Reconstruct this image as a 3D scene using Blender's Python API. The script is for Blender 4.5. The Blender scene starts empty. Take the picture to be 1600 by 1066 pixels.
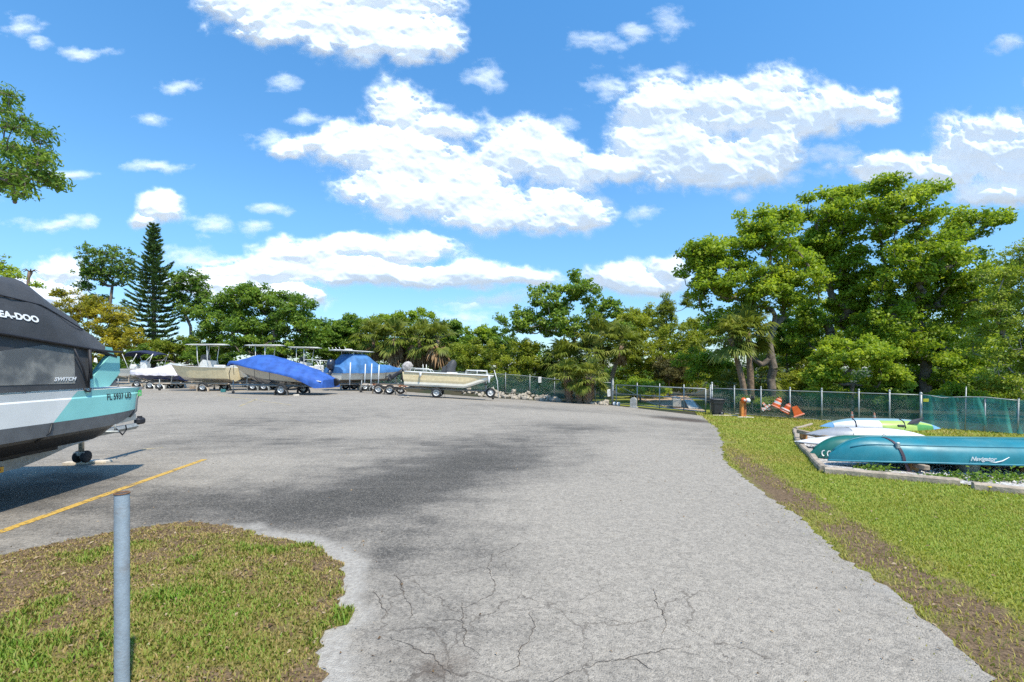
import bpy, bmesh, math, random
import numpy as np
from mathutils import Vector, Matrix
from mathutils.geometry import delaunay_2d_cdt

SC = bpy.context.scene
COL = SC.collection
R = math.radians
F, HZ, CX, HCAM = 720.0, 574.0, 800.0, 1.6     # focal length in photo pixels, horizon row, centre column, eye height

# ------------------------------------------------------------------ camera
cam = bpy.data.cameras.new('camera')
cam.sensor_width = 36.0
cam.lens = F / 1600.0 * 36.0
cam.shift_y = (HZ - 533.0) / 1600.0
cam.clip_end = 5000.0
cam.clip_start = 0.05
camo = bpy.data.objects.new('camera', cam)
COL.objects.link(camo)
camo.location = (0, 0, HCAM)
camo.rotation_euler = (R(90), 0, 0)
SC.camera = camo

# ------------------------------------------------------------------ sun, exposure
SUN_EL = R(60)
sxy = Vector((0.60, -0.80)).normalized()
SUN = Vector((sxy.x * math.cos(SUN_EL), sxy.y * math.cos(SUN_EL), math.sin(SUN_EL)))
sl = bpy.data.lights.new('sun', 'SUN')
sl.energy = 4.2
sl.angle = R(1.2)
sl.color = (1.0, 0.93, 0.79)
so = bpy.data.objects.new('sun', sl)
COL.objects.link(so)
so.rotation_euler = SUN.to_track_quat('Z', 'Y').to_euler()
SC.view_settings.view_transform = 'Standard'
SC.view_settings.look = 'None'
SC.view_settings.exposure = 0.46
SC.view_settings.gamma = 1.0
SC.cycles.max_bounces = 10
SC.cycles.diffuse_bounces = 6
SC.cycles.glossy_bounces = 3
SC.cycles.transmission_bounces = 6
SC.cycles.transparent_max_bounces = 16
SC.cycles.use_denoising = False
SC.cycles.caustics_reflective = False
SC.cycles.caustics_refractive = False

# ------------------------------------------------------------------ world: Nishita sky with cumulus clouds, laid out by direction
class NB:
    """tiny helper to write node trees"""
    def __init__(s, tree):
        s.t = tree
    def n(s, typ, **kw):
        nd = s.t.nodes.new(typ)
        for k, v in kw.items():
            setattr(nd, k, v)
        return nd
    def put(s, nd, i, v):
        if v is None:
            return
        if isinstance(v, bpy.types.NodeSocket):
            s.t.links.new(v, nd.inputs[i])
        else:
            nd.inputs[i].default_value = v
    def m(s, op, a, b=None, c=None, clamp=False):
        nd = s.n('ShaderNodeMath', operation=op, use_clamp=clamp)
        s.put(nd, 0, a); s.put(nd, 1, b); s.put(nd, 2, c)
        return nd.outputs[0]
    def v(s, op, a, b=None, c=None):
        nd = s.n('ShaderNodeVectorMath', operation=op)
        s.put(nd, 0, a); s.put(nd, 1, b)
        if c is not None:
            s.put(nd, 2, c)
        return nd.outputs['Value'] if op in ('LENGTH', 'DOT_PRODUCT', 'DISTANCE') else nd.outputs['Vector']
    def mix(s, f, a, b, blend='MIX'):
        nd = s.n('ShaderNodeMix', data_type='RGBA', blend_type=blend)
        s.put(nd, 0, f); s.put(nd, 6, a); s.put(nd, 7, b)
        return nd.outputs[2]
    def noise(s, vec, scale, detail=4, rough=0.55, dist=0.0):
        nd = s.n('ShaderNodeTexNoise')
        s.put(nd, 'Vector', vec); s.put(nd, 'Scale', scale); s.put(nd, 'Detail', detail)
        s.put(nd, 'Roughness', rough); s.put(nd, 'Distortion', dist)
        return nd
    def ss(s, x, lo, hi, a=0.0, b=1.0, typ='SMOOTHSTEP'):
        nd = s.n('ShaderNodeMapRange', interpolation_type=typ)
        s.put(nd, 0, x); s.put(nd, 1, lo); s.put(nd, 2, hi); s.put(nd, 3, a); s.put(nd, 4, b)
        return nd.outputs[0]
    def ramp(s, f, stops):
        nd = s.n('ShaderNodeValToRGB')
        s.put(nd, 0, f)
        e = nd.color_ramp.elements
        while len(e) < len(stops):
            e.new(0.5)
        for k, (p, c) in enumerate(stops):
            e[k].position = p
            e[k].color = (*c, 1) if len(c) == 3 else c
        return nd.outputs[0]

# clouds: (column, row, half width, half height) where each heap stands in the photograph, turned into directions
CLOUDS = [
    (470, 18, 120, 46), (570, 45, 110, 48), (650, 60, 70, 38), (560, 0, 140, 40), (380, 8, 60, 26),
    (618, 172, 52, 34), (560, 232, 66, 34), (640, 250, 84, 50), (620, 300, 84, 38), (720, 300, 100, 50), (790, 330, 104, 34),
    (810, 238, 62, 44), (880, 262, 56, 42), (935, 262, 34, 20), (890, 335, 78, 26), (690, 200, 60, 20), (450, 234, 34, 14), (500, 225, 30, 12),
    (1020, 175, 62, 48), (1040, 232, 88, 52), (1110, 262, 90, 36), (1190, 240, 66, 44), (1130, 170, 70, 44), (1210, 165, 78, 48), (1290, 175, 80, 34), (1365, 170, 40, 24), (975, 262, 34, 20),
    (1545, 232, 72, 46), (1600, 260, 90, 60), (1480, 268, 80, 22), (1380, 262, 70, 20), (1560, 300, 80, 24),
    (470, 405, 64, 26), (560, 385, 72, 18), (640, 390, 70, 22), (440, 430, 80, 24), (560, 425, 90, 26), (690, 430, 100, 17), (800, 438, 70, 14), (350, 445, 90, 30), (440, 465, 70, 18),
    (995, 440, 66, 24), (1040, 425, 30, 22), (245, 325, 40, 24), (222, 350, 26, 14), (100, 425, 40, 26), (70, 470, 70, 30),
    (-90, 300, 80, 30), (1720, 120, 90, 40),
]
WISPS = [(135, 86, 40, 9), (235, 258, 60, 8), (100, 270, 46, 7), (395, 355, 30, 11), (320, 350, 34, 12), (420, 330, 34, 7), (1565, 68, 30, 14), (940, 64, 40, 13), (1045, 38, 30, 17),
         (995, 50, 28, 12), (1000, 330, 24, 14), (80, 350, 60, 9), (240, 184, 26, 8), (290, 135, 30, 8), (490, 185, 26, 10), (820, 190, 50, 8), (870, 200, 26, 16), (1010, 125, 30, 12), (1060, 120, 26, 14), (770, 470, 80, 10), (950, 134, 34, 20), (965, 126, 18, 14), (757, 120, 30, 18), (748, 128, 26, 10), (452, 132, 26, 12), (725, 492, 46, 11), (28, 40, 36, 15), (60, 66, 20, 8), (1154, 308, 20, 10), (1030, 120, 30, 10), (130, 355, 20, 9), (95, 350, 20, 7), (680, 170, 26, 9), (300, 400, 50, 14), (330, 405, 60, 10), (1300, 240, 60, 14), (1240, 275, 50, 12), (430, 215, 40, 10)]

world = bpy.data.worlds.new('World')
SC.world = world
world.use_nodes = True
wt = world.node_tree
wt.nodes.clear()
W = NB(wt)

def build_world():
    tc = W.n('ShaderNodeTexCoord')
    sep = W.n('ShaderNodeSeparateXYZ'); W.put(sep, 0, tc.outputs['Generated'])
    z = sep.outputs[2]
    sky = W.n('ShaderNodeTexSky', sky_type='NISHITA')
    sky.sun_disc = False
    sky.sun_elevation = SUN_EL
    sky.sun_rotation = math.atan2(SUN.x, SUN.y)
    sky.altitude = 0.0
    sky.air_density = 1.0
    sky.dust_density = 0.3
    sky.ozone_density = 1.5
    hsv = W.n('ShaderNodeHueSaturation')
    W.put(hsv, 'Saturation', 1.08); W.put(hsv, 'Value', 1.50); W.put(hsv, 'Color', sky.outputs[0])
    tint = W.mix(1.0, hsv.outputs[0], W.ramp(z, [(0.0, (0.60, 0.72, 0.95)), (0.10, (0.62, 0.82, 1.0)), (0.30, (0.74, 1.10, 1.24)), (0.62, (0.68, 1.24, 1.46))]), 'MULTIPLY')
    bg = W.n('ShaderNodeBackground'); W.put(bg, 'Color', tint); W.put(bg, 'Strength', 0.095)
    out = W.n('ShaderNodeOutputWorld')
    wt.links.new(bg.outputs[0], out.inputs[0])
build_world()
world.cycles.sampling_method = 'MANUAL'
world.cycles.sample_map_resolution = 512

# ------------------------------------------------------------------ ground height and pixel helpers
def S01(t):
    t = np.clip(t, 0, 1)
    return t * t * (3 - 2 * t)
def gz(x, y):
    x = np.asarray(x, float); y = np.asarray(y, float)
    q = 0.7 * x + 0.5 * y
    yf = np.interp(x, [-60, -30, -14, -6, -0.5, 3.2, 6.8], [46, 43, 40.6, 38, 36.2, 34.6, 31.1])   # the far fence runs along a low bank
    return -0.95 * S01((q - 6.0) / 15.0) + 0.5 * S01((5.5 - x) / 6.0) * S01((y - (yf - 0.75)) / 1.1)
def gzf(x, y):
    return float(gz(x, y))
def P(px, py, D):
    """world point seen at photo pixel (px, py) at distance D along the view"""
    return Vector(((px - CX) / F * D, D, HCAM - (py - HZ) / F * D))
def G(px, py):
    """ground point seen at photo pixel (px, py)"""
    lo, D = 0.5, 0.5
    while D < 90:
        p = P(px, py, D)
        if p.z < gzf(p.x, p.y):
            break
        lo = D
        D += 0.25
    hi = D
    for _ in range(30):
        mid = (lo + hi) / 2
        p = P(px, py, mid)
        if p.z < gzf(p.x, p.y):
            hi = mid
        else:
            lo = mid
    return P(px, py, hi)

# ------------------------------------------------------------------ value noise for masks
_rng0 = np.random.default_rng(7)
_T = _rng0.random((256, 256))
def vnoise(x, y, scale, octs=3):
    x = np.asarray(x, float) * scale; y = np.asarray(y, float) * scale
    s, a, tot = 0.0, 1.0, 0.0
    for o in range(octs):
        xi = np.floor(x).astype(int); yi = np.floor(y).astype(int)
        fx = x - xi; fy = y - yi
        fx = fx * fx * (3 - 2 * fx); fy = fy * fy * (3 - 2 * fy)
        v00 = _T[xi % 256, yi % 256]; v10 = _T[(xi + 1) % 256, yi % 256]
        v01 = _T[xi % 256, (yi + 1) % 256]; v11 = _T[(xi + 1) % 256, (yi + 1) % 256]
        s = s + a * ((v00 * (1 - fx) + v10 * fx) * (1 - fy) + (v01 * (1 - fx) + v11 * fx) * fy)
        tot += a; a *= 0.5
        x = x * 2.03 + 17.3; y = y * 2.03 + 5.1
    return s / tot

# ------------------------------------------------------------------ mesh helpers
def link(o, parent=None):
    COL.objects.link(o)
    if parent is not None:
        o.parent = parent
    return o
def tag(o, label=None, cat=None, group=None, kind=None):
    if label: o['label'] = label
    if cat: o['category'] = cat
    if group: o['group'] = group
    if kind: o['kind'] = kind
    return o
def thing(name, label, cat, loc=(0, 0, 0), rz=0.0, group=None):
    o = bpy.data.objects.new(name, None)
    o.empty_display_size = 0.2
    COL.objects.link(o)
    o.location = loc
    o.rotation_euler = (0, 0, rz)
    return tag(o, label, cat, group)
def mesh_np(name, V, faces, mat, parent=None, smooth=False, attrs=None, mats=None, fmat=None):
    """faces: int array (n,3) or (n,4)"""
    V = np.asarray(V, np.float32); faces = np.asarray(faces, np.int32)
    me = bpy.data.meshes.new(name)
    nf, k = faces.shape
    me.vertices.add(len(V)); me.vertices.foreach_set('co', V.ravel())
    me.loops.add(nf * k); me.loops.foreach_set('vertex_index', faces.ravel())
    me.polygons.add(nf)
    me.polygons.foreach_set('loop_start', np.arange(0, nf * k, k, dtype=np.int32))
    me.polygons.foreach_set('loop_total', np.full(nf, k, np.int32))
    if smooth:
        me.polygons.foreach_set('use_smooth', np.ones(nf, bool))
    for mm in (mats or [mat]):
        me.materials.append(mm)
    if fmat is not None:
        me.polygons.foreach_set('material_index', np.asarray(fmat, np.int32))
    me.update(calc_edges=True)
    for an, av in (attrs or {}).items():
        at = me.attributes.new(an, 'FLOAT', 'POINT')
        at.data.foreach_set('value', np.asarray(av, np.float32))
    return link(bpy.data.objects.new(name, me), parent)

class MB:
    """collects shapes into one mesh"""
    def __init__(s):
        s.v = []; s.f = []; s.fm = []; s.mi = 0; s.sm = []
    def add(s, vs, fs, smooth=False, M=None):
        o = len(s.v)
        for p in vs:
            p = Vector(p)
            s.v.append(M @ p if M is not None else p)
        for f in fs:
            s.f.append([i + o for i in f]); s.fm.append(s.mi); s.sm.append(smooth)
        return s
    def box(s, c, size, M=None, bev=0.0, rz=0.0):
        x, y, z = size[0] / 2, size[1] / 2, size[2] / 2
        if bev <= 0:
            vs = [(sx * x, sy * y, sz * z) for sx in (-1, 1) for sy in (-1, 1) for sz in (-1, 1)]
            fs = [(0, 1, 3, 2), (4, 6, 7, 5), (0, 4, 5, 1), (2, 3, 7, 6), (0, 2, 6, 4), (1, 5, 7, 3)]
        else:
            b = min(bev, x * .9, y * .9, z * .9)
            vs = []; fs = []
            ring = lambda z_, i: [(-x + i, -y, z_), (x - i, -y, z_), (x, -y + i, z_), (x, y - i, z_), (x - i, y, z_), (-x + i, y, z_), (-x, y - i, z_), (-x, -y + i, z_)]
            def inner(z_):
                return [(-x + b, -y + b, z_), (x - b, -y + b, z_), (x - b, -y + b, z_), (x - b, y - b, z_), (x - b, y - b, z_), (-x + b, y - b, z_), (-x + b, y - b, z_), (-x + b, -y + b, z_)]
            r0 = inner(-z); r1 = ring(-z + b, b); r2 = ring(z - b, b); r3 = inner(z)
            vs = r0 + r1 + r2 + r3
            for a in range(3):
                for i in range(8):
                    j = (i + 1) % 8
                    fs.append((a * 8 + i, a * 8 + j, a * 8 + 8 + j, a * 8 + 8 + i))
            fs.append(tuple(range(7, -1, -1))); fs.append(tuple(range(24, 32)))
        T = Matrix.Translation(Vector(c)) @ Matrix.Rotation(rz, 4, 'Z')
        if M is not None:
            T = M @ T
        return s.add(vs, fs, False, T)
    def tube(s, pts, r, n=8, cap=True, smooth=True, M=None, up=None):
        pts = [Vector(p) for p in pts]
        rs = r if isinstance(r, (list, tuple, np.ndarray)) else [r] * len(pts)
        vs = []; fs = []
        prev = None
        for i, p in enumerate(pts):
            a = pts[max(i - 1, 0)]; b = pts[min(i + 1, len(pts) - 1)]
            t = (b - a)
            t = t.normalized() if t.length > 1e-9 else Vector((0, 0, 1))
            if prev is None:
                ref = Vector((0, 0, 1)) if abs(t.z) < 0.9 else Vector((1, 0, 0))
                u = t.cross(ref).normalized()
            else:
                u = prev - t * prev.dot(t)
                u = u.normalized() if u.length > 1e-6 else t.orthogonal().normalized()
            prev = u
            w = t.cross(u)
            for k in range(n):
                an = 2 * math.pi * k / n
                vs.append(p + (u * math.cos(an) + w * math.sin(an)) * rs[i])
        for i in range(len(pts) - 1):
            for k in range(n):
                j = (k + 1) % n
                fs.append((i * n + k, i * n + j, (i + 1) * n + j, (i + 1) * n + k))
        if cap:
            fs.append(tuple(range(n - 1, -1, -1)))
            fs.append(tuple(range((len(pts) - 1) * n, len(pts) * n)))
        return s.add(vs, fs, smooth, M)
    def lathe(s, prof, n=20, M=None, smooth=True, cap=False):
        """prof: (radius, z) revolved about local Z"""
        vs = []; fs = []
        for (r, z) in prof:
            for k in range(n):
                an = 2 * math.pi * k / n
                vs.append((r * math.cos(an), r * math.sin(an), z))
        for i in range(len(prof) - 1):
            for k in range(n):
                j = (k + 1) % n
                fs.append((i * n + k, i * n + j, (i + 1) * n + j, (i + 1) * n + k))
        if cap:
            fs.append(tuple(range(n - 1, -1, -1)))
            fs.append(tuple(range((len(prof) - 1) * n, len(prof) * n)))
        return s.add(vs, fs, smooth, M)
    def loft(s, secs, closed=False, smooth=True, M=None, caps=False):
        n = len(secs[0]); vs = [p for sec in secs for p in sec]; fs = []
        for i in range(len(secs) - 1):
            for k in range(n if closed else n - 1):
                j = (k + 1) % n
                fs.append((i * n + k, i * n + j, (i + 1) * n + j, (i + 1) * n + k))
        if caps:
            fs.append(tuple(range(n - 1, -1, -1))); fs.append(tuple(range((len(secs) - 1) * n, len(secs) * n)))
        return s.add(vs, fs, smooth, M)
    def prism(s, poly, vec, M=None):
        """polygon (3d points) pushed along vec"""
        n = len(poly); vec = Vector(vec)
        vs = [Vector(p) for p in poly] + [Vector(p) + vec for p in poly]
        fs = [tuple(range(n - 1, -1, -1)), tuple(range(n, 2 * n))]
        for i in range(n):
            j = (i + 1) % n
            fs.append((i, j, n + j, n + i))
        return s.add(vs, fs, False, M)
    def build(s, name, mat, parent=None, recalc=True):
        me = bpy.data.meshes.new(name)
        me.from_pydata([tuple(p) for p in s.v], [], s.f)
        for m in (mat if isinstance(mat, (list, tuple)) else [mat]):
            me.materials.append(m)
        me.polygons.foreach_set('material_index', s.fm)
        me.polygons.foreach_set('use_smooth', s.sm)
        if recalc:
            bm = bmesh.new(); bm.from_mesh(me)
            bmesh.ops.remove_doubles(bm, verts=bm.verts, dist=1e-5)
            bmesh.ops.recalc_face_normals(bm, faces=bm.faces)
            bm.to_mesh(me); bm.free()
        me.update()
        return link(bpy.data.objects.new(name, me), parent)

def text(body, mat, parent, loc, rot, size, extrude=0.001, shear=0.0, spacing=1.0, align='LEFT', scale=(1, 1, 1), offset=0.0):
    cu = bpy.data.curves.new('lettering', 'FONT')
    cu.body = body; cu.size = size; cu.extrude = extrude; cu.shear = shear
    cu.space_character = spacing; cu.align_x = align; cu.offset = offset
    cu.materials.append(mat)
    tmp = bpy.data.objects.new('lettering_curve', cu); COL.objects.link(tmp)
    me = bpy.data.meshes.new_from_object(tmp.evaluated_get(bpy.context.evaluated_depsgraph_get()))
    bpy.data.objects.remove(tmp); bpy.data.curves.remove(cu)
    me.name = 'lettering'
    o = link(bpy.data.objects.new('lettering', me), parent)
    o.location = loc; o.rotation_euler = rot; o.scale = scale
    return o
def copy_tree(o, parent=None):
    c = o.copy()
    COL.objects.link(c)
    c.parent = parent
    for ch in [k for k in o.children]:
        copy_tree(ch, c)
    return c

# ------------------------------------------------------------------ materials
MATS = {}
def pmat(name, col, rough=0.6, metal=0.0, var=0.12, scale=6.0, bump=0.0, bscale=40.0, coat=0.0, dirt=None, dirt_amt=0.4, spec=0.5, alpha=1.0, coords='Object', transl=0.0):
    if name in MATS:
        return MATS[name]
    m = bpy.data.materials.new(name)
    m.use_nodes = True
    t = m.node_tree; t.nodes.clear(); b = NB(t)
    bs = b.n('ShaderNodeBsdfPrincipled'); out = b.n('ShaderNodeOutputMaterial')
    tc = b.n('ShaderNodeTexCoord').outputs[coords]
    c4 = (*col, 1)
    colr = c4
    if var > 0:
        n = b.noise(tc, scale, 5, 0.6).outputs['Fac']
        lo = tuple(c * (1 - var) for c in col) + (1,)
        hi = tuple(min(1, c * (1 + var)) for c in col) + (1,)
        colr = b.mix(b.ss(n, 0.3, 0.7), lo, hi)
    if dirt is not None:
        n2 = b.noise(tc, scale * 0.6, 7, 0.68).outputs['Fac']
        colr = b.mix(b.m('MULTIPLY', b.ss(n2, 0.48, 0.72), dirt_amt), colr, (*dirt, 1))
    b.put(bs, 'Base Color', colr); b.put(bs, 'Metallic', metal)
    nr = b.noise(tc, scale * 2.3, 3).outputs['Fac']
    b.put(bs, 'Roughness', b.ss(nr, 0.2, 0.8, max(0.02, rough - 0.1), min(1, rough + 0.1), 'LINEAR'))
    b.put(bs, 'Specular IOR Level', spec)
    b.put(bs, 'Coat Weight', coat)
    if alpha < 1:
        b.put(bs, 'Alpha', alpha)
    if bump > 0:
        bn = b.n('ShaderNodeBump'); b.put(bn, 'Strength', bump); b.put(bn, 'Distance', 0.02)
        b.put(bn, 'Height', b.noise(tc, bscale, 4).outputs['Fac'])
        t.links.new(bn.outputs[0], bs.inputs['Normal'])
    sh = bs.outputs[0]
    if transl > 0:
        tr = b.n('ShaderNodeBsdfTranslucent'); b.put(tr, 0, colr)
        mx = b.n('ShaderNodeMixShader'); b.put(mx, 0, transl)
        t.links.new(sh, mx.inputs[1]); t.links.new(tr.outputs[0], mx.inputs[2])
        sh = mx.outputs[0]
    t.links.new(sh, out.inputs[0])
    MATS[name] = m
    return m

def leafmat(name, dark, mid, light, transl=0.35, rough=0.5):
    """leaf colour from the per-leaf 'tint' attribute"""
    if name in MATS:
        return MATS[name]
    m = bpy.data.materials.new(name); m.use_nodes = True
    t = m.node_tree; t.nodes.clear(); b = NB(t)
    at = b.n('ShaderNodeAttribute', attribute_name='tint')
    col = b.ramp(at.outputs['Fac'], [(0.0, dark), (0.5, mid), (1.0, light)])
    bs = b.n('ShaderNodeBsdfPrincipled'); b.put(bs, 'Base Color', col); b.put(bs, 'Roughness', rough); b.put(bs, 'Specular IOR Level', 0.3)
    tr = b.n('ShaderNodeBsdfTranslucent')
    b.put(tr, 0, b.mix(1.0, col, (1.0, 1.0, 0.55, 1), 'MULTIPLY'))
    mx = b.n('ShaderNodeMixShader'); b.put(mx, 0, transl)
    t.links.new(bs.outputs[0], mx.inputs[1]); t.links.new(tr.outputs[0], mx.inputs[2])
    out = b.n('ShaderNodeOutputMaterial'); t.links.new(mx.outputs[0], out.inputs[0])
    MATS[name] = m
    return m
# ------------------------------------------------------------------ clouds: white billowing relief far away, lit by the sun plus an even added glow
def _perm(seed):
    rg = np.random.default_rng(seed)
    p = rg.permutation(256); return np.concatenate([p, p]), rg.random(256) * 2 * np.pi
def perlin(x, y, seed=0):
    p, ang = _perm(seed)
    xi = np.floor(x).astype(int); yi = np.floor(y).astype(int)
    fx, fy = x - xi, y - yi
    u = fx * fx * fx * (fx * (fx * 6 - 15) + 10); v = fy * fy * fy * (fy * (fy * 6 - 15) + 10)
    xi &= 255; yi &= 255
    def gr(ix, iy, dx, dy):
        a = ang[p[(p[ix & 255] + iy) & 255]]
        return np.cos(a) * dx + np.sin(a) * dy
    a = gr(xi, yi, fx, fy); b = gr(xi + 1, yi, fx - 1, fy); c = gr(xi, yi + 1, fx, fy - 1); d = gr(xi + 1, yi + 1, fx - 1, fy - 1)
    return (a * (1 - u) + b * u) * (1 - v) + (c * (1 - u) + d * u) * v
def fbm(x, y, octs, seed=0, gain=0.55, billow=False):
    s, a, t = 0.0, 1.0, 0.0
    for o in range(octs):
        n = perlin(x, y, seed + o)
        s = s + a * ((1 - 2.2 * np.abs(n)) if billow else n * 1.5)
        t += a; a *= gain
        x = x * 2.03 + 3.7; y = y * 2.03 + 9.1
    return s / t
def smin(a, b, k):
    h = np.clip(0.5 + 0.5 * (b - a) / k, 0, 1)
    return b * (1 - h) + a * h - k * h * (1 - h)
def cloud_relief():
    step = 1.7
    us = np.arange(-260, 1860, step); vs = np.arange(-190, 570, step)
    X, Y = np.meshgrid(us, vs)
    wx = fbm(X / 130, Y / 95, 4, 3) * 26; wy = fbm(X / 130 + 9, Y / 95 + 4, 4, 13) * 18
    Xw, Yw = X + wx, Y + wy
    d = np.full(X.shape, 9.0)
    for (cx, cy, rx, ry) in CLOUDS:
        # flatter below than above
        dy = np.where(Yw > cy, (Yw - cy) / (ry * 1.10), (Yw - cy) / (ry * 1.30))
        l = np.hypot((Xw - cx) / (rx * 1.12), dy)
        d = smin(d, l, 0.22)
    b1 = fbm(X / 42, Y / 34, 6, 31, 0.56, True)
    f1 = fbm(X / 60, Y / 45, 7, 51, 0.6)
    dens = 1.0 - d + 0.34 * (b1 - 0.25) + 0.62 * f1
    dw = np.full(X.shape, 9.0)
    for (cx, cy, rx, ry) in WISPS:
        dw = np.minimum(dw, np.hypot((Xw - cx) / (rx * 1.2), (Yw - cy) / (ry * 1.4)))
    fw = fbm(X / 46, Y / 22, 7, 71, 0.66)
    wisp = np.clip((1.0 - dw + 1.1 * fw) * 0.75, 0, 0.72)
    t = np.clip((dens + 0.08) / 0.62, 0, 1)
    alpha = (t * t * (3 - 2 * t)) ** 1.15
    alpha = np.maximum(alpha, wisp * (0.5 + 0.5 * S01c((1 - dw) + 0.5)))
    # relief: big heaps plus billows
    dd = np.clip(dens, 0, 1.3)
    bs = fbm(X / 46, Y / 38, 3, 31, 0.50, True); bl = fbm(X / 110, Y / 80, 2, 91, 0.5, True)
    ds = np.clip(1.0 - d + 0.22 * (bs - 0.25) + 0.18 * fbm(X / 70, Y / 55, 2, 51), 0, 1.3)
    h = 46 * np.sqrt(ds + 0.02) + (7.0 * bs + 24 * bl) * S01c(ds / 0.4)
    near = h * S01c(alpha)
    RAD = 1400.0
    ux, vz = (X - CX) / F, (HZ - Y) / F
    rr = RAD - near * (RAD / F) * 0.30
    dirs = np.stack([ux, np.ones_like(ux), vz], -1)
    dirs /= np.hypot(ux, 1.0)[..., None]          # every cloud stands upright at the same distance
    V = dirs * rr[..., None]
    V[..., 2] += HCAM
    ny, nx = X.shape
    idx = np.arange(nx * ny).reshape(ny, nx)
    q = np.stack([idx[:-1, :-1], idx[1:, :-1], idx[1:, 1:], idx[:-1, 1:]], -1)
    am = np.maximum.reduce([alpha[:-1, :-1], alpha[1:, :-1], alpha[1:, 1:], alpha[:-1, 1:]])
    q = q[am > 0.004]
    used = np.unique(q)
    remap = np.full(nx * ny, -1); remap[used] = np.arange(len(used))
    return V.reshape(-1, 3)[used], remap[q], alpha.ravel()[used]
def S01c(t):
    t = np.clip(t, 0, 1); return t * t * (3 - 2 * t)
def cloud_mat():
    m = bpy.data.materials.new('cumulus_white'); m.use_nodes = True
    t = m.node_tree; t.nodes.clear(); b = NB(t)
    al = b.n('ShaderNodeAttribute', attribute_name='cover').outputs['Fac']
    df = b.n('ShaderNodeBsdfDiffuse'); b.put(df, 0, (0.66, 0.67, 0.70, 1))
    tl = b.n('ShaderNodeBsdfTranslucent'); b.put(tl, 0, (0.86, 0.90, 0.96, 1))
    m0 = b.n('ShaderNodeMixShader'); b.put(m0, 0, 0.22); t.links.new(df.outputs[0], m0.inputs[1]); t.links.new(tl.outputs[0], m0.inputs[2])
    em = b.n('ShaderNodeEmission'); b.put(em, 0, (0.86, 0.93, 1.0, 1)); b.put(em, 1, 0.36)  # even glow added to stand in for light scattered inside the clouds
    mx0 = b.n('ShaderNodeAddShader')
    t.links.new(m0.outputs[0], mx0.inputs[0]); t.links.new(em.outputs[0], mx0.inputs[1])
    tr = b.n('ShaderNodeBsdfTransparent')
    mx = b.n('ShaderNodeMixShader'); b.put(mx, 0, al)
    t.links.new(tr.outputs[0], mx.inputs[1]); t.links.new(mx0.outputs[0], mx.inputs[2])
    out = b.n('ShaderNodeOutputMaterial'); t.links.new(mx.outputs[0], out.inputs[0])
    return m
_cv, _cf, _ca = cloud_relief()
tag(mesh_np('clouds', _cv, _cf, cloud_mat(), smooth=True, attrs={'cover': _ca}), 'white cumulus clouds drifting in the blue sky', kind='structure')
print('cloud quads', len(_cf))
# ------------------------------------------------------------------ ground sheets
rng = np.random.default_rng(11)
random.seed(5)

def xy(p):
    return (p.x, p.y)
EDGE_R = [G(*q) for q in [(1098, 650), (1118, 668), (1127, 690), (1130, 712), (1152, 738), (1205, 777), (1268, 829), (1330, 880), (1402, 932), (1478, 1000), (1540, 1066)]]
EDGE_R = [Vector((p.x, p.y, 0)) for p in EDGE_R] + [Vector((2.55, 1.2, 0)), Vector((2.9, -6.0, 0))]
ISLE_PX = [(-60, 888), (0, 872), (60, 853), (150, 835), (230, 821), (300, 814), (370, 823), (430, 839), (500, 862), (536, 885), (531, 920), (520, 943), (543, 966), (508, 986), (494, 1020), (503, 1066)]
ISLE = [G(*q) for q in ISLE_PX]
ISLE = [Vector((p.x, p.y, 0)) for p in ISLE] + [Vector((-0.95, 1.2, 0)), Vector((-1.2, -3.0, 0)), Vector((-7.0, -3.0, 0)), Vector((-6.5, 2.0, 0))]
LOT = EDGE_R + [Vector((-46, -6, 0)), Vector((-46, 46, 0)), Vector((-14, 39.8, 0)), Vector((-6, 37.2, 0)), Vector((-0.5, 35.4, 0)), Vector((3.2, 33.8, 0)), Vector((6.7, 30.6, 0))]

def densify(poly, step, jit, seed, closed=True):
    rg = np.random.default_rng(seed)
    out = []
    n = len(poly)
    for i in range(n if closed else n - 1):
        a, b = poly[i], poly[(i + 1) % n]
        L = (b - a).length
        k = max(1, int(L / step))
        nrm = Vector((-(b - a).y, (b - a).x, 0)).normalized()
        for j in range(k):
            t = j / k
            p = a.lerp(b, t)
            q = vnoise(p.x, p.y, 1.6, 3) - 0.5
            out.append(p + nrm * (jit * (rg.random() - 0.5) + jit * 3.0 * float(q)))
    if not closed:
        out.append(poly[-1])
    return out
def poly_dist(x, y, pts, closed=False):
    d = np.full(x.shape, 1e9)
    n = len(pts)
    for i in range(n if closed else n - 1):
        a = pts[i]; b = pts[(i + 1) % n]
        ax, ay, bx, by = a.x, a.y, b.x, b.y
        vx, vy = bx - ax, by - ay
        L2 = vx * vx + vy * vy + 1e-9
        t = np.clip(((x - ax) * vx + (y - ay) * vy) / L2, 0, 1)
        d = np.minimum(d, np.hypot(x - ax - t * vx, y - ay - t * vy))
    return d
def inside(x, y, pts):
    c = np.zeros(x.shape, bool)
    n = len(pts); j = n - 1
    for i in range(n):
        xi, yi, xj, yj = pts[i].x, pts[i].y, pts[j].x, pts[j].y
        m = ((yi > y) != (yj > y)) & (x < (xj - xi) * (y - yi) / (yj - yi + 1e-12) + xi)
        c ^= m
        j = i
    return c
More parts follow.
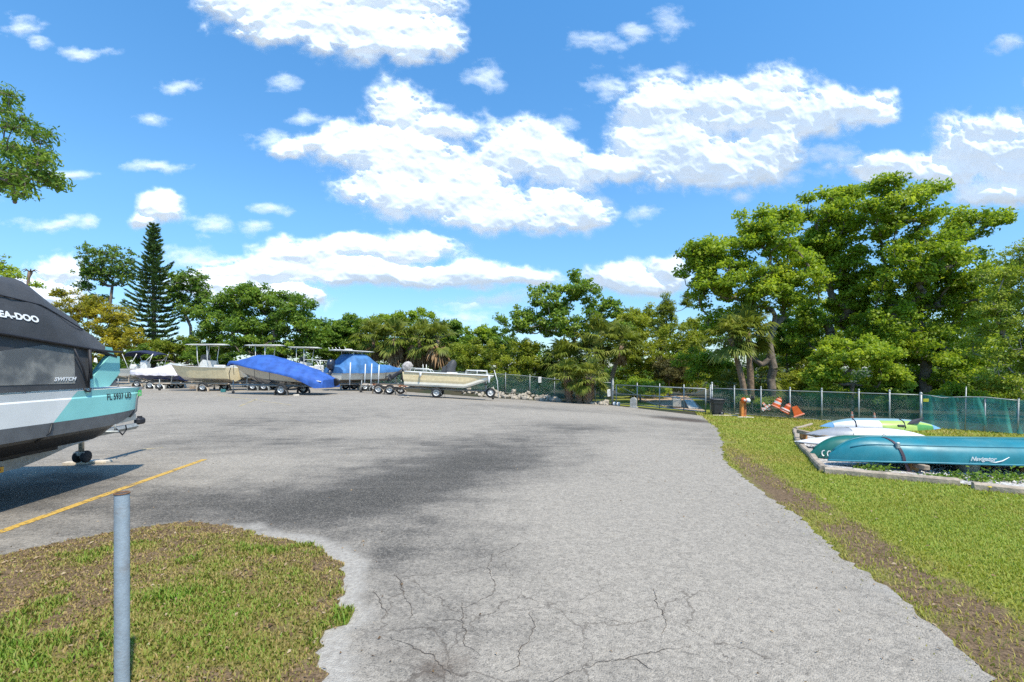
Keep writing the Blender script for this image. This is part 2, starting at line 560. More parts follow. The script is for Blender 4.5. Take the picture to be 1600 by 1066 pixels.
def sheet(name, poly, pts, zoff, mat, attrf=None, kind='structure', parent=None):
    """a ground sheet that follows the lie of the land inside a polygon"""
    co = [Vector((p.x, p.y)) for p in poly]
    nb = len(co)
    x = np.array([p[0] for p in pts]); y = np.array([p[1] for p in pts])
    ok = inside(x, y, poly) & (poly_dist(x, y, poly, True) > 0.05)
    co += [Vector((a, b)) for a, b in zip(x[ok], y[ok])]
    res = delaunay_2d_cdt(co, [], [list(range(nb))], 1, 1e-4)
    V = np.array([(v.x, v.y) for v in res[0]]); Fc = np.array([f for f in res[2] if len(f) == 3])
    Z = gz(V[:, 0], V[:, 1]) + (zoff(V[:, 0], V[:, 1]) if callable(zoff) else zoff)
    V3 = np.column_stack([V, Z])
    n = np.cross(V3[Fc[:, 1]] - V3[Fc[:, 0]], V3[Fc[:, 2]] - V3[Fc[:, 0]])[:, 2]
    Fc[n < 0] = Fc[n < 0][:, ::-1]
    o = mesh_np(name, V3, Fc, mat, parent, smooth=True, attrs=attrf(V[:, 0], V[:, 1]) if attrf else None)
    if kind:
        o['kind'] = kind
    return o
def gridpts(x0, x1, y0, y1, s, seed=1):
    rg = np.random.default_rng(seed)
    gx, gy = np.meshgrid(np.arange(x0, x1, s), np.arange(y0, y1, s))
    gx = gx.ravel() + (rg.random(gx.size) - .5) * s * .5; gy = gy.ravel() + (rg.random(gy.size) - .5) * s * .5
    return list(zip(gx, gy))

# --- materials of the ground
def ground_mat():
    m = bpy.data.materials.new('leaf_litter_ground'); m.use_nodes = True
    t = m.node_tree; t.nodes.clear(); b = NB(t)
    tc = b.n('ShaderNodeTexCoord').outputs['Object']
    n1 = b.noise(tc, 0.35, 6, 0.6).outputs['Fac']; n2 = b.noise(tc, 9.0, 5, 0.7).outputs['Fac']
    c = b.mix(b.ss(n1, 0.35, 0.65), (0.035, 0.05, 0.016, 1), (0.085, 0.065, 0.035, 1))
    c = b.mix(b.ss(n2, 0.35, 0.75), b.mix(0.5, c, (0.0, 0.0, 0.0, 1)), c)
    bs = b.n('ShaderNodeBsdfPrincipled'); b.put(bs, 'Base Color', c); b.put(bs, 'Roughness', 0.95)
    out = b.n('ShaderNodeOutputMaterial'); t.links.new(bs.outputs[0], out.inputs[0])
    return m
def asphalt_mat():
    m = bpy.data.materials.new('worn_asphalt'); m.use_nodes = True
    t = m.node_tree; t.nodes.clear(); b = NB(t)
    tc = b.n('ShaderNodeTexCoord').outputs['Object']
    at = lambda nm: b.n('ShaderNodeAttribute', attribute_name=nm).outputs['Fac']
    n0 = b.noise(tc, 0.22, 5, 0.6).outputs['Fac']
    n1 = b.noise(tc, 1.7, 7, 0.66).outputs['Fac']
    n1b = b.noise(b.v('MULTIPLY', tc, (0.35, 1.4, 1.0)), 2.4, 5, 0.6).outputs['Fac']
    n2 = b.noise(tc, 26.0, 4, 0.7).outputs['Fac']
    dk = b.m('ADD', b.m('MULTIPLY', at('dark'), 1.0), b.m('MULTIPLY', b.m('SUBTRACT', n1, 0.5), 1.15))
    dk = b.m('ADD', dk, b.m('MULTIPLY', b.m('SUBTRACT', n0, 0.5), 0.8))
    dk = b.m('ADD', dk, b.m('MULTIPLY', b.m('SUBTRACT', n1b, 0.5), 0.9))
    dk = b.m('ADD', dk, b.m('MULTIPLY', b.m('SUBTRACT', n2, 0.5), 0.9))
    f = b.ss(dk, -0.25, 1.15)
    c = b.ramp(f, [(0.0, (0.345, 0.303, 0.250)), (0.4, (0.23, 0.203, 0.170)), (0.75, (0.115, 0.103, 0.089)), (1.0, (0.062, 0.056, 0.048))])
    # aggregate: single stones, light and dark
    vo = b.n('ShaderNodeTexVoronoi', feature='F1'); b.put(vo, 'Vector', tc); b.put(vo, 'Scale', 120.0)
    stone = b.n('ShaderNodeSeparateColor'); t.links.new(vo.outputs['Color'], stone.inputs[0])
    sv = stone.outputs[0]
    vo2 = b.n('ShaderNodeTexVoronoi', feature='F1'); b.put(vo2, 'Vector', tc); b.put(vo2, 'Scale', 38.0)
    st2 = b.n('ShaderNodeSeparateColor'); t.links.new(vo2.outputs['Color'], st2.inputs[0])
    c = b.mix(b.m('MULTIPLY', b.ss(sv, 0.60, 0.98), 0.42), c, (0.40, 0.355, 0.295, 1))
    c = b.mix(b.m('MULTIPLY', b.ss(sv, 0.34, 0.0), 0.45), c, (0.045, 0.043, 0.042, 1))
    c = b.mix(1.0, c, b.ramp(st2.outputs[0], [(0.0, (0.84, 0.84, 0.84)), (0.5, (1.0, 1.0, 1.0)), (1.0, (1.14, 1.14, 1.14))]), 'MULTIPLY')
    c = b.mix(1.0, c, b.ramp(b.noise(tc, 9.0, 6, 0.75).outputs['Fac'], [(0.25, (0.85, 0.85, 0.85)), (0.5, (1.0, 1.0, 1.0)), (0.75, (1.12, 1.11, 1.09))]), 'MULTIPLY')
    # fine map cracking
    wob = b.v('MULTIPLY_ADD', b.noise(tc, 5.0, 4, 0.6).outputs['Color'], (0.28, 0.28, 0.0), tc)
    ve = b.n('ShaderNodeTexVoronoi', feature='DISTANCE_TO_EDGE'); b.put(ve, 'Vector', wob); b.put(ve, 'Scale', 1.55)
    ck = b.m('MULTIPLY', b.ss(ve.outputs['Distance'], 0.011, 0.002), b.ss(b.m('ADD', n1, b.m('MULTIPLY', at('crackle'), 0.5)), 0.62, 0.86))
    c = b.mix(b.m('MULTIPLY', ck, 0.5), c, (0.06, 0.045, 0.034, 1))
    # crushed pale edge, brown stains
    pale = b.ss(b.m('ADD', at('pale'), b.m('MULTIPLY', b.m('SUBTRACT', n1, 0.5), 1.7)), 0.35, 0.85)
    c = b.mix(b.m('MULTIPLY', pale, 0.75), c, b.mix(b.ss(n2, 0.3, 0.7), (0.30, 0.27, 0.235, 1), (0.50, 0.46, 0.40, 1)))
    br = b.ss(b.m('ADD', at('brown'), b.m('MULTIPLY', b.m('SUBTRACT', n1, 0.5), 1.6)), 0.30, 1.0)
    c = b.mix(b.m('MULTIPLY', br, 0.62), c, b.mix(b.ss(n2, 0.3, 0.7), (0.05, 0.035, 0.025, 1), (0.15, 0.105, 0.075, 1)))
    bs = b.n('ShaderNodeBsdfPrincipled'); b.put(bs, 'Base Color', c); b.put(bs, 'Roughness', 0.88); b.put(bs, 'Specular IOR Level', 0.3)
    h = b.m('ADD', b.m('MULTIPLY', vo.outputs['Distance'], -1.0), b.m('MULTIPLY', n2, 0.8))
    bn = b.n('ShaderNodeBump'); b.put(bn, 'Strength', 0.55); b.put(bn, 'Distance', 0.012); b.put(bn, 'Height', h)
    t.links.new(bn.outputs[0], bs.inputs['Normal'])
    out = b.n('ShaderNodeOutputMaterial'); t.links.new(bs.outputs[0], out.inputs[0])
    return m
def turf_mat(name, g1, g2, soil1, soil2):
    m = bpy.data.materials.new(name); m.use_nodes = True
    t = m.node_tree; t.nodes.clear(); b = NB(t)
    tc = b.n('ShaderNodeTexCoord').outputs['Object']
    cov = b.n('ShaderNodeAttribute', attribute_name='cover').outputs['Fac']
    n1 = b.noise(tc, 3.2, 6, 0.65).outputs['Fac']; n2 = b.noise(tc, 45.0, 4, 0.7).outputs['Fac']
    soil = b.mix(b.ss(n2, 0.3, 0.7), (*soil1, 1), (*soil2, 1))
    gr = b.mix(b.ss(n2, 0.3, 0.7), (*g1, 1), (*g2, 1))
    f = b.ss(b.m('ADD', cov, b.m('MULTIPLY', b.m('SUBTRACT', n1, 0.5), 0.9)), 0.25, 0.7)
    c = b.mix(f, soil, gr)
    bs = b.n('ShaderNodeBsdfPrincipled'); b.put(bs, 'Base Color', c); b.put(bs, 'Roughness', 0.95); b.put(bs, 'Specular IOR Level', 0.1)
    bn = b.n('ShaderNodeBump'); b.put(bn, 'Strength', 0.7); b.put(bn, 'Distance', 0.03); b.put(bn, 'Height', n2)
    t.links.new(bn.outputs[0], bs.inputs['Normal'])
    out = b.n('ShaderNodeOutputMaterial'); t.links.new(bs.outputs[0], out.inputs[0])
    return m
def gravel_mat():
    m = bpy.data.materials.new('white_shell_gravel'); m.use_nodes = True
    t = m.node_tree; t.nodes.clear(); b = NB(t)
    tc = b.n('ShaderNodeTexCoord').outputs['Object']
    vo = b.n('ShaderNodeTexVoronoi', feature='F1'); b.put(vo, 'Vector', tc); b.put(vo, 'Scale', 32.0)
    sp = b.n('ShaderNodeSeparateColor'); t.links.new(vo.outputs['Color'], sp.inputs[0])
    n1 = b.noise(tc, 1.8, 6, 0.65).outputs['Fac']
    c = b.ramp(sp.outputs[0], [(0.0, (0.25, 0.21, 0.17)), (0.35, (0.5, 0.46, 0.42)), (1.0, (0.74, 0.71, 0.68))])
    c = b.mix(b.m('MULTIPLY', b.ss(n1, 0.5, 0.66), 0.8), c, (0.12, 0.085, 0.05, 1))
    bs = b.n('ShaderNodeBsdfPrincipled'); b.put(bs, 'Base Color', c); b.put(bs, 'Roughness', 0.9)
    bn = b.n('ShaderNodeBump'); b.put(bn, 'Strength', 0.9); b.put(bn, 'Distance', 0.03); b.put(bn, 'Height', b.m('MULTIPLY', vo.outputs['Distance'], -1.0))
    t.links.new(bn.outputs[0], bs.inputs['Normal'])
    out = b.n('ShaderNodeOutputMaterial'); t.links.new(bs.outputs[0], out.inputs[0])
    return m

# --- terrain to the horizon
ax = np.concatenate([-np.geomspace(1500, 52, 14), np.arange(-50, 51, 1.0), np.geomspace(52, 1500, 14)])
ay = np.concatenate([-np.geomspace(1500, 12, 12), np.arange(-10, 71, 1.0), np.geomspace(73, 1500, 14)])
gx, gy = np.meshgrid(ax, ay)
gv = np.column_stack([gx.ravel(), gy.ravel(), gz(gx.ravel(), gy.ravel()) - 0.03])
nx_, ny_ = len(ax), len(ay)
ii = np.arange(nx_ * ny_).reshape(ny_, nx_)
gf = np.column_stack([ii[:-1, :-1].ravel(), ii[:-1, 1:].ravel(), ii[1:, 1:].ravel(), ii[1:, :-1].ravel()])
tag(mesh_np('ground', gv, gf, ground_mat(), smooth=True), kind='structure', label='dark leaf-strewn earth under the trees')

# --- asphalt lot
def wblob(px, py, rx, ry):
    c = G(px, py); a = G(px + rx, py); d = G(px, py - ry); e = G(px, py + ry)
    return (c.x, c.y, max(0.1, abs(a.x - c.x)), max(0.1, abs(d.y - e.y) / 2))
DARK = [(*wblob(*q[:4]), q[4]) for q in [(640, 752, 140, 42, .75), (480, 792, 150, 34, .7), (240, 790, 130, 36, .65), (60, 770, 110, 34, .85), (800, 690, 120, 16, .45), (760, 720, 110, 22, .6),  # worn dark patches; the one under the pontoon boat also paints in its shade
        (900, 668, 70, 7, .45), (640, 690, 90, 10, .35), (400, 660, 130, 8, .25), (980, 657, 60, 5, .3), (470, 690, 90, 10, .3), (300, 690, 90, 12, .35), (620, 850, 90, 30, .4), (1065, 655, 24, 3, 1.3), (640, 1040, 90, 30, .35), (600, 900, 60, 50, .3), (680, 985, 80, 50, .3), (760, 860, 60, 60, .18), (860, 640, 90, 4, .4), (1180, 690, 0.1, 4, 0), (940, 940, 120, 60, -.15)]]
LITE = [(*wblob(*q[:4]), q[4]) for q in [(1010, 830, 160, 90, .45), (1060, 720, 80, 40, .45), (930, 650, 90, 5, .55), (600, 670, 110, 10, .35), (380, 720, 70, 8, .45), (260, 640, 120, 8, .3), (900, 780, 120, 40, .3), (560, 860, 30, 30, .2), (1200, 960, 150, 80, .3)]]
BROWN = [(*wblob(*q[:4]), q[4]) for q in [(690, 1035, 80, 40, .8), (590, 1010, 60, 30, .45), (110, 745, 70, 10, .75), (1066, 656, 34, 3, 1.2), (150, 783, 40, 8, .5), (300, 700, 60, 6, .3), (510, 1050, 20, 20, .4), (700, 930, 60, 40, .25)]]
def asphalt_attr(x, y):
    def acc(L):
        s = np.zeros(x.shape)
        for (cx, cy, rx, ry, w) in L:
            s += w * np.exp(-(((x - cx) / rx) ** 2 + ((y - cy) / ry) ** 2))
        return s
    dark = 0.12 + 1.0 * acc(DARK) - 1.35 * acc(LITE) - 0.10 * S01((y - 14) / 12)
    di = poly_dist(x, y, ISLE, True)
    side = S01((x + 3.4) / 1.6)
    pale = 1.15 * np.exp(-(di / 0.22) ** 2) * (0.25 + 0.75 * side)
    dr = poly_dist(x, y, EDGE_R)
    pale += 0.45 * np.exp(-(dr / 0.3) ** 2)
    crk = 0.9 * np.exp(-((x + 0.2) / 1.5) ** 2 - ((y - 2.9) / 1.1) ** 2) + 0.35 * np.exp(-((x - 1.0) / 1.2) ** 2 - ((y - 2.6) / 1.0) ** 2)
    return {'dark': dark, 'pale': pale, 'brown': acc(BROWN), 'crackle': crk}
lot_poly = densify(EDGE_R, 0.055, 0.065, 3, closed=False) + LOT[len(EDGE_R):]
apts = gridpts(-8, 4.5, 0.8, 9, 0.14) + gridpts(-14, 12, 9, 16, 0.3) + gridpts(-14, -8, 0, 9, 0.4) + gridpts(-45, 14, 16, 45, 0.8) + gridpts(-45, -14, -6, 16, 1.2) + gridpts(-14, 4, -6, 0.8, 0.8) + gridpts(4.5, 11, 4, 9, 0.3)
ASPHALT = asphalt_mat()
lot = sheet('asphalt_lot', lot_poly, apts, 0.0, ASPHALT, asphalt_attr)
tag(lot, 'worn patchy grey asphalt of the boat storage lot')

# --- right lawn
lawn_b = [p + Vector((-0.25, -0.02, 0)) for p in EDGE_R]
LAWN = densify(lawn_b, 0.5, 0.0, 1, closed=False) + [Vector((30, -6, 0)), Vector((30, 6, 0)), Vector((19.8, 17.4, 0)), Vector((11.2, 26.2, 0)), Vector((10.5, 26.4, 0))]
BED_PX = [(1243, 670), (1246, 690), (1262, 712), (1287, 737), (1400, 747), (1500, 756), (1600, 768), (1760, 786)]
BED = [G(*q) for q in BED_PX]
BED = [Vector((p.x, p.y, 0)) for p in BED] + [Vector((12.8, 9.0, 0)), Vector((11.5, 11.2, 0)), Vector((8.3, 12.2, 0))]
def lawn_cover(x, y):
    d = poly_dist(x, y, EDGE_R)
    n = vnoise(x, y, 0.9, 4)
    n2 = vnoise(x + 40, y, 3.0, 3)
    c = 0.92 + (n2 - 0.5) * 0.5
    wid = 0.25 + 0.5 * vnoise(y * 0.7, x * 0.0 + 3, 1.0, 2) + 0.25 * S01((9 - y) / 6)
    c -= 0.50 * np.exp(-((d - 0.15) / (wid * .6)) ** 2) * (0.05 + 1.3 * n)
    # worn strip a little inside the lawn near the camera
    c -= 0.66 * np.exp(-((d - 0.38) / 0.32) ** 2) * S01((11.0 - y) / 4.0) * S01((n2 - 0.24) / 0.34)
    return np.clip(c, 0, 1.1)
TURF = turf_mat('lawn_turf', (0.16, 0.18, 0.025), (0.27, 0.28, 0.055), (0.10, 0.068, 0.042), (0.24, 0.165, 0.10))
lpts = gridpts(2, 8, 0.8, 9, 0.12) + gridpts(4, 14, 9, 16, 0.3) + gridpts(8, 20, 2, 9, 0.4) + gridpts(6, 22, 16, 27, 0.6) + gridpts(20, 30, -6, 12, 1.5) + gridpts(14, 22, 9, 16, 0.6) + gridpts(2, 30, -6, 0.8, 1.0)
lawn = sheet('lawn', LAWN, lpts, -0.014, TURF, lambda x, y: {'cover': lawn_cover(x, y)})
tag(lawn, 'mown green lawn between the drive and the kayak rack')
bed = sheet('gravel_bed', densify(BED, 0.3, 0.03, 4), gridpts(6, 14, 7, 14, 0.25), 0.004, gravel_mat())
tag(bed, 'white shell gravel bed under the canoes')

# --- grass island by the steel pipe
def isle_cover(x, y):
    n = vnoise(x, y, 1.1, 4); n2 = vnoise(x + 9, y + 4, 4.0, 3)
    d = poly_dist(x, y, ISLE, True)
    left = S01((-2.0 - x) / 1.6)
    c = 0.50 + (n - 0.5) * 1.7 + (n2 - 0.5) * 1.1 - 0.16 * left
    return np.clip(c - 0.25 * np.exp(-(d / 0.25) ** 2), 0, 1)
ISLE_D = densify(ISLE, 0.045, 0.06, 6)
def isle_z(x, y):
    d = poly_dist(x, y, ISLE_D, True)
    return 0.003 + 0.045 * S01(d / 0.5) + (vnoise(x, y, 5.0, 3) - 0.5) * 0.04 * S01(d / 0.2)
TURF2 = turf_mat('dry_turf', (0.13, 0.135, 0.03), (0.26, 0.21, 0.075), (0.085, 0.056, 0.036), (0.26, 0.18, 0.105))
isle = sheet('grass_island', ISLE_D, gridpts(-7, -0.6, 0.5, 5.5, 0.09) + gridpts(-7, -0.6, -3, 0.5, 0.5), isle_z, TURF2, lambda x, y: {'cover': isle_cover(x, y)})
tag(isle, 'patchy dry grass island round the steel pipe')

# --- rough grass beyond the gate
MEAD = [Vector(p) for p in ((7.0, 31.3, 0), (10.9, 26.0, 0), (12.6, 27.5, 0), (16, 40, 0), (8, 44, 0), (5.5, 38, 0))]
tag(sheet('rough_meadow', MEAD, gridpts(5, 16, 26, 44, 1.0), -0.012, TURF, lambda x, y: {'cover': 0.8 + 0 * x}), 'rough green grass beyond the gate')
# --- sandy path behind the gate
pathp = [G(1040, 622), G(1104, 618), G(1106, 640), G(1085, 642)]
pth = [Vector((p.x, p.y, 0)) for p in (G(1068, 641), G(1104, 645))] + [Vector((13.5, 34, 0)), Vector((16.5, 44, 0)), Vector((11.0, 44, 0)), Vector((9.6, 34, 0))]
sandm = pmat('sandy_path_soil', (0.42, 0.30, 0.19), 0.95, var=0.25, scale=3.0, bump=0.5)
tag(sheet('sandy_path', pth, gridpts(8, 17, 24, 45, 0.8), 0.010, sandm), 'bare sandy path beyond the gate', kind='structure')

# --- painted lines
def line_mat(name, col, keep):
    m = bpy.data.materials.new(name); m.use_nodes = True
    t = m.node_tree; t.nodes.clear(); b = NB(t)
    tc = b.n('ShaderNodeTexCoord').outputs['Object']
    n = b.noise(tc, 22.0, 6, 0.75).outputs['Fac']
    n0 = b.noise(tc, 3.0, 3, 0.6).outputs['Fac']
    bs = b.n('ShaderNodeBsdfPrincipled'); b.put(bs, 'Roughness', 0.75)
    b.put(bs, 'Base Color', b.mix(b.ss(n, 0.35, 0.7), tuple(c * 0.72 for c in col) + (1,), (*col, 1)))
    al = b.ss(b.m('ADD', n, b.m('MULTIPLY', b.m('SUBTRACT', n0, 0.5), 0.7)), keep - 0.08, keep + 0.06)
    b.put(bs, 'Alpha', al)
    out = b.n('ShaderNodeOutputMaterial'); t.links.new(bs.outputs[0], out.inputs[0])
    return m
YEL = line_mat('yellow_road_paint', (0.62, 0.38, 0.07), 0.41)
FADE = line_mat('faded_road_paint', (0.60, 0.48, 0.26), 0.50)
def strip(name, pts, w, mat, zoff=0.004, label=None, parent=None, kind='structure', seg=0.4, jit=0.0):
    V = []; Fq = []
    d = densify([Vector((p.x, p.y, 0)) for p in pts], seg, jit, 9, closed=False)
    for i, p in enumerate(d):
        a = d[max(i - 1, 0)]; c = d[min(i + 1, len(d) - 1)]
        tn = (c - a).normalized(); nn = Vector((-tn.y, tn.x, 0))
        ww = w(i / max(1, len(d) - 1)) if callable(w) else w
        for s in (-1, 1):
            q = p + nn * (s * ww / 2)
            V.append((q.x, q.y, gzf(q.x, q.y) + zoff))
        if i:
            Fq.append((2 * i - 2, 2 * i - 1, 2 * i + 1, 2 * i))
    o = mesh_np(name, V, Fq, mat, parent)
    return tag(o, label, kind=kind)
strip('painted_line', [G(-60, 853), G(320, 718)], 0.105, YEL, label='bright yellow parking line running past the steel pipe')
strip('painted_line', [G(374, 635), G(402, 623.5)], 0.12, FADE, label='short faded yellow line before the blue covered boat')
strip('painted_line', [G(222, 702.5), G(258, 699)], 0.10, FADE, label='worn yellow dash beside the trailer jack')
strip('painted_line', [G(340, 617), G(455, 633)], 0.10, FADE, label='very faint line crossing in front of the boats')

# --- cracks
CRK = pmat('crack_dirt', (0.075, 0.058, 0.045), 0.95, var=0.35, scale=8.0)
cr = lambda L: [G(480 + .375 * a, 740 + .375 * b_) for a, b_ in L]
for L in ([(780, 335), (760, 400), (775, 460), (770, 500), (690, 540), (640, 560)], [(630, 550), (640, 610), (655, 660), (650, 710), (720, 760)], [(520, 620), (600, 615), (640, 620)],
          [(915, 580), (945, 640), (935, 690), (890, 730), (880, 800), (820, 830)], [(1000, 869), (1110, 820), (1180, 790), (1250, 775), (1330, 765), (1480, 725), (1600, 715)],
          [(365, 420), (395, 460), (395, 510), (420, 560), (425, 610)], [(270, 490), (300, 550), (320, 600)], [(1330, 765), (1380, 770), (1440, 820)], [(780, 340), (850, 310), (900, 290)],
          [(1440, 480), (1445, 530), (1500, 620), (1480, 680)], [(340, 690), (420, 720), (520, 760), (600, 840)]):
    rr = random.Random(len(L) * 7 + L[0][0])
    strip('crack', cr(L), lambda t, rr=rr: 0.0015 + 0.0045 * rr.random() * math.sin(math.pi * min(1, max(0.05, t))) ** 0.5, CRK, 0.003, parent=lot, kind=None, seg=0.022, jit=0.020)

# ------------------------------------------------------------------ grass blades, gravel, litter (uncountable)
def blades(name, x, y, z, h, w, tint, mat, rg, label, lean=0.8):
    n = len(x)
    an = rg.random(n) * 2 * np.pi; ln = lean * (0.3 + rg.random(n)) * h
    dx, dy = np.cos(an), np.sin(an)
    bx = np.cos(an + 1.57 + (rg.random(n) - .5)) * w / 2; by = np.sin(an + 1.57 + (rg.random(n) - .5)) * w / 2
    V = np.empty((n, 5, 3))
    V[:, 0] = np.column_stack([x - bx, y - by, z - 0.004]); V[:, 1] = np.column_stack([x + bx, y + by, z - 0.004])
    mx, my = x + dx * ln * .35, y + dy * ln * .35
    V[:, 2] = np.column_stack([mx + bx * .8, my + by * .8, z + h * .62]); V[:, 3] = np.column_stack([mx - bx * .8, my - by * .8, z + h * .62])
    V[:, 4] = np.column_stack([x + dx * ln, y + dy * ln, z + h])
    base = np.arange(n)[:, None] * 5
    Fq = np.concatenate([base + np.array([[0, 1, 2]]), base + np.array([[0, 2, 3]]), base + np.array([[3, 2, 4]])])
    o = mesh_np(name, V.reshape(-1, 3), Fq, mat, attrs={'tint': np.repeat(tint, 5)})
    return tag(o, label, 'grass', kind='stuff')
GRASS = leafmat('grass_blade', (0.46, 0.33, 0.13), (0.27, 0.29, 0.05), (0.19, 0.34, 0.035), 0.35, 0.55)
GRASS2 = leafmat('lawn_blade', (0.52, 0.41, 0.13), (0.38, 0.385, 0.065), (0.37, 0.455, 0.075), 0.38, 0.55)
rg = np.random.default_rng(21)
n = 230000
x = rg.uniform(-6.2, -0.7, n); y = rg.uniform(1.4, 5.2, n)
cv = isle_cover(x, y)
inn = inside(x, y, ISLE_D) & (x > -1.2 * y - .4)
keep = inn & (rg.random(n) < 0.28 + 0.9 * cv)
x, y, cv = x[keep], y[keep], cv[keep]
tf = vnoise(x, y, 3.5, 2)
tuft = (tf > 0.62) & (cv > 0.35)
h = rg.uniform(0.010, 0.027, len(x)) * (0.6 + 0.6 * cv) * np.where(tuft, 1.9, 1.0)
tint = np.clip(0.02 + 0.60 * cv + rg.normal(0, 0.24, len(x)) + 0.25 * tuft, 0, 1)
blades('island_grass', x, y, gz(x, y) + isle_z(x, y), h, rg.uniform(0.005, 0.011, len(x)), tint, GRASS, rg, 'patchy half dry grass growing on the island round the pipe')
# right lawn: dense near the camera, thinner and broader far off
xs, ys, hs, ws = [], [], [], []
for (x0, x1, y0, y1, dens, hh, w0) in ((2.2, 6.5, 1.6, 5.5, 5200, .023, .008), (3.5, 12, 5.5, 10, 1900, .028, .012), (5, 15, 10, 17, 520, .036, .021), (6, 20, 17, 26.5, 200, .06, .036)):
    n = int((x1 - x0) * (y1 - y0) * dens)
    x = rg.uniform(x0, x1, n); y = rg.uniform(y0, y1, n)
    k = (rg.random(n) < np.clip(lawn_cover(x, y) * 1.05, 0.22, 1)) & inside(x, y, LAWN) & (~inside(x, y, lot_poly) | ((poly_dist(x, y, EDGE_R) < .16) & (rg.random(n) < .10))) & ~inside(x, y, BED) & (x < 1.15 * y + .5)
    xs.append(x[k]); ys.append(y[k]); hs.append(hh * rg.uniform(.55, 1.4, k.sum())); ws.append(w0 * rg.uniform(.7, 1.3, k.sum()))
x = np.concatenate(xs); y = np.concatenate(ys); h = np.concatenate(hs); w = np.concatenate(ws)
cv = lawn_cover(x, y)
dry = vnoise(x + 3, y + 8, 0.55, 3); fine = vnoise(x, y, 3.2, 2)
tint = np.clip(0.18 + 0.5 * cv + (dry - 0.5) * 1.1 + (fine - .5) * .5 - 0.18 * S01((y - 14) / 6) + rg.normal(0, 0.16, len(x)), 0, 1)
blades('lawn_grass', x, y, gz(x, y) - 0.014, h, w, tint, GRASS2, rg, 'short yellow-green grass covering the lawn on the right')
# fallen leaves and twigs
def litter(name, pts, size, mat, label):
    n = len(pts)
    an = rg.random(n) * 6.28; s = size * rg.uniform(.5, 1.3, n)
    dx, dy = np.cos(an) * s, np.sin(an) * s
    V = np.empty((n, 4, 3)); px_, py_ = pts[:, 0], pts[:, 1]; z0 = pts[:, 2]
    V[:, 0] = np.column_stack([px_ - dx, py_ - dy, z0]); V[:, 2] = np.column_stack([px_ + dx, py_ + dy, z0 + rg.random(n) * .012])
    V[:, 1] = np.column_stack([px_ - dy * .4, py_ + dx * .4, z0 + rg.random(n) * .015]); V[:, 3] = np.column_stack([px_ + dy * .4, py_ - dx * .4, z0 + rg.random(n) * .006])
    Fq = np.arange(n)[:, None] * 4 + np.array([[0, 3, 2, 1]])
    o = mesh_np(name, V.reshape(-1, 3), Fq, mat, attrs={'tint': np.repeat(rg.random(n), 4)})
    return tag(o, label, 'litter', kind='stuff')
DRYL = leafmat('dead_leaf', (0.09, 0.05, 0.025), (0.26, 0.16, 0.075), (0.46, 0.35, 0.22), 0.15, 0.7)
n = 2600
x = rg.uniform(-5.5, -0.8, n); y = rg.uniform(1.9, 5.0, n); k = inside(x, y, ISLE_D)
x, y = x[k], y[k]
litter('fallen_leaves', np.column_stack([x, y, gz(x, y) + isle_z(x, y) + .008]), 0.017, DRYL, 'dead brown leaves scattered over the grass island')
n = 5000
x = rg.uniform(2.4, 9.5, n); y = rg.uniform(1.8, 13, n)
k = inside(x, y, LAWN) & ~inside(x, y, LOT) & ~inside(x, y, BED) & (rg.random(n) < 1.08 - lawn_cover(x, y))
x, y = x[k], y[k]
litter('fallen_leaves', np.column_stack([x, y, gz(x, y) + .004]), 0.016, DRYL, 'dead leaves on the bare strip along the lawn edge')
# leaves and grit blown over the asphalt
n = 4200
x = rg.uniform(-5, 6.5, n); y = rg.uniform(2.0, 12, n)
dd_ = np.minimum(poly_dist(x, y, EDGE_R), poly_dist(x, y, ISLE, True))
k = inside(x, y, LOT) & ~inside(x, y, ISLE_D) & (rg.random(n) < np.exp(-dd_ / .35) + .05)
x, y = x[k], y[k]
litter('windblown_leaves', np.column_stack([x, y, gz(x, y) + .006]), 0.012, DRYL, 'dry leaf bits blown over the asphalt edges')
# loose shells on the bed
n = 5200
x = rg.uniform(6.3, 12.5, n); y = rg.uniform(6.6, 12, n); k = inside(x, y, BED)
x, y = x[k], y[k]
SHELL = leafmat('shell_stone', (0.35, 0.30, 0.25), (0.62, 0.58, 0.54), (0.80, 0.78, 0.75), 0.0, 0.8)
nn_ = len(x); s = rg.uniform(.012, .032, nn_)
O6 = np.array([(1, 0, 0), (-1, 0, 0), (0, 1, 0), (0, -1, 0), (0, 0, 1), (0, 0, -1)], float)
V = (O6[None] * (s[:, None, None] * rg.uniform(.6, 1.1, (nn_, 6, 1)))) + np.column_stack([x, y, gz(x, y) + .012])[:, None, :]
F8 = np.array([(0, 2, 4), (2, 1, 4), (1, 3, 4), (3, 0, 4), (2, 0, 5), (1, 2, 5), (3, 1, 5), (0, 3, 5)])
tag(mesh_np('shell_gravel', V.reshape(-1, 3), (np.arange(nn_)[:, None, None] * 6 + F8[None]).reshape(-1, 3), SHELL, attrs={'tint': np.repeat(rg.random(nn_), 6)}), 'loose white shells lying in the kayak bed', 'gravel', kind='stuff')
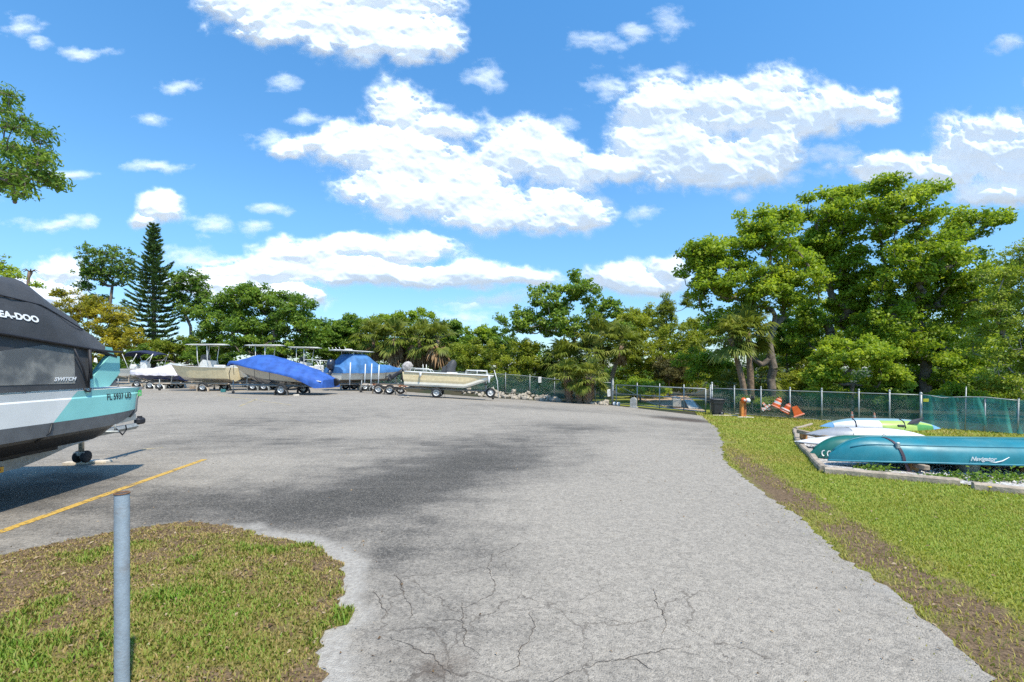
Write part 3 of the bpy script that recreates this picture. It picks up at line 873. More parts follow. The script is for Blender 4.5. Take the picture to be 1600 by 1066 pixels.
# ------------------------------------------------------------------ trees
BARK = pmat('grey_brown_bark', (0.17, 0.135, 0.105), 0.9, var=0.4, scale=4.0, bump=0.8, bscale=14.0)
BARK_L = pmat('pale_bark', (0.30, 0.26, 0.22), 0.9, var=0.35, scale=4.0, bump=0.6, bscale=14.0)
BARK_P = pmat('palm_bark', (0.22, 0.145, 0.095), 0.92, var=0.35, scale=7.0, bump=0.9, bscale=18.0)
OAK = leafmat('oak_leaf', (0.17, 0.25, 0.024), (0.33, 0.45, 0.038), (0.52, 0.59, 0.068), 0.54)
OAK_D = leafmat('dark_leaf', (0.085, 0.155, 0.024), (0.18, 0.30, 0.036), (0.33, 0.43, 0.060), 0.48)
OLIVE = leafmat('olive_leaf', (0.15, 0.20, 0.022), (0.31, 0.365, 0.036), (0.50, 0.51, 0.06), 0.5)
YELLOW = leafmat('yellow_leaf', (0.20, 0.21, 0.02), (0.42, 0.37, 0.03), (0.60, 0.50, 0.05), 0.48)
BROWNG = leafmat('brown_green_needle', (0.065, 0.072, 0.026), (0.156, 0.150, 0.052), (0.286, 0.221, 0.078), 0.3)
LIMEL = leafmat('lime_leaf', (0.19, 0.27, 0.03), (0.35, 0.44, 0.05), (0.54, 0.57, 0.09), 0.5)
PINE = leafmat('pine_needle', (0.031, 0.070, 0.025), (0.077, 0.147, 0.039), (0.154, 0.224, 0.056), 0.2)
PALM = leafmat('palm_frond', (0.09, 0.135, 0.022), (0.25, 0.29, 0.05), (0.50, 0.47, 0.15), 0.42, 0.4)
THATCH = leafmat('dead_palm_frond', (0.14, 0.085, 0.045), (0.33, 0.20, 0.10), (0.50, 0.36, 0.21), 0.15, 0.8)

def unit(a):
    return a / (np.linalg.norm(a, axis=-1, keepdims=True) + 1e-9)
def leaf_arrays(Cn, out, size, aspect, rg, up=0.7, outw=0.5, droop=0.0):
    n = len(Cn)
    nr = unit(rg.normal(size=(n, 3)) * 0.75 + np.array([0, 0, up]) + out * outw)
    d = unit(np.cross(nr, rg.normal(size=(n, 3))) + np.array([0, 0, -droop]) + out * 0.25)
    w = unit(np.cross(nr, d))
    s = (size * rg.uniform(0.6, 1.35, n))[:, None]
    V = np.empty((n, 4, 3))
    V[:, 0] = Cn - d * s * 0.5
    V[:, 1] = Cn + w * s * aspect * 0.5 + nr * s * 0.07
    V[:, 2] = Cn + d * s * 0.5
    V[:, 3] = Cn - w * s * aspect * 0.5 + nr * s * 0.07
    return V
def segs_mesh(A, B, ra, rb, k=5):
    """many tapered limbs at once"""
    A = np.asarray(A); B = np.asarray(B); n = len(A)
    t = unit(B - A)
    ref = np.where(np.abs(t[:, 2:3]) < 0.9, np.array([[0, 0, 1.0]]), np.array([[1.0, 0, 0]]))
    u = unit(np.cross(t, ref)); w = np.cross(t, u)
    an = np.arange(k) * 2 * np.pi / k
    ring = u[:, None] * np.cos(an)[None, :, None] + w[:, None] * np.sin(an)[None, :, None]
    V = np.concatenate([A[:, None] + ring * np.asarray(ra)[:, None, None], B[:, None] + ring * np.asarray(rb)[:, None, None]], 1)
    base = np.arange(n)[:, None, None] * 2 * k
    q = np.array([(i, (i + 1) % k, k + (i + 1) % k, k + i) for i in range(k)])
    return V.reshape(-1, 3), (base + q[None]).reshape(-1, 4)

def skeleton(base, fork, clumps, rtrunk, rg, bend=0.15):
    nodes = [np.array(base, float)]; par = [-1]
    nt = 5
    b, f = np.array(base, float), np.array(fork, float)
    H = np.linalg.norm(f - b)
    for i in range(1, nt + 1):
        p = b + (f - b) * i / nt + rg.normal(size=3) * np.array([1, 1, 0]) * H * 0.015
        nodes.append(p); par.append(len(nodes) - 2)
    order = np.argsort(np.linalg.norm(clumps - f, axis=1))
    tips = {}
    for ci in order:
        c = clumps[ci]
        N = np.array(nodes[2:])
        dv = c - N
        cost = np.linalg.norm(dv, axis=1) + 1.6 * np.clip(-dv[:, 2], 0, None) + 0.06 * np.linalg.norm(N - f, axis=1)
        j = int(np.argmin(cost)) + 2
        a = nodes[j]; L = np.linalg.norm(c - a)
        side = rg.normal(size=3) * L * bend
        last = j
        k = 3 if L > 1.0 else 2
        for i in range(1, k + 1):
            t = i / k
            p = a + (c - a) * t + side * math.sin(math.pi * t) + np.array([0, 0, -0.10 * L * math.sin(math.pi * t)])
            nodes.append(p); par.append(last); last = len(nodes) - 1
        tips[ci] = last
    n = len(nodes); r = np.zeros(n)
    cnt = np.zeros(n)
    for t in tips.values():
        cnt[t] += 1
    for i in range(n - 1, 0, -1):
        cnt[par[i]] += cnt[i]
    r = rtrunk * np.clip(np.maximum(cnt, 0.5) / max(1, cnt[1]), 0, 1) ** 0.46
    r = np.maximum(r, rtrunk * 0.05)
    nodes = np.array(nodes); par = np.array(par)
    A = nodes[par[1:]]; B = nodes[1:]
    ra = np.minimum(r[par[1:]], r[1:] * 1.35); rb = r[1:]
    first = np.arange(len(ra)) < nt
    ra = np.where(first, np.linspace(1.35, 1.0, len(ra)) * rtrunk if False else np.maximum(ra, rb), ra)
    ra[0] = rtrunk * 1.45
    return A, B, ra, rb

def crown_leaves(clumps, rads, n, size, aspect, rg, up, outw, droop, flat=0.62, shell=0.45, tint0=0.5, tvar=0.16):
    w = rads ** 2; w = w / w.sum()
    cid = rg.choice(len(clumps), n, p=w)
    d = unit(rg.normal(size=(n, 3)))
    d[:, 2] = np.where(d[:, 2] < 0, d[:, 2] * 0.55, d[:, 2])
    rr = rg.random(n) ** shell
    off = d * rr[:, None] * rads[cid][:, None] * np.array([1, 1, flat])
    Cn = clumps[cid] + off
    V = leaf_arrays(Cn, unit(d * np.array([1, 1, 1.3])), size, aspect, rg, up, outw, droop)
    ct = rg.normal(0, tvar, len(clumps))
    tint = np.clip(tint0 + ct[cid] + rg.normal(0, 0.13, n), 0, 1)
    return V.reshape(-1, 3), np.repeat(tint, 4), Cn, cid

def lobes_to_clumps(lobes, D, crad, rg, per=1.0, depth=0.85):
    cs, rs = [], []
    for lb in lobes:
        px, py, rx, ry = lb[:4]
        off = lb[4] if len(lb) > 4 else 0.0
        c = np.array(P(px, py, D + off)); s = (D + off) / F
        ax_, az_ = rx * s, ry * s; ay_ = min(ax_ * depth, max(ax_, az_))
        vol = (ax_ * ay_ * az_) ** (1 / 3)
        k = max(3, int(per * 7.0 * (ax_ * az_) / (crad ** 2 * 2.2)))
        d = unit(rg.normal(size=(k, 3)))
        rr = rg.random(k) ** 0.42 * rg.uniform(.86, 1.16, k)
        inset = max(0.35, 1 - crad * 0.6 / max(ax_, 0.1)); insz = max(0.3, 1 - crad * 0.5 / max(az_, 0.1))
        cs.append(c + d * rr[:, None] * np.array([ax_ * inset, ay_ * inset, az_ * insz]))
        rs.append(crad * rg.uniform(0.6, 1.25, k))
    return np.concatenate(cs), np.concatenate(rs)

TREES = 0
def tree(name, label, cat, D, lobes, trunk, fork, rtrunk, leaf, nl, lsize, aspect=0.55, crad=0.9, bark=None, seed=0, group=None, up=0.55, outw=0.6, droop=0.0, flat=0.78,
         shell=0.6, tint0=0.5, tvar=0.16, per=1.0, twig=0.35, depth=0.85, crown='crown'):
    """lobes and fork are given where the photograph shows them, D metres away"""
    rg = np.random.default_rng(1000 + seed)
    cl, rd = lobes_to_clumps(lobes, D, crad * 0.62, rg, per * 1.35, depth)
    nl = int(nl * 1.58); lsize *= 0.82; rtrunk = rtrunk * 0.72
    bx = (trunk - CX) / F * D
    base = (bx, D, gzf(bx, D) - 0.15)
    fk = np.array(P(fork[0], fork[1], D))
    root = thing(name, label, cat, base, 0, group)
    org = np.array(base)
    A, B, ra, rb = skeleton(base, fk, cl, rtrunk, rg)
    V, Fq = segs_mesh(A, B, ra, rb, 6)
    mesh_np('trunk', V - org, Fq, bark or BARK, root, smooth=True)
    LV, tint, Cn, cid = crown_leaves(cl, rd, nl, lsize, aspect, rg, up, outw, droop, flat, shell, tint0, tvar)
    Lf = np.arange(nl)[:, None] * 4 + np.array([[0, 1, 2, 3]])
    mesh_np(crown, LV - org, Lf, leaf, root, attrs={'tint': tint})
    if twig > 0:
        k = int(min(nl, len(cl) * 6 * twig))
        pick = rg.choice(nl, k, replace=False)
        a = cl[cid[pick]]; b2 = Cn[pick]
        V, Fq = segs_mesh(a, b2, np.full(k, 0.022), np.full(k, 0.007), 3)
        mesh_np('twigs', V - org, Fq, bark or BARK, root)['kind'] = 'stuff'
    return root

def bush(name, label, D, lobes, leaf, nl, lsize, seed, group=None, aspect=0.55, crad=0.8, cat='bush', **kw):
    px = np.mean([l[0] for l in lobes]); py = max(l[1] for l in lobes)
    return tree(name, label, cat, D, lobes, px, (px, py + 8), kw.pop('rt', 0.10), leaf, nl, lsize, aspect, crad, seed=seed, group=group, **kw)

# ---- the tall trees on the right, behind the fence
tree('oak_tree', 'leafy oak with forked brown trunk right of the two leaning palms', 'tree', 29,
     [(1112, 430, 60, 60), (1098, 398, 42, 32), (1190, 372, 62, 46), (1182, 450, 68, 52), (1246, 440, 50, 58), (1128, 505, 40, 30), (1220, 340, 30, 24)], 1206, (1206, 560), 0.34, OAK, 26000, 0.26, crad=1.0, seed=1, tint0=0.52)
tree('oak_tree', 'tallest bright green oak with crooked limbs above the orange cones', 'tree', 32,
     [(1292, 335, 58, 46), (1300, 400, 62, 58), (1262, 505, 46, 40), (1342, 470, 62, 60), (1318, 298, 36, 22), (1260, 390, 36, 40)], 1292, (1296, 520), 0.38, OAK, 26000, 0.27, crad=1.05, seed=2, tint0=0.55)
tree('oak_tree', 'broad dense oak filling the right behind the chain-link fence', 'tree', 29,
     [(1400, 335, 72, 46), (1432, 415, 96, 66), (1505, 352, 62, 30), (1500, 450, 78, 76), (1385, 520, 66, 58), (1470, 560, 92, 56), (1556, 345, 26, 14), (1380, 292, 34, 18), (1450, 300, 40, 18)], 1445, (1445, 560), 0.42, OAK, 42000, 0.26, crad=1.05, seed=3, tint0=0.5)
tree('small_oak_tree', 'low bright young oak just behind the fence by the orange cones', 'tree', 24.6,
     [(1330, 556, 70, 34), (1282, 588, 34, 22), (1392, 588, 44, 24)], 1332, (1332, 600), 0.13, OAK, 12500, 0.22, crad=0.75, seed=4, tint0=0.62, group=None)
tree('drooping_tree', 'yellowish fine-leaved tree leaning in at the right edge over the netting', 'tree', 21,
     [(1606, 450, 72, 66), (1582, 535, 62, 56), (1650, 400, 80, 50), (1568, 600, 40, 26), (1640, 560, 60, 60), (1556, 480, 30, 26)], 1640, (1640, 590), 0.22, LIMEL, 26000, 0.15, aspect=0.45, crad=0.75, seed=5, tint0=0.55, droop=0.4, bark=BARK_L)
# ---- understorey behind the right fence
for i, (D, lob, lf, n, ls, t0, lab) in enumerate([
        (31, [(1262, 600, 46, 26)], OLIVE, 5000, .2, .45, 'olive shrub behind the fence under the forked oak'),
        (33, [(1130, 590, 44, 30), (1095, 570, 40, 30)], OAK, 8500, .2, .5, 'bright shrub between the gate and the leaning palms'),
        (32, [(1400, 605, 66, 24)], OAK_D, 6500, .22, .5, 'dark shrub behind the striped kayak and fence'),
        (31, [(1490, 600, 66, 34)], OAK_D, 7500, .22, .5, 'dark thicket behind the teal netting'),
        (28, [(1590, 610, 66, 30)], OLIVE, 6000, .2, .35, 'scrubby bush behind the netting at the right edge'),
        (34, [(1330, 610, 60, 24)], OAK_D, 5500, .22, .3, 'shadowy bush under the low bright oak'),
        (33, [(1190, 615, 40, 18)], OLIVE, 4000, .2, .4, 'low bush behind the orange post'),
        (38, [(1245, 570, 60, 50)], OLIVE, 8000, .22, .4, 'tall olive bush seen through the oak trunks'),
        (41, [(1480, 520, 130, 80)], OAK, 12000, .3, .3, 'dark tree mass behind the broad oak'),
        (27, [(1180, 630, 34, 14)], OAK, 2600, .18, .5, 'ankle-high bush behind the fence by the painted post'),
        (26, [(1300, 622, 50, 18)], OAK, 4200, .18, .45, 'leafy bush low behind the fence right of the cones'),
        (25, [(1395, 625, 56, 20)], OAK_D, 4600, .18, .55, 'green bush low behind the fence above the striped kayak'),
        (24, [(1500, 622, 60, 22)], OAK, 5200, .17, .45, 'leafy bush low behind the teal netting'),
        (24, [(1590, 624, 50, 22)], LIMEL, 4200, .16, .45, 'fresh green bush low behind the netting at the right edge'),
        (34, [(1000, 606, 44, 16)], OAK, 3600, .2, .55, 'leafy bush behind the left half of the gate'),
        (35, [(1230, 530, 56, 44)], OAK, 9000, .24, .42, 'mid-green foliage between the two tall oak trunks'),
        (41, [(1330, 520, 90, 60)], OAK, 9000, .3, .3, 'dark tree mass behind the tallest oak')]):
    bush('shrub', lab, D, lob, lf, n, ls, 20 + i, 'shrubs behind the right fence', tint0=t0)
# ---- middle: airy tree, hedges
tree('airy_tree', 'airy tree with pale forked branches rising above the gate palms', 'tree', 40,
     [(905, 448, 40, 28), (858, 470, 46, 32), (818, 505, 44, 30), (940, 478, 34, 30), (886, 508, 60, 32), (962, 520, 34, 24)], 890, (889, 545), 0.24, OAK_D, 11500, 0.32, crad=0.95, seed=6, tint0=0.62, bark=BARK_L, twig=0.8, per=0.8)
for i, (D, lob, lf, n, ls, t0, asp, drp, lab) in enumerate([
        (40, [(740, 560, 46, 36), (722, 590, 40, 24)], OLIVE, 11000, .22, .42, .55, 0, 'yellow-green hedge bush behind the skiff'),
        (39.5, [(800, 556, 50, 36), (790, 590, 50, 26)], OLIVE, 12000, .22, .52, .55, 0, 'large yellow-green bush above the left run of fence'),
        (40, [(850, 570, 44, 36), (850, 600, 40, 20)], OLIVE, 9500, .22, .42, .55, 0, 'dull green bush left of the squat palms'),
        (41, [(985, 520, 38, 40), (1000, 565, 46, 46)], OLIVE, 12500, .24, .52, .5, .2, 'golden olive bush behind the gate'),
        (42, [(1060, 545, 50, 46), (1075, 590, 50, 30)], OLIVE, 11000, .24, .48, .5, .2, 'olive bush behind the right half of the gate'),
        (39, [(1046, 578, 34, 28)], BROWNG, 6000, .34, .4, .16, .8, 'dark brownish feathery bush behind the gate'),
        (38, [(1010, 612, 40, 14)], OAK, 3600, .2, .7, .55, 0, 'bright low bush just behind the gate bars')]):
    bush('hedge_bush', lab, D, lob, lf, n, ls, 40 + i, 'bushes along the far fence', tint0=t0, aspect=asp, droop=drp)
tree('casuarina_tree', 'thin feathery casuarina poking up left of the oaks', 'tree', 46,
     [(1042, 482, 20, 26), (1035, 510, 24, 24), (1072, 470, 12, 16)], 1042, (1042, 520), 0.12, OLIVE, 3600, 0.42, aspect=0.16, crad=0.7, seed=7, droop=0.7, tint0=0.30)
# ---- left middle
tree('spreading_tree', 'dark spreading tree with rounded crown behind the blue covered boat', 'tree', 46,
     [(398, 464, 50, 24), (352, 490, 46, 32), (450, 480, 54, 30), (390, 512, 72, 34), (470, 515, 48, 32), (330, 536, 40, 24), (420, 545, 86, 24), (495, 530, 30, 24)], 412, (412, 555), 0.42, OAK_D, 36000, 0.30, crad=1.15, seed=8, tint0=0.5, tvar=0.2)
for i, (D, lob, lf, n, ls, t0, lab) in enumerate([
        (48, [(548, 508, 34, 20), (528, 530, 34, 26)], OAK_D, 9000, .28, .55, 'green bush right of the spreading tree'),
        (49, [(590, 506, 40, 20), (570, 540, 46, 26)], OAK, 9000, .28, .5, 'bright bush behind the left cabbage palms'),
        (50, [(648, 497, 40, 16), (660, 530, 50, 30)], OAK, 10000, .28, .42, 'green bush rising above the cabbage palms'),
        (48, [(706, 514, 22, 18), (716, 540, 36, 26)], OAK_D, 7000, .28, .5, 'small tree right of the cabbage palms'),
        (52, [(770, 534, 44, 24)], OAK_D, 6500, .3, .4, 'dull bush beyond the skiff bow'),
        (53, [(500, 525, 44, 26), (512, 550, 40, 20)], OAK_D, 7500, .3, .5, 'green bush filling the gap beside the spreading tree'),
        (51, [(748, 524, 34, 18), (730, 540, 30, 18)], OAK, 5200, .28, .5, 'bright bush closing the gap right of the palm row'),
        (50, [(1090, 520, 30, 34)], OLIVE, 5200, .28, .5, 'olive tree top just left of the leaning palms'),
        (54, [(620, 545, 70, 30)], OAK_D, 7500, .3, .42, 'dark bush low behind the cabbage palms'),
        (50, [(1000, 505, 34, 30), (975, 500, 26, 22)], OLIVE, 7000, .28, .5, 'olive tree tops left of the feathery casuarina'),
        (52, [(296, 545, 44, 24), (250, 550, 44, 22)], OLIVE, 10500, .26, .38, 'olive hedge behind the cream boat'),
        (50, [(215, 555, 40, 18), (330, 560, 44, 18)], OAK_D, 8000, .26, .4, 'dark hedge low behind the moored trailers')]):
    bush('background_bush', lab, D, lob, lf, n, ls, 60 + i, 'bushes behind the boats', tint0=t0)
# ---- left
tree('umbrella_tree', 'airy umbrella-crowned tree left of the norfolk pine', 'tree', 56,
     [(168, 402, 44, 22), (138, 425, 24, 18), (196, 425, 20, 22), (165, 430, 34, 20), (130, 448, 18, 10), (152, 468, 24, 12)], 175, (174, 450), 0.22, OAK_D, 5200, 0.33, crad=0.75, seed=9, tint0=0.5, flat=0.8, per=1.5, twig=0.9, shell=.8)
tree('umbrella_tree', 'airy umbrella-crowned tree right of the norfolk pine', 'tree', 54,
     [(296, 438, 32, 20), (278, 458, 20, 22), (314, 460, 20, 24), (298, 485, 30, 20)], 292, (294, 490), 0.22, OAK_D, 5400, 0.33, crad=0.75, seed=10, tint0=0.5, flat=0.8, per=1.5, twig=0.9, shell=.8)
tree('yellow_tree', 'bright yellow leaved tree behind the black covered boat', 'tree', 42,
     [(122, 482, 40, 26), (165, 500, 44, 38), (196, 530, 32, 26), (95, 460, 20, 10), (150, 530, 50, 26), (160, 555, 50, 16)], 165, (165, 545), 0.18, YELLOW, 14500, 0.24, aspect=0.5, crad=0.8, seed=11, tint0=0.5, tvar=0.26)
tree('edge_tree', 'green branch tips showing above the black boat cover', 'tree', 24,
     [(0, 418, 28, 12), (18, 432, 20, 6), (-40, 420, 50, 40), (60, 446, 10, 6)], -60, (-50, 450), 0.14, OAK, 3600, 0.16, crad=0.45, seed=12, tint0=0.6)

# ---- norfolk pine
def norfolk(px, D, ytop, ybase, label):
    rg = np.random.default_rng(77)
    bx = (px - CX) / F * D
    base = np.array((bx, D, gzf(bx, D) - 0.1))
    top = P(px, ytop, D).z
    H = top - base[2]
    root = thing('norfolk_pine', label, 'tree', tuple(base))
    mb = MB(); mb.tube([(0, 0, 0), (0.05, 0, H * .35), (-0.05, 0, H * .7), (0, 0, H)], [0.30, 0.22, 0.12, 0.02], 8); mb.build('trunk', BARK, root)
    A, B, ra, rb, LC, LO, LD = [], [], [], [], [], [], []
    z = H * 0.17
    while z < H * 0.985:
        t = z / H
        Lmax = (0.5 + 3.6 * (1 - t) ** 0.72) * (0.75 if t < 0.3 else 1.0)
        Lmax *= 0.62 if t > 0.72 else 1.0
        k = 7 if t < 0.85 else 5
        a0 = rg.random() * 6.28
        for i in range(k):
            an = a0 + 6.28 * i / k + rg.normal(0, .12)
            L = Lmax * rg.uniform(0.7, 1.1)
            el = R(8) + R(30) * t
            pts = []
            for s in np.linspace(0, 1, 5):
                rr = L * s
                pts.append(np.array((math.cos(an) * rr, math.sin(an) * rr, z - 0.10 * L * math.sin(math.pi * s * .9) + rr * math.tan(el) * s * 0.6)))
            for j in range(4):
                A.append(pts[j]); B.append(pts[j + 1]); ra.append(0.05 * (1 - j / 4.5)); rb.append(0.05 * (1 - (j + 1) / 4.5))
            n = int(16 + 34 * L)
            s = rg.uniform(0.22, 1.02, n)
            seg = np.minimum((s * 4).astype(int), 3)
            P0 = np.array(pts)
            c = P0[seg] + (P0[seg + 1] - P0[seg]) * (s * 4 - seg)[:, None]
            side = np.array((-math.sin(an), math.cos(an), 0)); fw = np.array((math.cos(an), math.sin(an), 0.0))
            lat = rg.uniform(-1, 1, n) * 0.42 * (1.15 - s) * L ** 0.5
            c = c + side * lat[:, None] + np.array([0, 0, 1]) * rg.uniform(-0.02, 0.18, n)[:, None]
            LC.append(c); LD.append(unit(fw * 0.9 + side * (np.sign(lat) * 0.7)[:, None] + np.array([0, 0, 0.55]) + rg.normal(size=(n, 3)) * .25))
        z += H * 0.033 * (1.15 - 0.55 * t) * rg.uniform(.85, 1.15)
    V, Fq = segs_mesh(A, B, ra, rb, 4); mesh_np('branches', V, Fq, BARK, root)['kind'] = 'stuff'
    c = np.concatenate(LC); d = np.concatenate(LD); n = len(c)
    w = unit(np.cross(d, rg.normal(size=(n, 3)))); s = rg.uniform(.28, .55, n)[:, None]
    Vl = np.empty((n, 4, 3)); Vl[:, 0] = c - d * s * .4; Vl[:, 1] = c + w * s * .14; Vl[:, 2] = c + d * s * .6; Vl[:, 3] = c - w * s * .14
    mesh_np('crown', Vl.reshape(-1, 3), np.arange(n)[:, None] * 4 + np.array([[0, 1, 2, 3]]), PINE, root, attrs={'tint': np.repeat(np.clip(rg.normal(.65, .25, n), 0, 1), 4)})
norfolk(240, 54, 347, 545, 'tall dark norfolk pine with tiered branches at the left')

# ---- sabal palms
def fronds(rg, n, elev_lo, elev_hi, pet, rad, nleaf, droop, width=0.045):
    """fan leaves round a growing point at the origin: vertices and faces"""
    Vs = []
    tints = []
    A, B = [], []
    for i in range(n):
        an = rg.random() * 6.283
        el = R(elev_lo + (elev_hi - elev_lo) * (i + rg.random()) / n)
        dr = np.array((math.cos(an) * math.cos(el), math.sin(an) * math.cos(el), math.sin(el)))
        pl = pet * rg.uniform(.75, 1.2)
        tip = dr * pl + np.array((0, 0, -0.12 * pl * (1 - math.sin(el))))
        A.append(np.zeros(3)); B.append(tip)
        side = unit(np.cross(dr, np.array((0, 0, 1.0)) + rg.normal(size=3) * .15))
        nrm = np.cross(side, dr)
        th = np.linspace(-1.9, 1.9, nleaf) + rg.normal(0, .04, nleaf)
        L = rad * rg.uniform(.8, 1.1) * (0.62 + 0.38 * np.cos(th * 0.75)) * rg.uniform(.85, 1.1, nleaf)
        ld = unit(dr * np.cos(th)[:, None] + side * np.sin(th)[:, None] + nrm * (0.22 * np.abs(np.sin(th)))[:, None])
        mid = tip + ld * (L * .55)[:, None]
        end = mid + unit(ld + np.array((0, 0, -droop)) * rg.uniform(.5, 1.4, nleaf)[:, None]) * (L * .5)[:, None]
        wv = unit(np.cross(ld, nrm)) * width * rad
        V = np.empty((nleaf, 5, 3))
        V[:, 0] = tip - wv * .25; V[:, 1] = tip + wv * .25; V[:, 2] = mid + wv; V[:, 3] = mid - wv; V[:, 4] = end
        Vs.append(V.reshape(-1, 3))
        tints.append(np.repeat(np.clip(rg.normal(0.42, .12) + rg.normal(0, .12, nleaf), 0, 1), 5))
    V = np.concatenate(Vs); m = len(V) // 5
    b5 = np.arange(m)[:, None] * 5
    Fq = np.concatenate([b5 + np.array([[0, 1, 2]]), b5 + np.array([[0, 2, 3]]), b5 + np.array([[3, 2, 4]])])
    return V, Fq, np.concatenate(tints), np.array(A), np.array(B)
def palm(label, D, trunk_px, base_y, head, rad_px, seed, skirt=0.0, boots=False, group='cabbage palms', nf=30, rt=0.16, name='cabbage_palm', elev=(-45, 85)):
    rg = np.random.default_rng(300 + seed)
    bx = (trunk_px - CX) / F * D
    base = np.array((bx, D, gzf(bx, D) - 0.1))
    hd = np.array(P(head[0], head[1], D)) - base
    rad = rad_px / F * D
    root = thing(name, label, 'palm', tuple(base), 0, group)
    mb = MB()
    k = 9
    pts = [Vector((hd[0] * (t ** 1.6), hd[1] * t, hd[2] * t)) for t in np.linspace(0, 1, k)]
    mb.tube(pts, [rt * (1.25 - 0.35 * t + 0.05 * math.sin(40 * t)) for t in np.linspace(0, 1, k)], 10)
    mb.build('trunk', BARK_P, root)
    if boots:
        bm_ = MB()
        zt = hd[2]
        for r_ in range(int(zt / 0.13)):
            for q in range(6):
                an = q * 1.047 + (r_ % 2) * 0.52 + rg.normal(0, .08)
                t = (r_ + 0.5) * 0.13 / zt
                c = Vector((hd[0] * t ** 1.6, 0, hd[2] * t)); o = Vector((math.cos(an), math.sin(an), 0)); s = Vector((-math.sin(an), math.cos(an), 0))
                sgn = 1 if (q + r_) % 2 else -1
                b0 = c + o * rt * .95; tp = c + o * (rt + .14 * rg.uniform(.7, 1.3)) + Vector((0, 0, .26)) + s * .10 * sgn
                bm_.add([b0 - s * .05, b0 + s * .05, b0 + Vector((0, 0, .06)), tp - s * .02, tp + s * .02, tp + o * -.03], [(0, 1, 4, 3), (1, 2, 5, 4), (2, 0, 3, 5), (3, 4, 5)])
        bm_.build('leaf_bases', pmat('palm_boot', (0.36, 0.24, 0.15), 0.9, var=0.4, scale=9.0), root)
    V, Fq, tn, A, B = fronds(rg, nf, elev[0], elev[1], rad * 0.5, rad * 0.62, 22, 1.0)
    mesh_np('crown', V + hd, Fq, PALM, root, attrs={'tint': tn})
    pv, pf = segs_mesh(A + hd, B + hd, np.full(len(A), .022), np.full(len(A), .012), 3)
    mesh_np('stalks', pv, pf, pmat('palm_stalk', (0.16, 0.17, 0.05), 0.6), root)
    if skirt > 0:
        V, Fq, tn, A, B = fronds(rg, int(nf * .8), -88, -52, rad * 0.42, rad * 0.62 * skirt, 16, 2.0, 0.06)
        mesh_np('dead_skirt', V + hd, Fq, THATCH, root, attrs={'tint': tn})
    return root
palm('tall palm with dead fronds hanging, left of the gate group', 37, 925, 622, (921, 553), 40, 1, skirt=.5)
palm('straight tall palm rising highest behind the squat palms', 37.4, 940, 625, (941, 531), 42, 2, skirt=.35)
palm('leaning tall palm nearest the gate post', 36.6, 951, 627, (972, 541), 40, 3, skirt=.35)
palm('curved palm left behind the squat palms', 38, 886, 620, (880, 566), 44, 4, skirt=.3)
palm('squat palm with criss-cross leaf bases, left one of three', 32.9, 890, 627, (886, 590), 34, 5, boots=True, rt=.2, nf=26)
palm('squat palm with criss-cross leaf bases, middle one of three', 32.4, 906, 629, (904, 594), 30, 6, boots=True, rt=.19, nf=24)
palm('squat palm with criss-cross leaf bases, right one of three', 32.0, 920, 630, (923, 590), 36, 7, boots=True, rt=.2, nf=28)
palm('cabbage palm with brown skirt behind the blue hardtop boat', 44, 582, 600, (584, 530), 37, 8, skirt=.9)
palm('cabbage palm second from left in the row of skirted palms', 43, 618, 600, (616, 530), 38, 9, skirt=1.1)
palm('cabbage palm with long thatch skirt, third in the row', 43, 656, 600, (655, 532), 37, 10, skirt=1.3)
palm('cabbage palm with long thatch skirt at the right end of the row', 42, 678, 602, (684, 532), 38, 11, skirt=1.3)
palm('left leaning orange-barked palm behind the painted post', 27.5, 1166, 640, (1141, 530), 44, 12, rt=.15, skirt=.25, nf=34)
palm('right leaning palm beside the forked oak trunk', 28, 1174, 640, (1168, 520), 46, 13, rt=.17, skirt=.25, nf=34)
palm('low fan palm between the leaning palms and the gate', 30, 1140, 645, (1142, 604), 36, 14, nf=20, rt=.1)
palm('low fan palm in the shade behind the orange post', 31, 1186, 645, (1188, 590), 44, 15, nf=22, rt=.1)
# dead palm stump above the boat cover
dp = thing('dead_palm', 'bare dead palm trunk with a ragged tip above the black cover', 'palm', (P(40, 560, 40).x, 40, gzf(-42, 40)))
hz_ = P(44, 425, 40).z - gzf(-42, 40)
m = MB(); m.tube([(-.2, 0, 0), (0, 0, hz_ * .5), (.25, 0, hz_ - .5), (.42, 0, hz_)], [.16, .13, .11, .17], 8); m.build('trunk', BARK_P, dp)
m = MB()
for an, ln in ((0.2, .7), (2.9, .9), (4.4, .6), (1.5, .5), (5.6, .7)):
    m.tube([(.42, 0, hz_ - .05), (.42 + math.cos(an) * ln * .5, math.sin(an) * ln * .5, hz_ + .2), (.42 + math.cos(an) * ln, math.sin(an) * ln, hz_ + .02)], [.07, .05, .015], 5)
m.build('frond_stubs', BARK, dp)

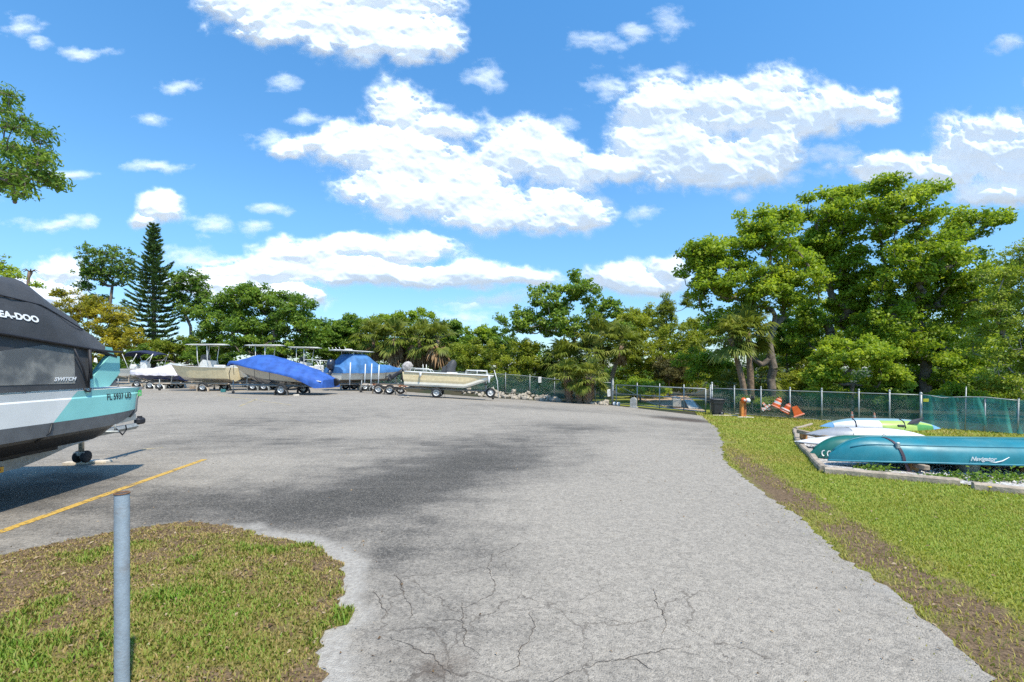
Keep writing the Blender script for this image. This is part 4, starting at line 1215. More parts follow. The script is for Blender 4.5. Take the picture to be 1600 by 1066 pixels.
# ---- overhanging branch of a near tree, upper left
def near_tree():
    rg = np.random.default_rng(909)
    D = 8.2
    base = np.array((-11.6, 9.0, -0.05))
    root = thing('overhanging_tree', 'near tree whose leafy branch hangs in at the upper left', 'tree', tuple(base))
    cl = []
    for (px, py, k) in [(20, 170, 3), (14, 200, 3), (40, 215, 5), (60, 250, 5), (75, 285, 4), (40, 265, 6), (20, 240, 6), (10, 285, 5), (30, 300, 3), (5, 150, 2), (58, 222, 2), (84, 292, 2)]:
        for _ in range(k):
            p = np.array(P(px + rg.normal(0, 9), py + rg.normal(0, 11), D + rg.uniform(-.7, .7))); cl.append(p)
    for _ in range(14):
        d = unit(rg.normal(size=3)); cl.append(np.array((-11.0, 9.0, 5.4)) + d * np.array((1.4, 1.2, .8)) * rg.random() ** .4)
    cl = np.array(cl)
    fk = np.array((-11.4, 9.0, 3.6))
    A, B, ra, rb = skeleton(base, fk, cl, 0.05, rg, 0.05)
    V, Fq = segs_mesh(A, B, ra * .8, np.maximum(rb * .55, .006), 6); mesh_np('trunk', V - base, Fq, BARK, root, smooth=True)
    n = 5200
    LV, tint, Cn, cid = crown_leaves(cl, np.full(len(cl), 0.24), n, 0.095, 0.34, rg, 0.3, 0.3, 0.35, 0.8, 0.6, 0.42, 0.12)
    mesh_np('crown', LV - base, np.arange(n)[:, None] * 4 + np.array([[0, 1, 2, 3]]), OAK_D, root, attrs={'tint': tint})
    pick = rg.choice(n, 1200, replace=False)
    V, Fq = segs_mesh(cl[cid[pick]], Cn[pick], np.full(1200, .004), np.full(1200, .0015), 3); mesh_np('twigs', V - base, Fq, BARK, root)['kind'] = 'stuff'
near_tree()

# ---- far woodland that closes the view behind everything
def woodland():
    rg = np.random.default_rng(55)
    cs, rs = [], []
    for px in np.arange(-200, 1900, 9):
        for row in range(3):
            D = rg.uniform(56, 70)
            top = (532 if px < 800 else 540) + 10 * math.sin(px / 60.0) + 8 * math.sin(px / 23.0) + (10 if px < 330 else 0) - (14 if px > 1000 else 0)
            py = rg.uniform(top, 606)
            cs.append(np.array(P(px + rg.normal(0, 5), py, D))); rs.append(rg.uniform(1.0, 1.9))
    cs = np.array(cs); rs = np.array(rs)
    n = 62000
    LV, tint, Cn, cid = crown_leaves(cs, rs, n, 0.42, 0.6, rg, .7, .5, 0, .8, .45, .35, .2)
    o = mesh_np('far_woodland', LV, np.arange(n)[:, None] * 4 + np.array([[0, 1, 2, 3]]), OAK_D, attrs={'tint': tint})
    tag(o, 'distant green woodland seen between the nearer trees', 'woodland', kind='stuff')
woodland()
# ------------------------------------------------------------------ shared materials
GALV = pmat('galvanised_steel', (0.34, 0.36, 0.355), 0.55, 0.45, var=0.18, scale=14.0, dirt=(0.30, 0.26, 0.21), dirt_amt=0.35)
GALV_P = pmat('galvanised_pipe', (0.36, 0.42, 0.47), 0.55, 0.35, var=0.08, scale=22.0, bump=0.12, bscale=90.0, dirt=(0.27, 0.20, 0.15), dirt_amt=0.35)
RUST = pmat('rusty_steel', (0.20, 0.105, 0.055), 0.85, 0.2, var=0.4, scale=40.0)
STEEL_D = pmat('dark_oxide_steel', (0.10, 0.10, 0.10), 0.6, 0.5, var=0.2)
RUBBER = pmat('tyre_rubber', (0.022, 0.022, 0.023), 0.85, var=0.3, scale=12.0, bump=0.3, bscale=60.0)
RIM = pmat('white_steel_rim', (0.62, 0.62, 0.60), 0.45, 0.2, var=0.12, scale=14.0, dirt=(0.25, 0.18, 0.12), dirt_amt=0.4)
WOOD = pmat('weathered_wood', (0.33, 0.25, 0.18), 0.85, var=0.35, scale=9.0, bump=0.6, bscale=24.0)
WOOD_O = pmat('orange_treated_wood', (0.50, 0.25, 0.09), 0.8, var=0.3, scale=9.0, bump=0.4, bscale=24.0)
WOOD_P = pmat('pale_board', (0.60, 0.52, 0.42), 0.85, var=0.2, scale=9.0)
CONC = pmat('rough_concrete', (0.40, 0.38, 0.34), 0.92, var=0.25, scale=6.0, bump=0.6, bscale=30.0)
WHITE_P = pmat('white_plastic', (0.76, 0.76, 0.74), 0.4, var=0.06, dirt=(0.45, 0.42, 0.36), dirt_amt=0.3)
BLACK_P = pmat('black_plastic', (0.03, 0.03, 0.034), 0.5, var=0.25, scale=9.0)
ORANGE = pmat('safety_orange', (0.78, 0.13, 0.02), 0.5, var=0.15, dirt=(0.45, 0.12, 0.05), dirt_amt=0.4)
WHITE_B = pmat('white_reflective_band', (0.75, 0.72, 0.68), 0.5, var=0.12)
PINKO = pmat('faded_orange', (0.80, 0.30, 0.20), 0.55, var=0.15)
SHOT = leafmat('unused_tint', (0.1, 0.1, 0.1), (0.2, 0.2, 0.2), (0.3, 0.3, 0.3))

def cloth_mat(name, col, alpha, scale, transl=0.3):
    """open-weave fabric: threads and holes"""
    m = bpy.data.materials.new(name); m.use_nodes = True
    t = m.node_tree; t.nodes.clear(); b = NB(t)
    tc = b.n('ShaderNodeTexCoord').outputs['Object']
    n = b.noise(tc, 1.3, 5, 0.6).outputs['Fac']; nf = b.noise(tc, scale, 2, 0.6).outputs['Fac']
    c = b.mix(b.ss(n, 0.3, 0.7), tuple(x * 0.65 for x in col) + (1,), tuple(min(1, x * 1.3) for x in col) + (1,))
    df = b.n('ShaderNodeBsdfDiffuse'); b.put(df, 0, c)
    tl = b.n('ShaderNodeBsdfTranslucent'); b.put(tl, 0, c)
    m1 = b.n('ShaderNodeMixShader'); b.put(m1, 0, transl); t.links.new(df.outputs[0], m1.inputs[1]); t.links.new(tl.outputs[0], m1.inputs[2])
    tr = b.n('ShaderNodeBsdfTransparent')
    al = b.m('ADD', alpha, b.m('MULTIPLY', b.m('SUBTRACT', nf, 0.5), 0.5), clamp=True)
    m2 = b.n('ShaderNodeMixShader'); b.put(m2, 0, al); t.links.new(tr.outputs[0], m2.inputs[1]); t.links.new(m1.outputs[0], m2.inputs[2])
    out = b.n('ShaderNodeOutputMaterial'); t.links.new(m2.outputs[0], out.inputs[0])
    return m
SCREEN = cloth_mat('green_windscreen', (0.03, 0.16, 0.10), 0.50, 30.0)
NETM = cloth_mat('teal_netting', (0.10, 0.46, 0.41), 0.62, 60.0, 0.45)

# ------------------------------------------------------------------ chain-link fences
def chainlink(path, h, cell, r, mat, parent, org, z0=0.04):
    """woven wire as crossing diagonal wires between points of a path"""
    A, B = [], []
    d = 0.0
    pts = [Vector((p[0], p[1], 0)) for p in path]
    L = [0.0]
    for i in range(1, len(pts)):
        L.append(L[-1] + (pts[i] - pts[i - 1]).length)
    def at(s, zz):
        s = min(max(s, 0), L[-1] - 1e-6)
        i = 0
        while i < len(L) - 2 and L[i + 1] < s:
            i += 1
        t = (s - L[i]) / (L[i + 1] - L[i])
        p = pts[i].lerp(pts[i + 1], t)
        return (p.x, p.y, gzf(p.x, p.y) + z0 + zz)
    s = -h
    while s < L[-1]:
        for sg in (1, -1):
            a, b_ = (s, s + h) if sg > 0 else (s + h, s)
            za, zb = 0.0, h
            # clip to the run
            def clip(a, b_, za, zb):
                lo, hi = 0.0, L[-1]
                if a < lo: t = (lo - a) / (b_ - a); a, za = lo, za + (zb - za) * t
                if a > hi: t = (hi - a) / (b_ - a); a, za = hi, za + (zb - za) * t
                if b_ < lo: t = (lo - a) / (b_ - a); b_, zb = lo, za + (zb - za) * t
                if b_ > hi: t = (hi - a) / (b_ - a); b_, zb = hi, za + (zb - za) * t
                return a, b_, za, zb
            a, b_, za, zb = clip(a, b_, za, zb)
            if abs(a - b_) > 0.01:
                A.append(at(a, za)); B.append(at(b_, zb))
        s += cell
    V, Fq = segs_mesh(np.array(A), np.array(B), np.full(len(A), r), np.full(len(A), r), 3)
    o = mesh_np('wire_mesh', V - np.array(org), Fq, mat, parent)
    o['kind'] = 'stuff'
    return o
def ribbon(path, h0, h1, name, mat, parent, org, off=(0, 0), seg=0.35, wav=0.02):
    V, Fq = [], []
    d = densify([Vector((p[0], p[1], 0)) for p in path], seg, 0, 2, closed=False)
    nz = 6
    for i, p in enumerate(d):
        for k in range(nz):
            t = k / (nz - 1)
            w = wav * math.sin(i * 1.9 + k * 1.3)
            V.append((p.x + off[0] + w, p.y + off[1] + w, gzf(p.x, p.y) + h0 + (h1 - h0) * t + 0.01 * math.sin(i * .9)))
        if i:
            for k in range(nz - 1):
                a = (i - 1) * nz + k
                Fq.append((a, a + nz, a + nz + 1, a + 1))
    return mesh_np(name, np.array(V) - np.array(org), Fq, mat, parent, smooth=True)
def fence_run(name, label, path, posts, h, hp, cell, screen=True, group=None, rail=True, wire_r=0.0015):
    org = (path[0][0], path[0][1], gzf(path[0][0], path[0][1]))
    root = thing(name, label, 'fence', org, 0, group)
    for (x, y, ht, r) in posts:
        m = MB(); z = gzf(x, y)
        m.tube([(x - org[0], y - org[1], z - .2 - org[2]), (x - org[0], y - org[1], z + ht - org[2])], r, 8)
        m.lathe([(r * 1.25, ht - .03), (r * 1.25, ht + .01), (r * .5, ht + .05), (0.001, ht + .055)], 8, Matrix.Translation((x - org[0], y - org[1], z - org[2])))
        m.build('post', GALV, root)
    if rail:
        m = MB()
        d = densify([Vector((p[0], p[1], 0)) for p in path], 1.0, 0, 2, closed=False)
        m.tube([(p.x - org[0], p.y - org[1], gzf(p.x, p.y) + h - org[2]) for p in d], 0.022, 7)
        m.build('top_rail', GALV, root)
        m = MB(); m.tube([(p.x - org[0], p.y - org[1], gzf(p.x, p.y) + .06 - org[2]) for p in d], 0.012, 5); m.build('bottom_rail', GALV, root)
    chainlink(path, h - 0.05, cell, wire_r, GALV, root, org)
    if screen:
        ribbon(path, 0.05, h - 0.06, 'windscreen', SCREEN, root, org, off=(0.03, 0.05))
    return root
FL = [(-17, 41.2), (-14, 40.6), (-6, 38), (-0.5, 36.2), (3.2, 34.6), (6.75, 31.15)]
def along(path, px):
    """point of a path seen in photo column px"""
    k = (px - CX) / F
    for (x0, y0), (x1, y1) in zip(path[:-1], path[1:]):
        den = (x1 - x0) - k * (y1 - y0)
        t = (k * y0 - x0) / den if abs(den) > 1e-9 else -1
        if -1e-6 <= t <= 1 + 1e-6:
            return (x0 + (x1 - x0) * t, y0 + (y1 - y0) * t)
    return path[-1]
pl = [(*along(FL, px), 1.6, 0.03) for px in (496, 528, 564, 600, 632, 664, 696, 728, 760, 790, 828, 866.5, 900, 930)]
fence_run('chain_link_fence', 'grey chain-link fence with green screen running behind the skiff to the gate', FL, pl, 1.5, 1.6, 0.14, True, wire_r=0.003)
RF = [(11.0, 25.6), (19.9, 16.9)]
RFm = along(RF, 1439)
pr = [(*along(RF, px), 1.52, 0.032) for px in (1110, 1147.5, 1189, 1234.5, 1284, 1342, 1390)] + [(*RFm, 1.45, 0.045)]
fence_run('chain_link_fence', 'chain-link fence with dark green screen behind the orange cones and kayaks', [RF[0], RFm], pr, 1.38, 1.5, 0.075, True)
# netted stretch on the right
NF = [RFm, along(RF, 1475), along(RF, 1540), RF[1], (23.5, 13.6)]
def netted():
    org = (RFm[0], RFm[1], gzf(*RFm))
    root = thing('netted_fence', 'sagging chain-link fence hung with teal netting at the right', 'fence', org)
    for px, ht, r in ((1508, 1.75, .02), (1538, 1.32, .03), (1590, 1.35, .03)):
        x, y = along(NF, px); z = gzf(x, y)
        m = MB(); m.tube([(x - org[0], y - org[1], z - .2 - org[2]), (x - org[0] + .04, y - org[1], z + ht - org[2])], r, 8)
        m.tube([(x - org[0] + .04, y - org[1], z + ht - org[2]), (x - org[0] + .04, y - org[1], z + ht + .02 - org[2])], r * 1.2, 8); m.build('post', GALV, root)
    m = MB()
    pts = []
    for px, dz in ((1440, 1.40), (1455, 1.36), (1473, 1.29), (1490, 1.33), (1510, 1.36), (1540, 1.37), (1575, 1.31), (1590, 1.29)):
        x, y = along(NF, px); pts.append((x - org[0], y - org[1], gzf(x, y) + dz - org[2]))
    m.tube(pts, 0.02, 7); m.build('top_rail', GALV, root)
    # draped net: folds gather towards the foot
    rgn = np.random.default_rng(4)
    V, Fq = [], []
    nx, nz = 150, 16
    L = [Vector((p[0], p[1], 0)) for p in NF]
    tot = sum((L[i + 1] - L[i]).length for i in range(len(L) - 1))
    def at(s):
        for i in range(len(L) - 1):
            l = (L[i + 1] - L[i]).length
            if s <= l or i == len(L) - 2:
                return L[i].lerp(L[i + 1], s / l), (L[i + 1] - L[i]).normalized()
            s -= l
    ph = rgn.random(6) * 6
    for i in range(nx):
        s = tot * i / (nx - 1)
        p, tn = at(s)
        nn = Vector((tn.y, -tn.x, 0))
        topz = 1.36 + 0.05 * math.sin(s * 1.7) - 0.07 * math.exp(-((s - 1.1) / .5) ** 2)
        gath = math.exp(-((s - 2.6) / 1.6) ** 2)
        for k in range(nz):
            t = k / (nz - 1)
            fold = 0.05 * math.sin(s * 9 + ph[0]) + 0.04 * math.sin(s * 17 + ph[1] + t * 2) * gath + 0.10 * math.sin(s * 3.1 + t * 3) * gath * (1 - t)
            sh = -0.28 * gath * (1 - t) * math.sin((s - 2.6) * 1.2)
            q = p + tn * sh + nn * (fold - 0.02)
            V.append((q.x, q.y, gzf(p.x, p.y) + 0.03 + (topz - 0.03) * t))
        if i:
            for k in range(nz - 1):
                a = (i - 1) * nz + k
                if 62 <= i <= 64 and k > 9:      # a tear in the net
                    continue
                Fq.append((a, a + nz, a + nz + 1, a + 1))
    mesh_np('netting', np.array(V) - np.array(org), Fq, NETM, root, smooth=True)
    chainlink(NF, 1.3, 0.075, 0.0018, GALV, root, org)
    m = MB(); x, y = along(NF, 1446); m.box((x - org[0] - .03, y - org[1] - .06, gzf(x, y) + 1.17 - org[2]), (.17, .012, .13), rz=-.75); o = m.build('tag', pmat('yellow_tag', (0.72, 0.60, 0.05), 0.6, var=.2), root)
    o['label'] = 'small yellow tag'
netted()

# ------------------------------------------------------------------ rolling gate
def gate():
    a = Vector((6.95, 30.9, 0)); b_ = Vector((10.55, 25.1, 0))
    a.z = gzf(a.x, a.y); b_.z = gzf(b_.x, b_.y)
    root = thing('rolling_gate', 'galvanised rolling gate with rails and diagonal braces across the drive', 'gate', a)
    L = (b_ - a).length; ux = (b_ - a) / L
    def q(s, z):
        v = ux * s; return Vector((v.x, v.y, v.z + z))
    fr = {963: 0.0, 995.7: None, 1030.7: None, 1068.6: None, 1102.6: L}
    ss = []
    for px in (963, 995.7, 1030.7, 1068.6, 1102.6):
        k = (px - CX) / F
        t = (k * a.y - a.x) / ((b_.x - a.x) - k * (b_.y - a.y)); ss.append(max(0.0, min(1.0, t)) * L)
    for i, s in enumerate(ss):
        m = MB(); m.tube([q(s, .06), q(s, 1.36 if i in (0, 4) else 1.56)], .032, 8); m.build('upright', GALV, root)
    for z in (1.36, .78, .12):
        m = MB(); m.tube([q(ss[0], z), q(ss[-1], z)], .03, 8); m.build('rail', GALV, root)
    for (s0, z0, s1, z1) in ((ss[0], 1.36, ss[1], .78), (ss[1], .78, ss[2], .12), (ss[2], .12, ss[3], .78), (ss[3], .78, ss[4], 1.36)):
        m = MB(); m.tube([q(s0, z0), q(s1, z1)], .014, 6); m.build('brace', GALV, root)
    chainlink([(a.x, a.y), (b_.x, b_.y)], 1.26, 0.14, 0.002, GALV, root, tuple(a), z0=.1)
    for s in (-.12, .22):
        m = MB(); T = Matrix.Translation(q(s, .1) + Vector((0, -.1, 0))) @ Matrix.Rotation(R(90), 4, 'X')
        m.lathe([(.02, -.04), (.11, -.04), (.13, -.025), (.13, .025), (.11, .04), (.02, .04)], 16, T, cap=True); w = m.build('wheel', WHITE_P, root)
        m = MB(); m.lathe([(.03, -.05), (.03, .05)], 8, T, cap=True); m.build('hub', STEEL_D, w)
    return root
gate()
for x, y, ht, lab in ((6.80, 31.05, 1.72, 'thick gate post at the left end of the rolling gate'), (10.98, 25.3, 1.68, 'slim gate post at the right end of the rolling gate')):
    z = gzf(x, y); t = thing('gate_post', lab, 'post', (x, y, z), 0, 'gate posts')
    m = MB(); m.tube([(0, 0, -.2), (0, 0, ht)], .045, 10); m.lathe([(.055, ht - .02), (.055, ht + .02), (.02, ht + .06), (.001, ht + .065)], 10); m.build('pipe', GALV, t)
    for zz in (.3, .9, 1.3):
        m = MB(); m.lathe([(.05, zz - .02), (.056, zz - .015), (.056, zz + .015), (.05, zz + .02)], 10); m.build('clamp', STEEL_D, t)
def sign(px, py, w, h, D, label, tilt=0.0):
    p = P(px, py, D)
    t = thing('notice_sign', label, 'sign', p, 0.5)
    m = MB(); m.box((0, 0, 0), (w, .012, h), Matrix.Rotation(tilt, 4, 'Y'), bev=.004); m.build('plate', WHITE_P, t)
    m = MB()
    for i, (zz, ww) in enumerate(((.3, .55), (.16, .7), (.04, .7), (-.08, .62), (-.2, .7), (-.3, .4))):
        m.box((0, -.0085, zz * h), (w * ww, .003, h * .035), Matrix.Rotation(tilt, 4, 'Y'))
    o = m.build('print', pmat('grey_print', (.28, .28, .28), .7, var=0), t); o['kind'] = 'stuff'
    m = MB(); m.tube([(0, 0, h * .35), (0, .08, h * .42)], .004, 5); m.build('wire_tie', STEEL_D, t)
x, y = along(FL, 843.5); sign(843.5, 593.5, .26, .44, y - .12, 'small white notice hanging on the far fence above the rubble')
x, y = along(FL, 951); sign(951.5, 614, .28, .48, y - .2, 'tilted white notice beside the left gate post', -.12)
# leaning white pole by the skiff bow
p = P(777, 604, 34.5)
t = thing('leaning_pole', 'thin white pole leaning at the skiff bow by the fence', 'pole', (p.x, p.y, gzf(p.x, p.y)))
m = MB(); m.tube([(0.1, 0, -.05), (0, 0, 1.3), (-.22, 0, 2.1)], [.03, .03, .025], 7); m.build('pipe', WHITE_P, t)
m = MB(); m.lathe([(.034, 0), (.034, .05), (.001, .055)], 7, Matrix.Translation((-.22, 0, 2.08))); m.build('cap', WHITE_P, t)

# ------------------------------------------------------------------ limestone rubble
def rock_mesh(seed):
    rgk = np.random.default_rng(seed)
    bm = bmesh.new(); bmesh.ops.create_icosphere(bm, subdivisions=1, radius=1.0)
    for v in bm.verts:
        v.co *= rgk.uniform(.72, 1.12); v.co.z *= .72; v.co.x *= 1.2
    me = bpy.data.meshes.new('rock'); bm.to_mesh(me); bm.free()
    me.materials.append(LIME); return me
LIME = pmat('limestone', (0.40, 0.345, 0.27), 0.9, var=0.3, scale=2.5, bump=0.7, bscale=8.0, dirt=(0.22, 0.17, 0.12), dirt_amt=0.6)
RM = [rock_mesh(s) for s in range(7)]
rgk = np.random.default_rng(8)
def rocks(n, px0, px1, back, front, stack, label):
    for i in range(n):
        px = rgk.uniform(px0, px1); x, y = along(FL, px)
        k = rgk.random()
        yy = y - (back + (front - back) * k); s = rgk.uniform(.11, .24) * (1.2 if rgk.random() < .25 else 1)
        xx = (px - CX) / F * yy
        o = bpy.data.objects.new('rubble_rock', RM[i % 7]); COL.objects.link(o)
        o.location = (xx, yy, gzf(xx, yy) + s * .35 + stack * (1 - k) * rgk.random())
        o.scale = (s, s, s); o.rotation_euler = (rgk.random(), rgk.random(), rgk.random() * 6)
        sz = 'large' if s > .21 else 'mid-sized' if s > .16 else 'small'
        tag(o, sz + ' ' + label + (', near the asphalt' if k > .6 else ', close to the fence' if k < .3 else ', halfway up'), 'rock', 'limestone rubble along the far fence')
rocks(96, 768, 876, .1, 1.1, .36, 'pale rock in the rubble bank below the far fence')
rocks(24, 920, 950, .1, .8, .05, 'pale rock in the heap between palms and gate')
rocks(12, 722, 766, .1, .9, .25, 'pale rock seen under the skiff bow')

# ------------------------------------------------------------------ things by the gate
p = G(990, 637)
t = thing('concrete_marker', 'rounded weathered concrete marker standing before the gate', 'marker', (p.x, p.y, p.z), -.5)
m = MB(); pr_ = [(-.19, 0, 0), (.19, 0, 0), (.19, 0, .5), (.13, 0, .6), (.04, 0, .64), (-.08, 0, .63), (-.15, 0, .57), (-.19, 0, .48)]
m.prism([(a, -.12, c) for a, _, c in pr_], (0, .24, 0)); m.build('block', CONC, t)
m = MB(); m.box((0, 0, .015), (.5, .4, .05)); m.build('footing', CONC, t)
# slab and box behind the gate
p = G(1080, 640)
t = thing('concrete_slab', 'tilted pale concrete slab behind the gate', 'slab', (p.x + .3, p.y + 1.0, gzf(p.x + .3, p.y + 1.0)), -.3)
m = MB(); m.prism([(-.1, -.7, 0.0), (.45, -.7, 0.0), (.2, .5, .42), (-.3, .5, .42)], (0, 0, .08)); m.build('deck', pmat('pale_slab', (.52, .48, .41), .8, var=.2, scale=3.0), t)
m = MB(); m.prism([(-.25, .45, 0), (.15, .45, 0), (.15, .45, .42), (-.25, .45, .42)], (0, .12, 0)); m.build('support', CONC, t)
p = G(1062, 640)
t = thing('pump_box', 'weathered pale pump housing left of the slab behind the gate', 'box', (p.x + .25, p.y + 1.2, gzf(p.x + .2, p.y + 1.2)), -.3)
m = MB(); m.box((0, 0, .32), (.5, .5, .5), bev=.03); m.build('housing', CONC, t)
m = MB(); m.tube([(-.3, 0, .62), (-.1, 0, .68), (.2, 0, .62)], .06, 8); m.build('pipe', GALV, t)
m = MB(); m.box((-.15, 0, .04), (.9, .12, .08)); m.build('skid', STEEL_D, t)

# wheelie bin
def bin_():
    p = P(1120, 647, 24.5); p.z = gzf(p.x, p.y)
    t = thing('wheelie_bin', 'black two-wheeled rubbish bin by the right gate post', 'bin', p, -.12)
    m = MB(); secs = []
    for z, hx, hy in ((.03, .20, .22), (.12, .215, .235), (.55, .25, .28), (.60, .255, .285), (.62, .275, .30), (.80, .285, .315)):
        r = .06; s = []
        for (cx, cy, a0) in ((hx - r, hy - r, 0), (-hx + r, hy - r, 90), (-hx + r, -hy + r, 180), (hx - r, -hy + r, 270)):
            for a in (0, 45, 90):
                s.append((cx + r * math.cos(R(a0 + a)), cy + r * math.sin(R(a0 + a)), z))
        secs.append(s)
    m.loft(secs, closed=True, smooth=False, caps=True); m.build('body', BLACK_P, t)
    m = MB(); s2 = []
    for z, k in ((.80, 1.07), (.835, 1.07), (.87, .85), (.89, .45)):
        s2.append([(x * k, y * k, z) for x, y, _ in secs[-1]])
    m.loft(s2, closed=True, smooth=True, caps=True); m.build('lid', BLACK_P, t)
    m = MB(); m.tube([(.26, -.22, .78), (.40, -.22, .86), (.40, .22, .86), (.26, .22, .78)], .02, 7); m.prism([(.25, -.16, .55), (.38, -.16, .84), (.25, -.16, .82)], (0, .32, 0)); m.build('handle', BLACK_P, t)
    for sy in (-.25, .25):
        T = Matrix.Translation((.17, sy, .12)) @ Matrix.Rotation(R(90), 4, 'X')
        m = MB(); m.lathe([(.05, -.03), (.11, -.03), (.12, -.015), (.12, .015), (.11, .03), (.05, .03)], 16, T, cap=True); w = m.build('wheel', RUBBER, t)
        m = MB(); m.lathe([(.04, -.034), (.04, .034)], 10, T, cap=True); m.build('hub', GALV, w)
bin_()
# painted timber post with net floats
def float_post():
    p = P(1161, 650, 23.7); p.z = gzf(p.x, p.y)
    t = thing('float_post', 'orange painted timber post beside the leaning palms', 'post', p)
    m = MB(); m.box((-.06, 0, .38), (.16, .2, .80), bev=.02); m.build('timber', pmat('orange_paint_wood', (.66, .23, .05), .75, var=.3, scale=8.), t)
    m = MB(); m.box((.085, .02, .36), (.12, .18, .76), bev=.02); m.build('timber', pmat('red_brown_wood', (.40, .13, .05), .8, var=.35, scale=8.), t)
    m = MB(); m.box((0, 0, -.01), (.46, .4, .06)); m.build('base_board', WOOD_P, t)
    q = p + Vector((-.06, -.16, .86))
    f = thing('net_float', 'round orange float on top of the painted post', 'float', q)
    m = MB(); T = Matrix.Rotation(R(90), 4, 'X'); m.lathe([(.001, -.13), (.07, -.12), (.12, -.06), (.135, 0), (.12, .06), (.07, .12), (.001, .13)], 16, T); m.build('ball', ORANGE, f)
    m = MB(); m.lathe([(.03, .11), (.05, .13), (.05, .15), (.02, .16)], 10, T); m.build('collar', WHITE_P, f)
    q = p + Vector((.17, -.16, .84))
    f = thing('net_float', 'round white and blue float beside the orange one', 'float', q)
    m = MB(); m.lathe([(.001, -.14), (.06, -.13), (.11, -.07), (.125, 0), (.11, .06), (.06, .12), (.001, .13)], 16); m.build('ball', WHITE_P, f)
    m = MB(); m.lathe([(.100, -.09), (.116, -.07), (.121, -.04)], 16); m.build('band', pmat('blue_band', (.18, .22, .45), .5), f)
    q = P(1175, 622, 24.2)
    f = thing('hose_reel', 'dark weathered reel hanging right of the floats', 'reel', q)
    T = Matrix.Rotation(R(90), 4, 'Y') @ Matrix.Rotation(R(25), 4, 'X')
    for sx in (-.09, .09):
        m = MB(); m.lathe([(.03, sx - .015), (.2, sx - .015), (.2, sx + .015), (.03, sx + .015)], 18, T, cap=True, smooth=False); m.build('flange', pmat('reel_brown', (.16, .13, .10), .8, var=.3), f)
    m = MB(); m.lathe([(.07, -.09), (.11, -.05), (.11, .05), (.07, .09)], 14, T, cap=True); m.build('coil', STEEL_D, f)
    m = MB(); m.tube([(.0, 0, -.1), (.02, .02, -.86)], .03, 7); m.build('stake', GALV, f)
float_post()
for px, py, L_, rz, lab in ((1133, 650, 1.3, -.05, 'pale board on the grass in front of the bin'), (1146, 647.5, .6, .3, 'short pale board behind the bin wheels'), (1165, 653, .75, -.15, 'white board in front of the orange post')):
    p = G(px, py); t = thing('loose_board', lab, 'board', (p.x, p.y, p.z + .025), rz, 'boards by the bin')
    m = MB(); m.box((0, 0, 0), (L_, .14, .045), bev=.006); m.build('plank', WOOD_P, t)
    m = MB(); m.box((L_ * .4, 0, .0235), (.012, .012, .004)); m.build('nail', RUST, t)

# ------------------------------------------------------------------ orange traffic gear hung on the fence
def hung(px, py, label, name='traffic_cone', cat='cone'):
    x, y = along(RF, px); d = y - .22
    p = P(px, py, d)
    o = thing(name, label, cat, p, -.35); return o
o = hung(1197, 637, 'crossed pink and white barricade boards hung on the fence', 'folded_barricade', 'barricade')
for (a, z0, ln, mt) in ((.9, .05, .50, PINKO), (-.75, .0, .46, WHITE_B), (0.05, -.06, .44, PINKO)):
    m = MB(); m.box((0, 0, 0), (ln, .03, .10), Matrix.Translation((0, -.035 * (1 if mt is PINKO else 2), z0)) @ Matrix.Rotation(a, 4, 'Y'), bev=.008); b_ = m.build('board', mt, o)
    m = MB()
    for k in (-.15, 0, .15):
        m.box((k, -.017, 0), (.05, .004, .098), Matrix.Translation((0, -.035 * (1 if mt is PINKO else 2), z0)) @ Matrix.Rotation(a, 4, 'Y'))
    m.build('stripes', WHITE_B if mt is PINKO else PINKO, b_)
m = MB(); m.tube([(0, .0, .1), (0, .2, .14)], .006, 5); m.build('hook', STEEL_D, o)
def drum(o, T, n=18, prof=((.24, -.24), (.24, -.20), (.19, -.19), (.185, -.06), (.165, -.05), (.165, .06), (.145, .07), (.14, .17), (.12, .18), (.10, .22))):
    zs = [p_[1] for p_ in prof]
    for i in range(len(prof) - 1):
        m = MB(); m.lathe([prof[i], prof[i + 1]], n, T); m.build('band', (ORANGE if i in (0, 2, 6) else WHITE_B if i in (4, 1) else PINKO), o)
    m = MB(); m.lathe([(.10, .22), (.001, .225)], n, T); m.build('cap', PINKO, o)
    m = MB(); m.tube([T @ Vector((-.06, 0, .22)), T @ Vector((-.03, 0, .28)), T @ Vector((.03, 0, .28)), T @ Vector((.06, 0, .22))], .014, 6); m.build('grip', ORANGE, o)
o = hung(1215, 629.5, 'tilted orange and white striped traffic drum hung highest on the fence', 'traffic_drum', 'drum'); drum(o, Matrix.Rotation(R(24), 4, 'Y'))
o = hung(1229, 639, 'tilted orange barrier drum with white rims against a fence post', 'traffic_drum', 'drum')
T = Matrix.Rotation(R(27), 4, 'Y')
drum(o, T, 16, ((.23, -.20), (.23, -.15), (.21, -.14), (.20, -.08), (.23, -.07), (.22, -.02), (.12, .0), (.13, .14), (.12, .2), (.08, .23)))
o = hung(1245, 642.5, 'flattened bright orange traffic cone hung lowest on the fence')
T = Matrix.Rotation(R(-22), 4, 'Y')
m = MB(); m.prism([T @ Vector(q) for q in ((-.12, -.06, .24), (.10, -.06, .24), (.20, -.06, -.20), (-.2, -.06, -.20))], (0, .1, 0)); m.build('cone', ORANGE, o)
m = MB(); m.box((0, -.01, -.22), (.50, .16, .07), T, bev=.015); m.build('base', PINKO, o)
m = MB(); m.lathe([(.05, -.003), (.035, -.006)], 10, T @ Matrix.Translation((0, -.061, 0)) @ Matrix.Rotation(R(90), 4, 'X'), cap=True); m.build('hole', STEEL_D, o)
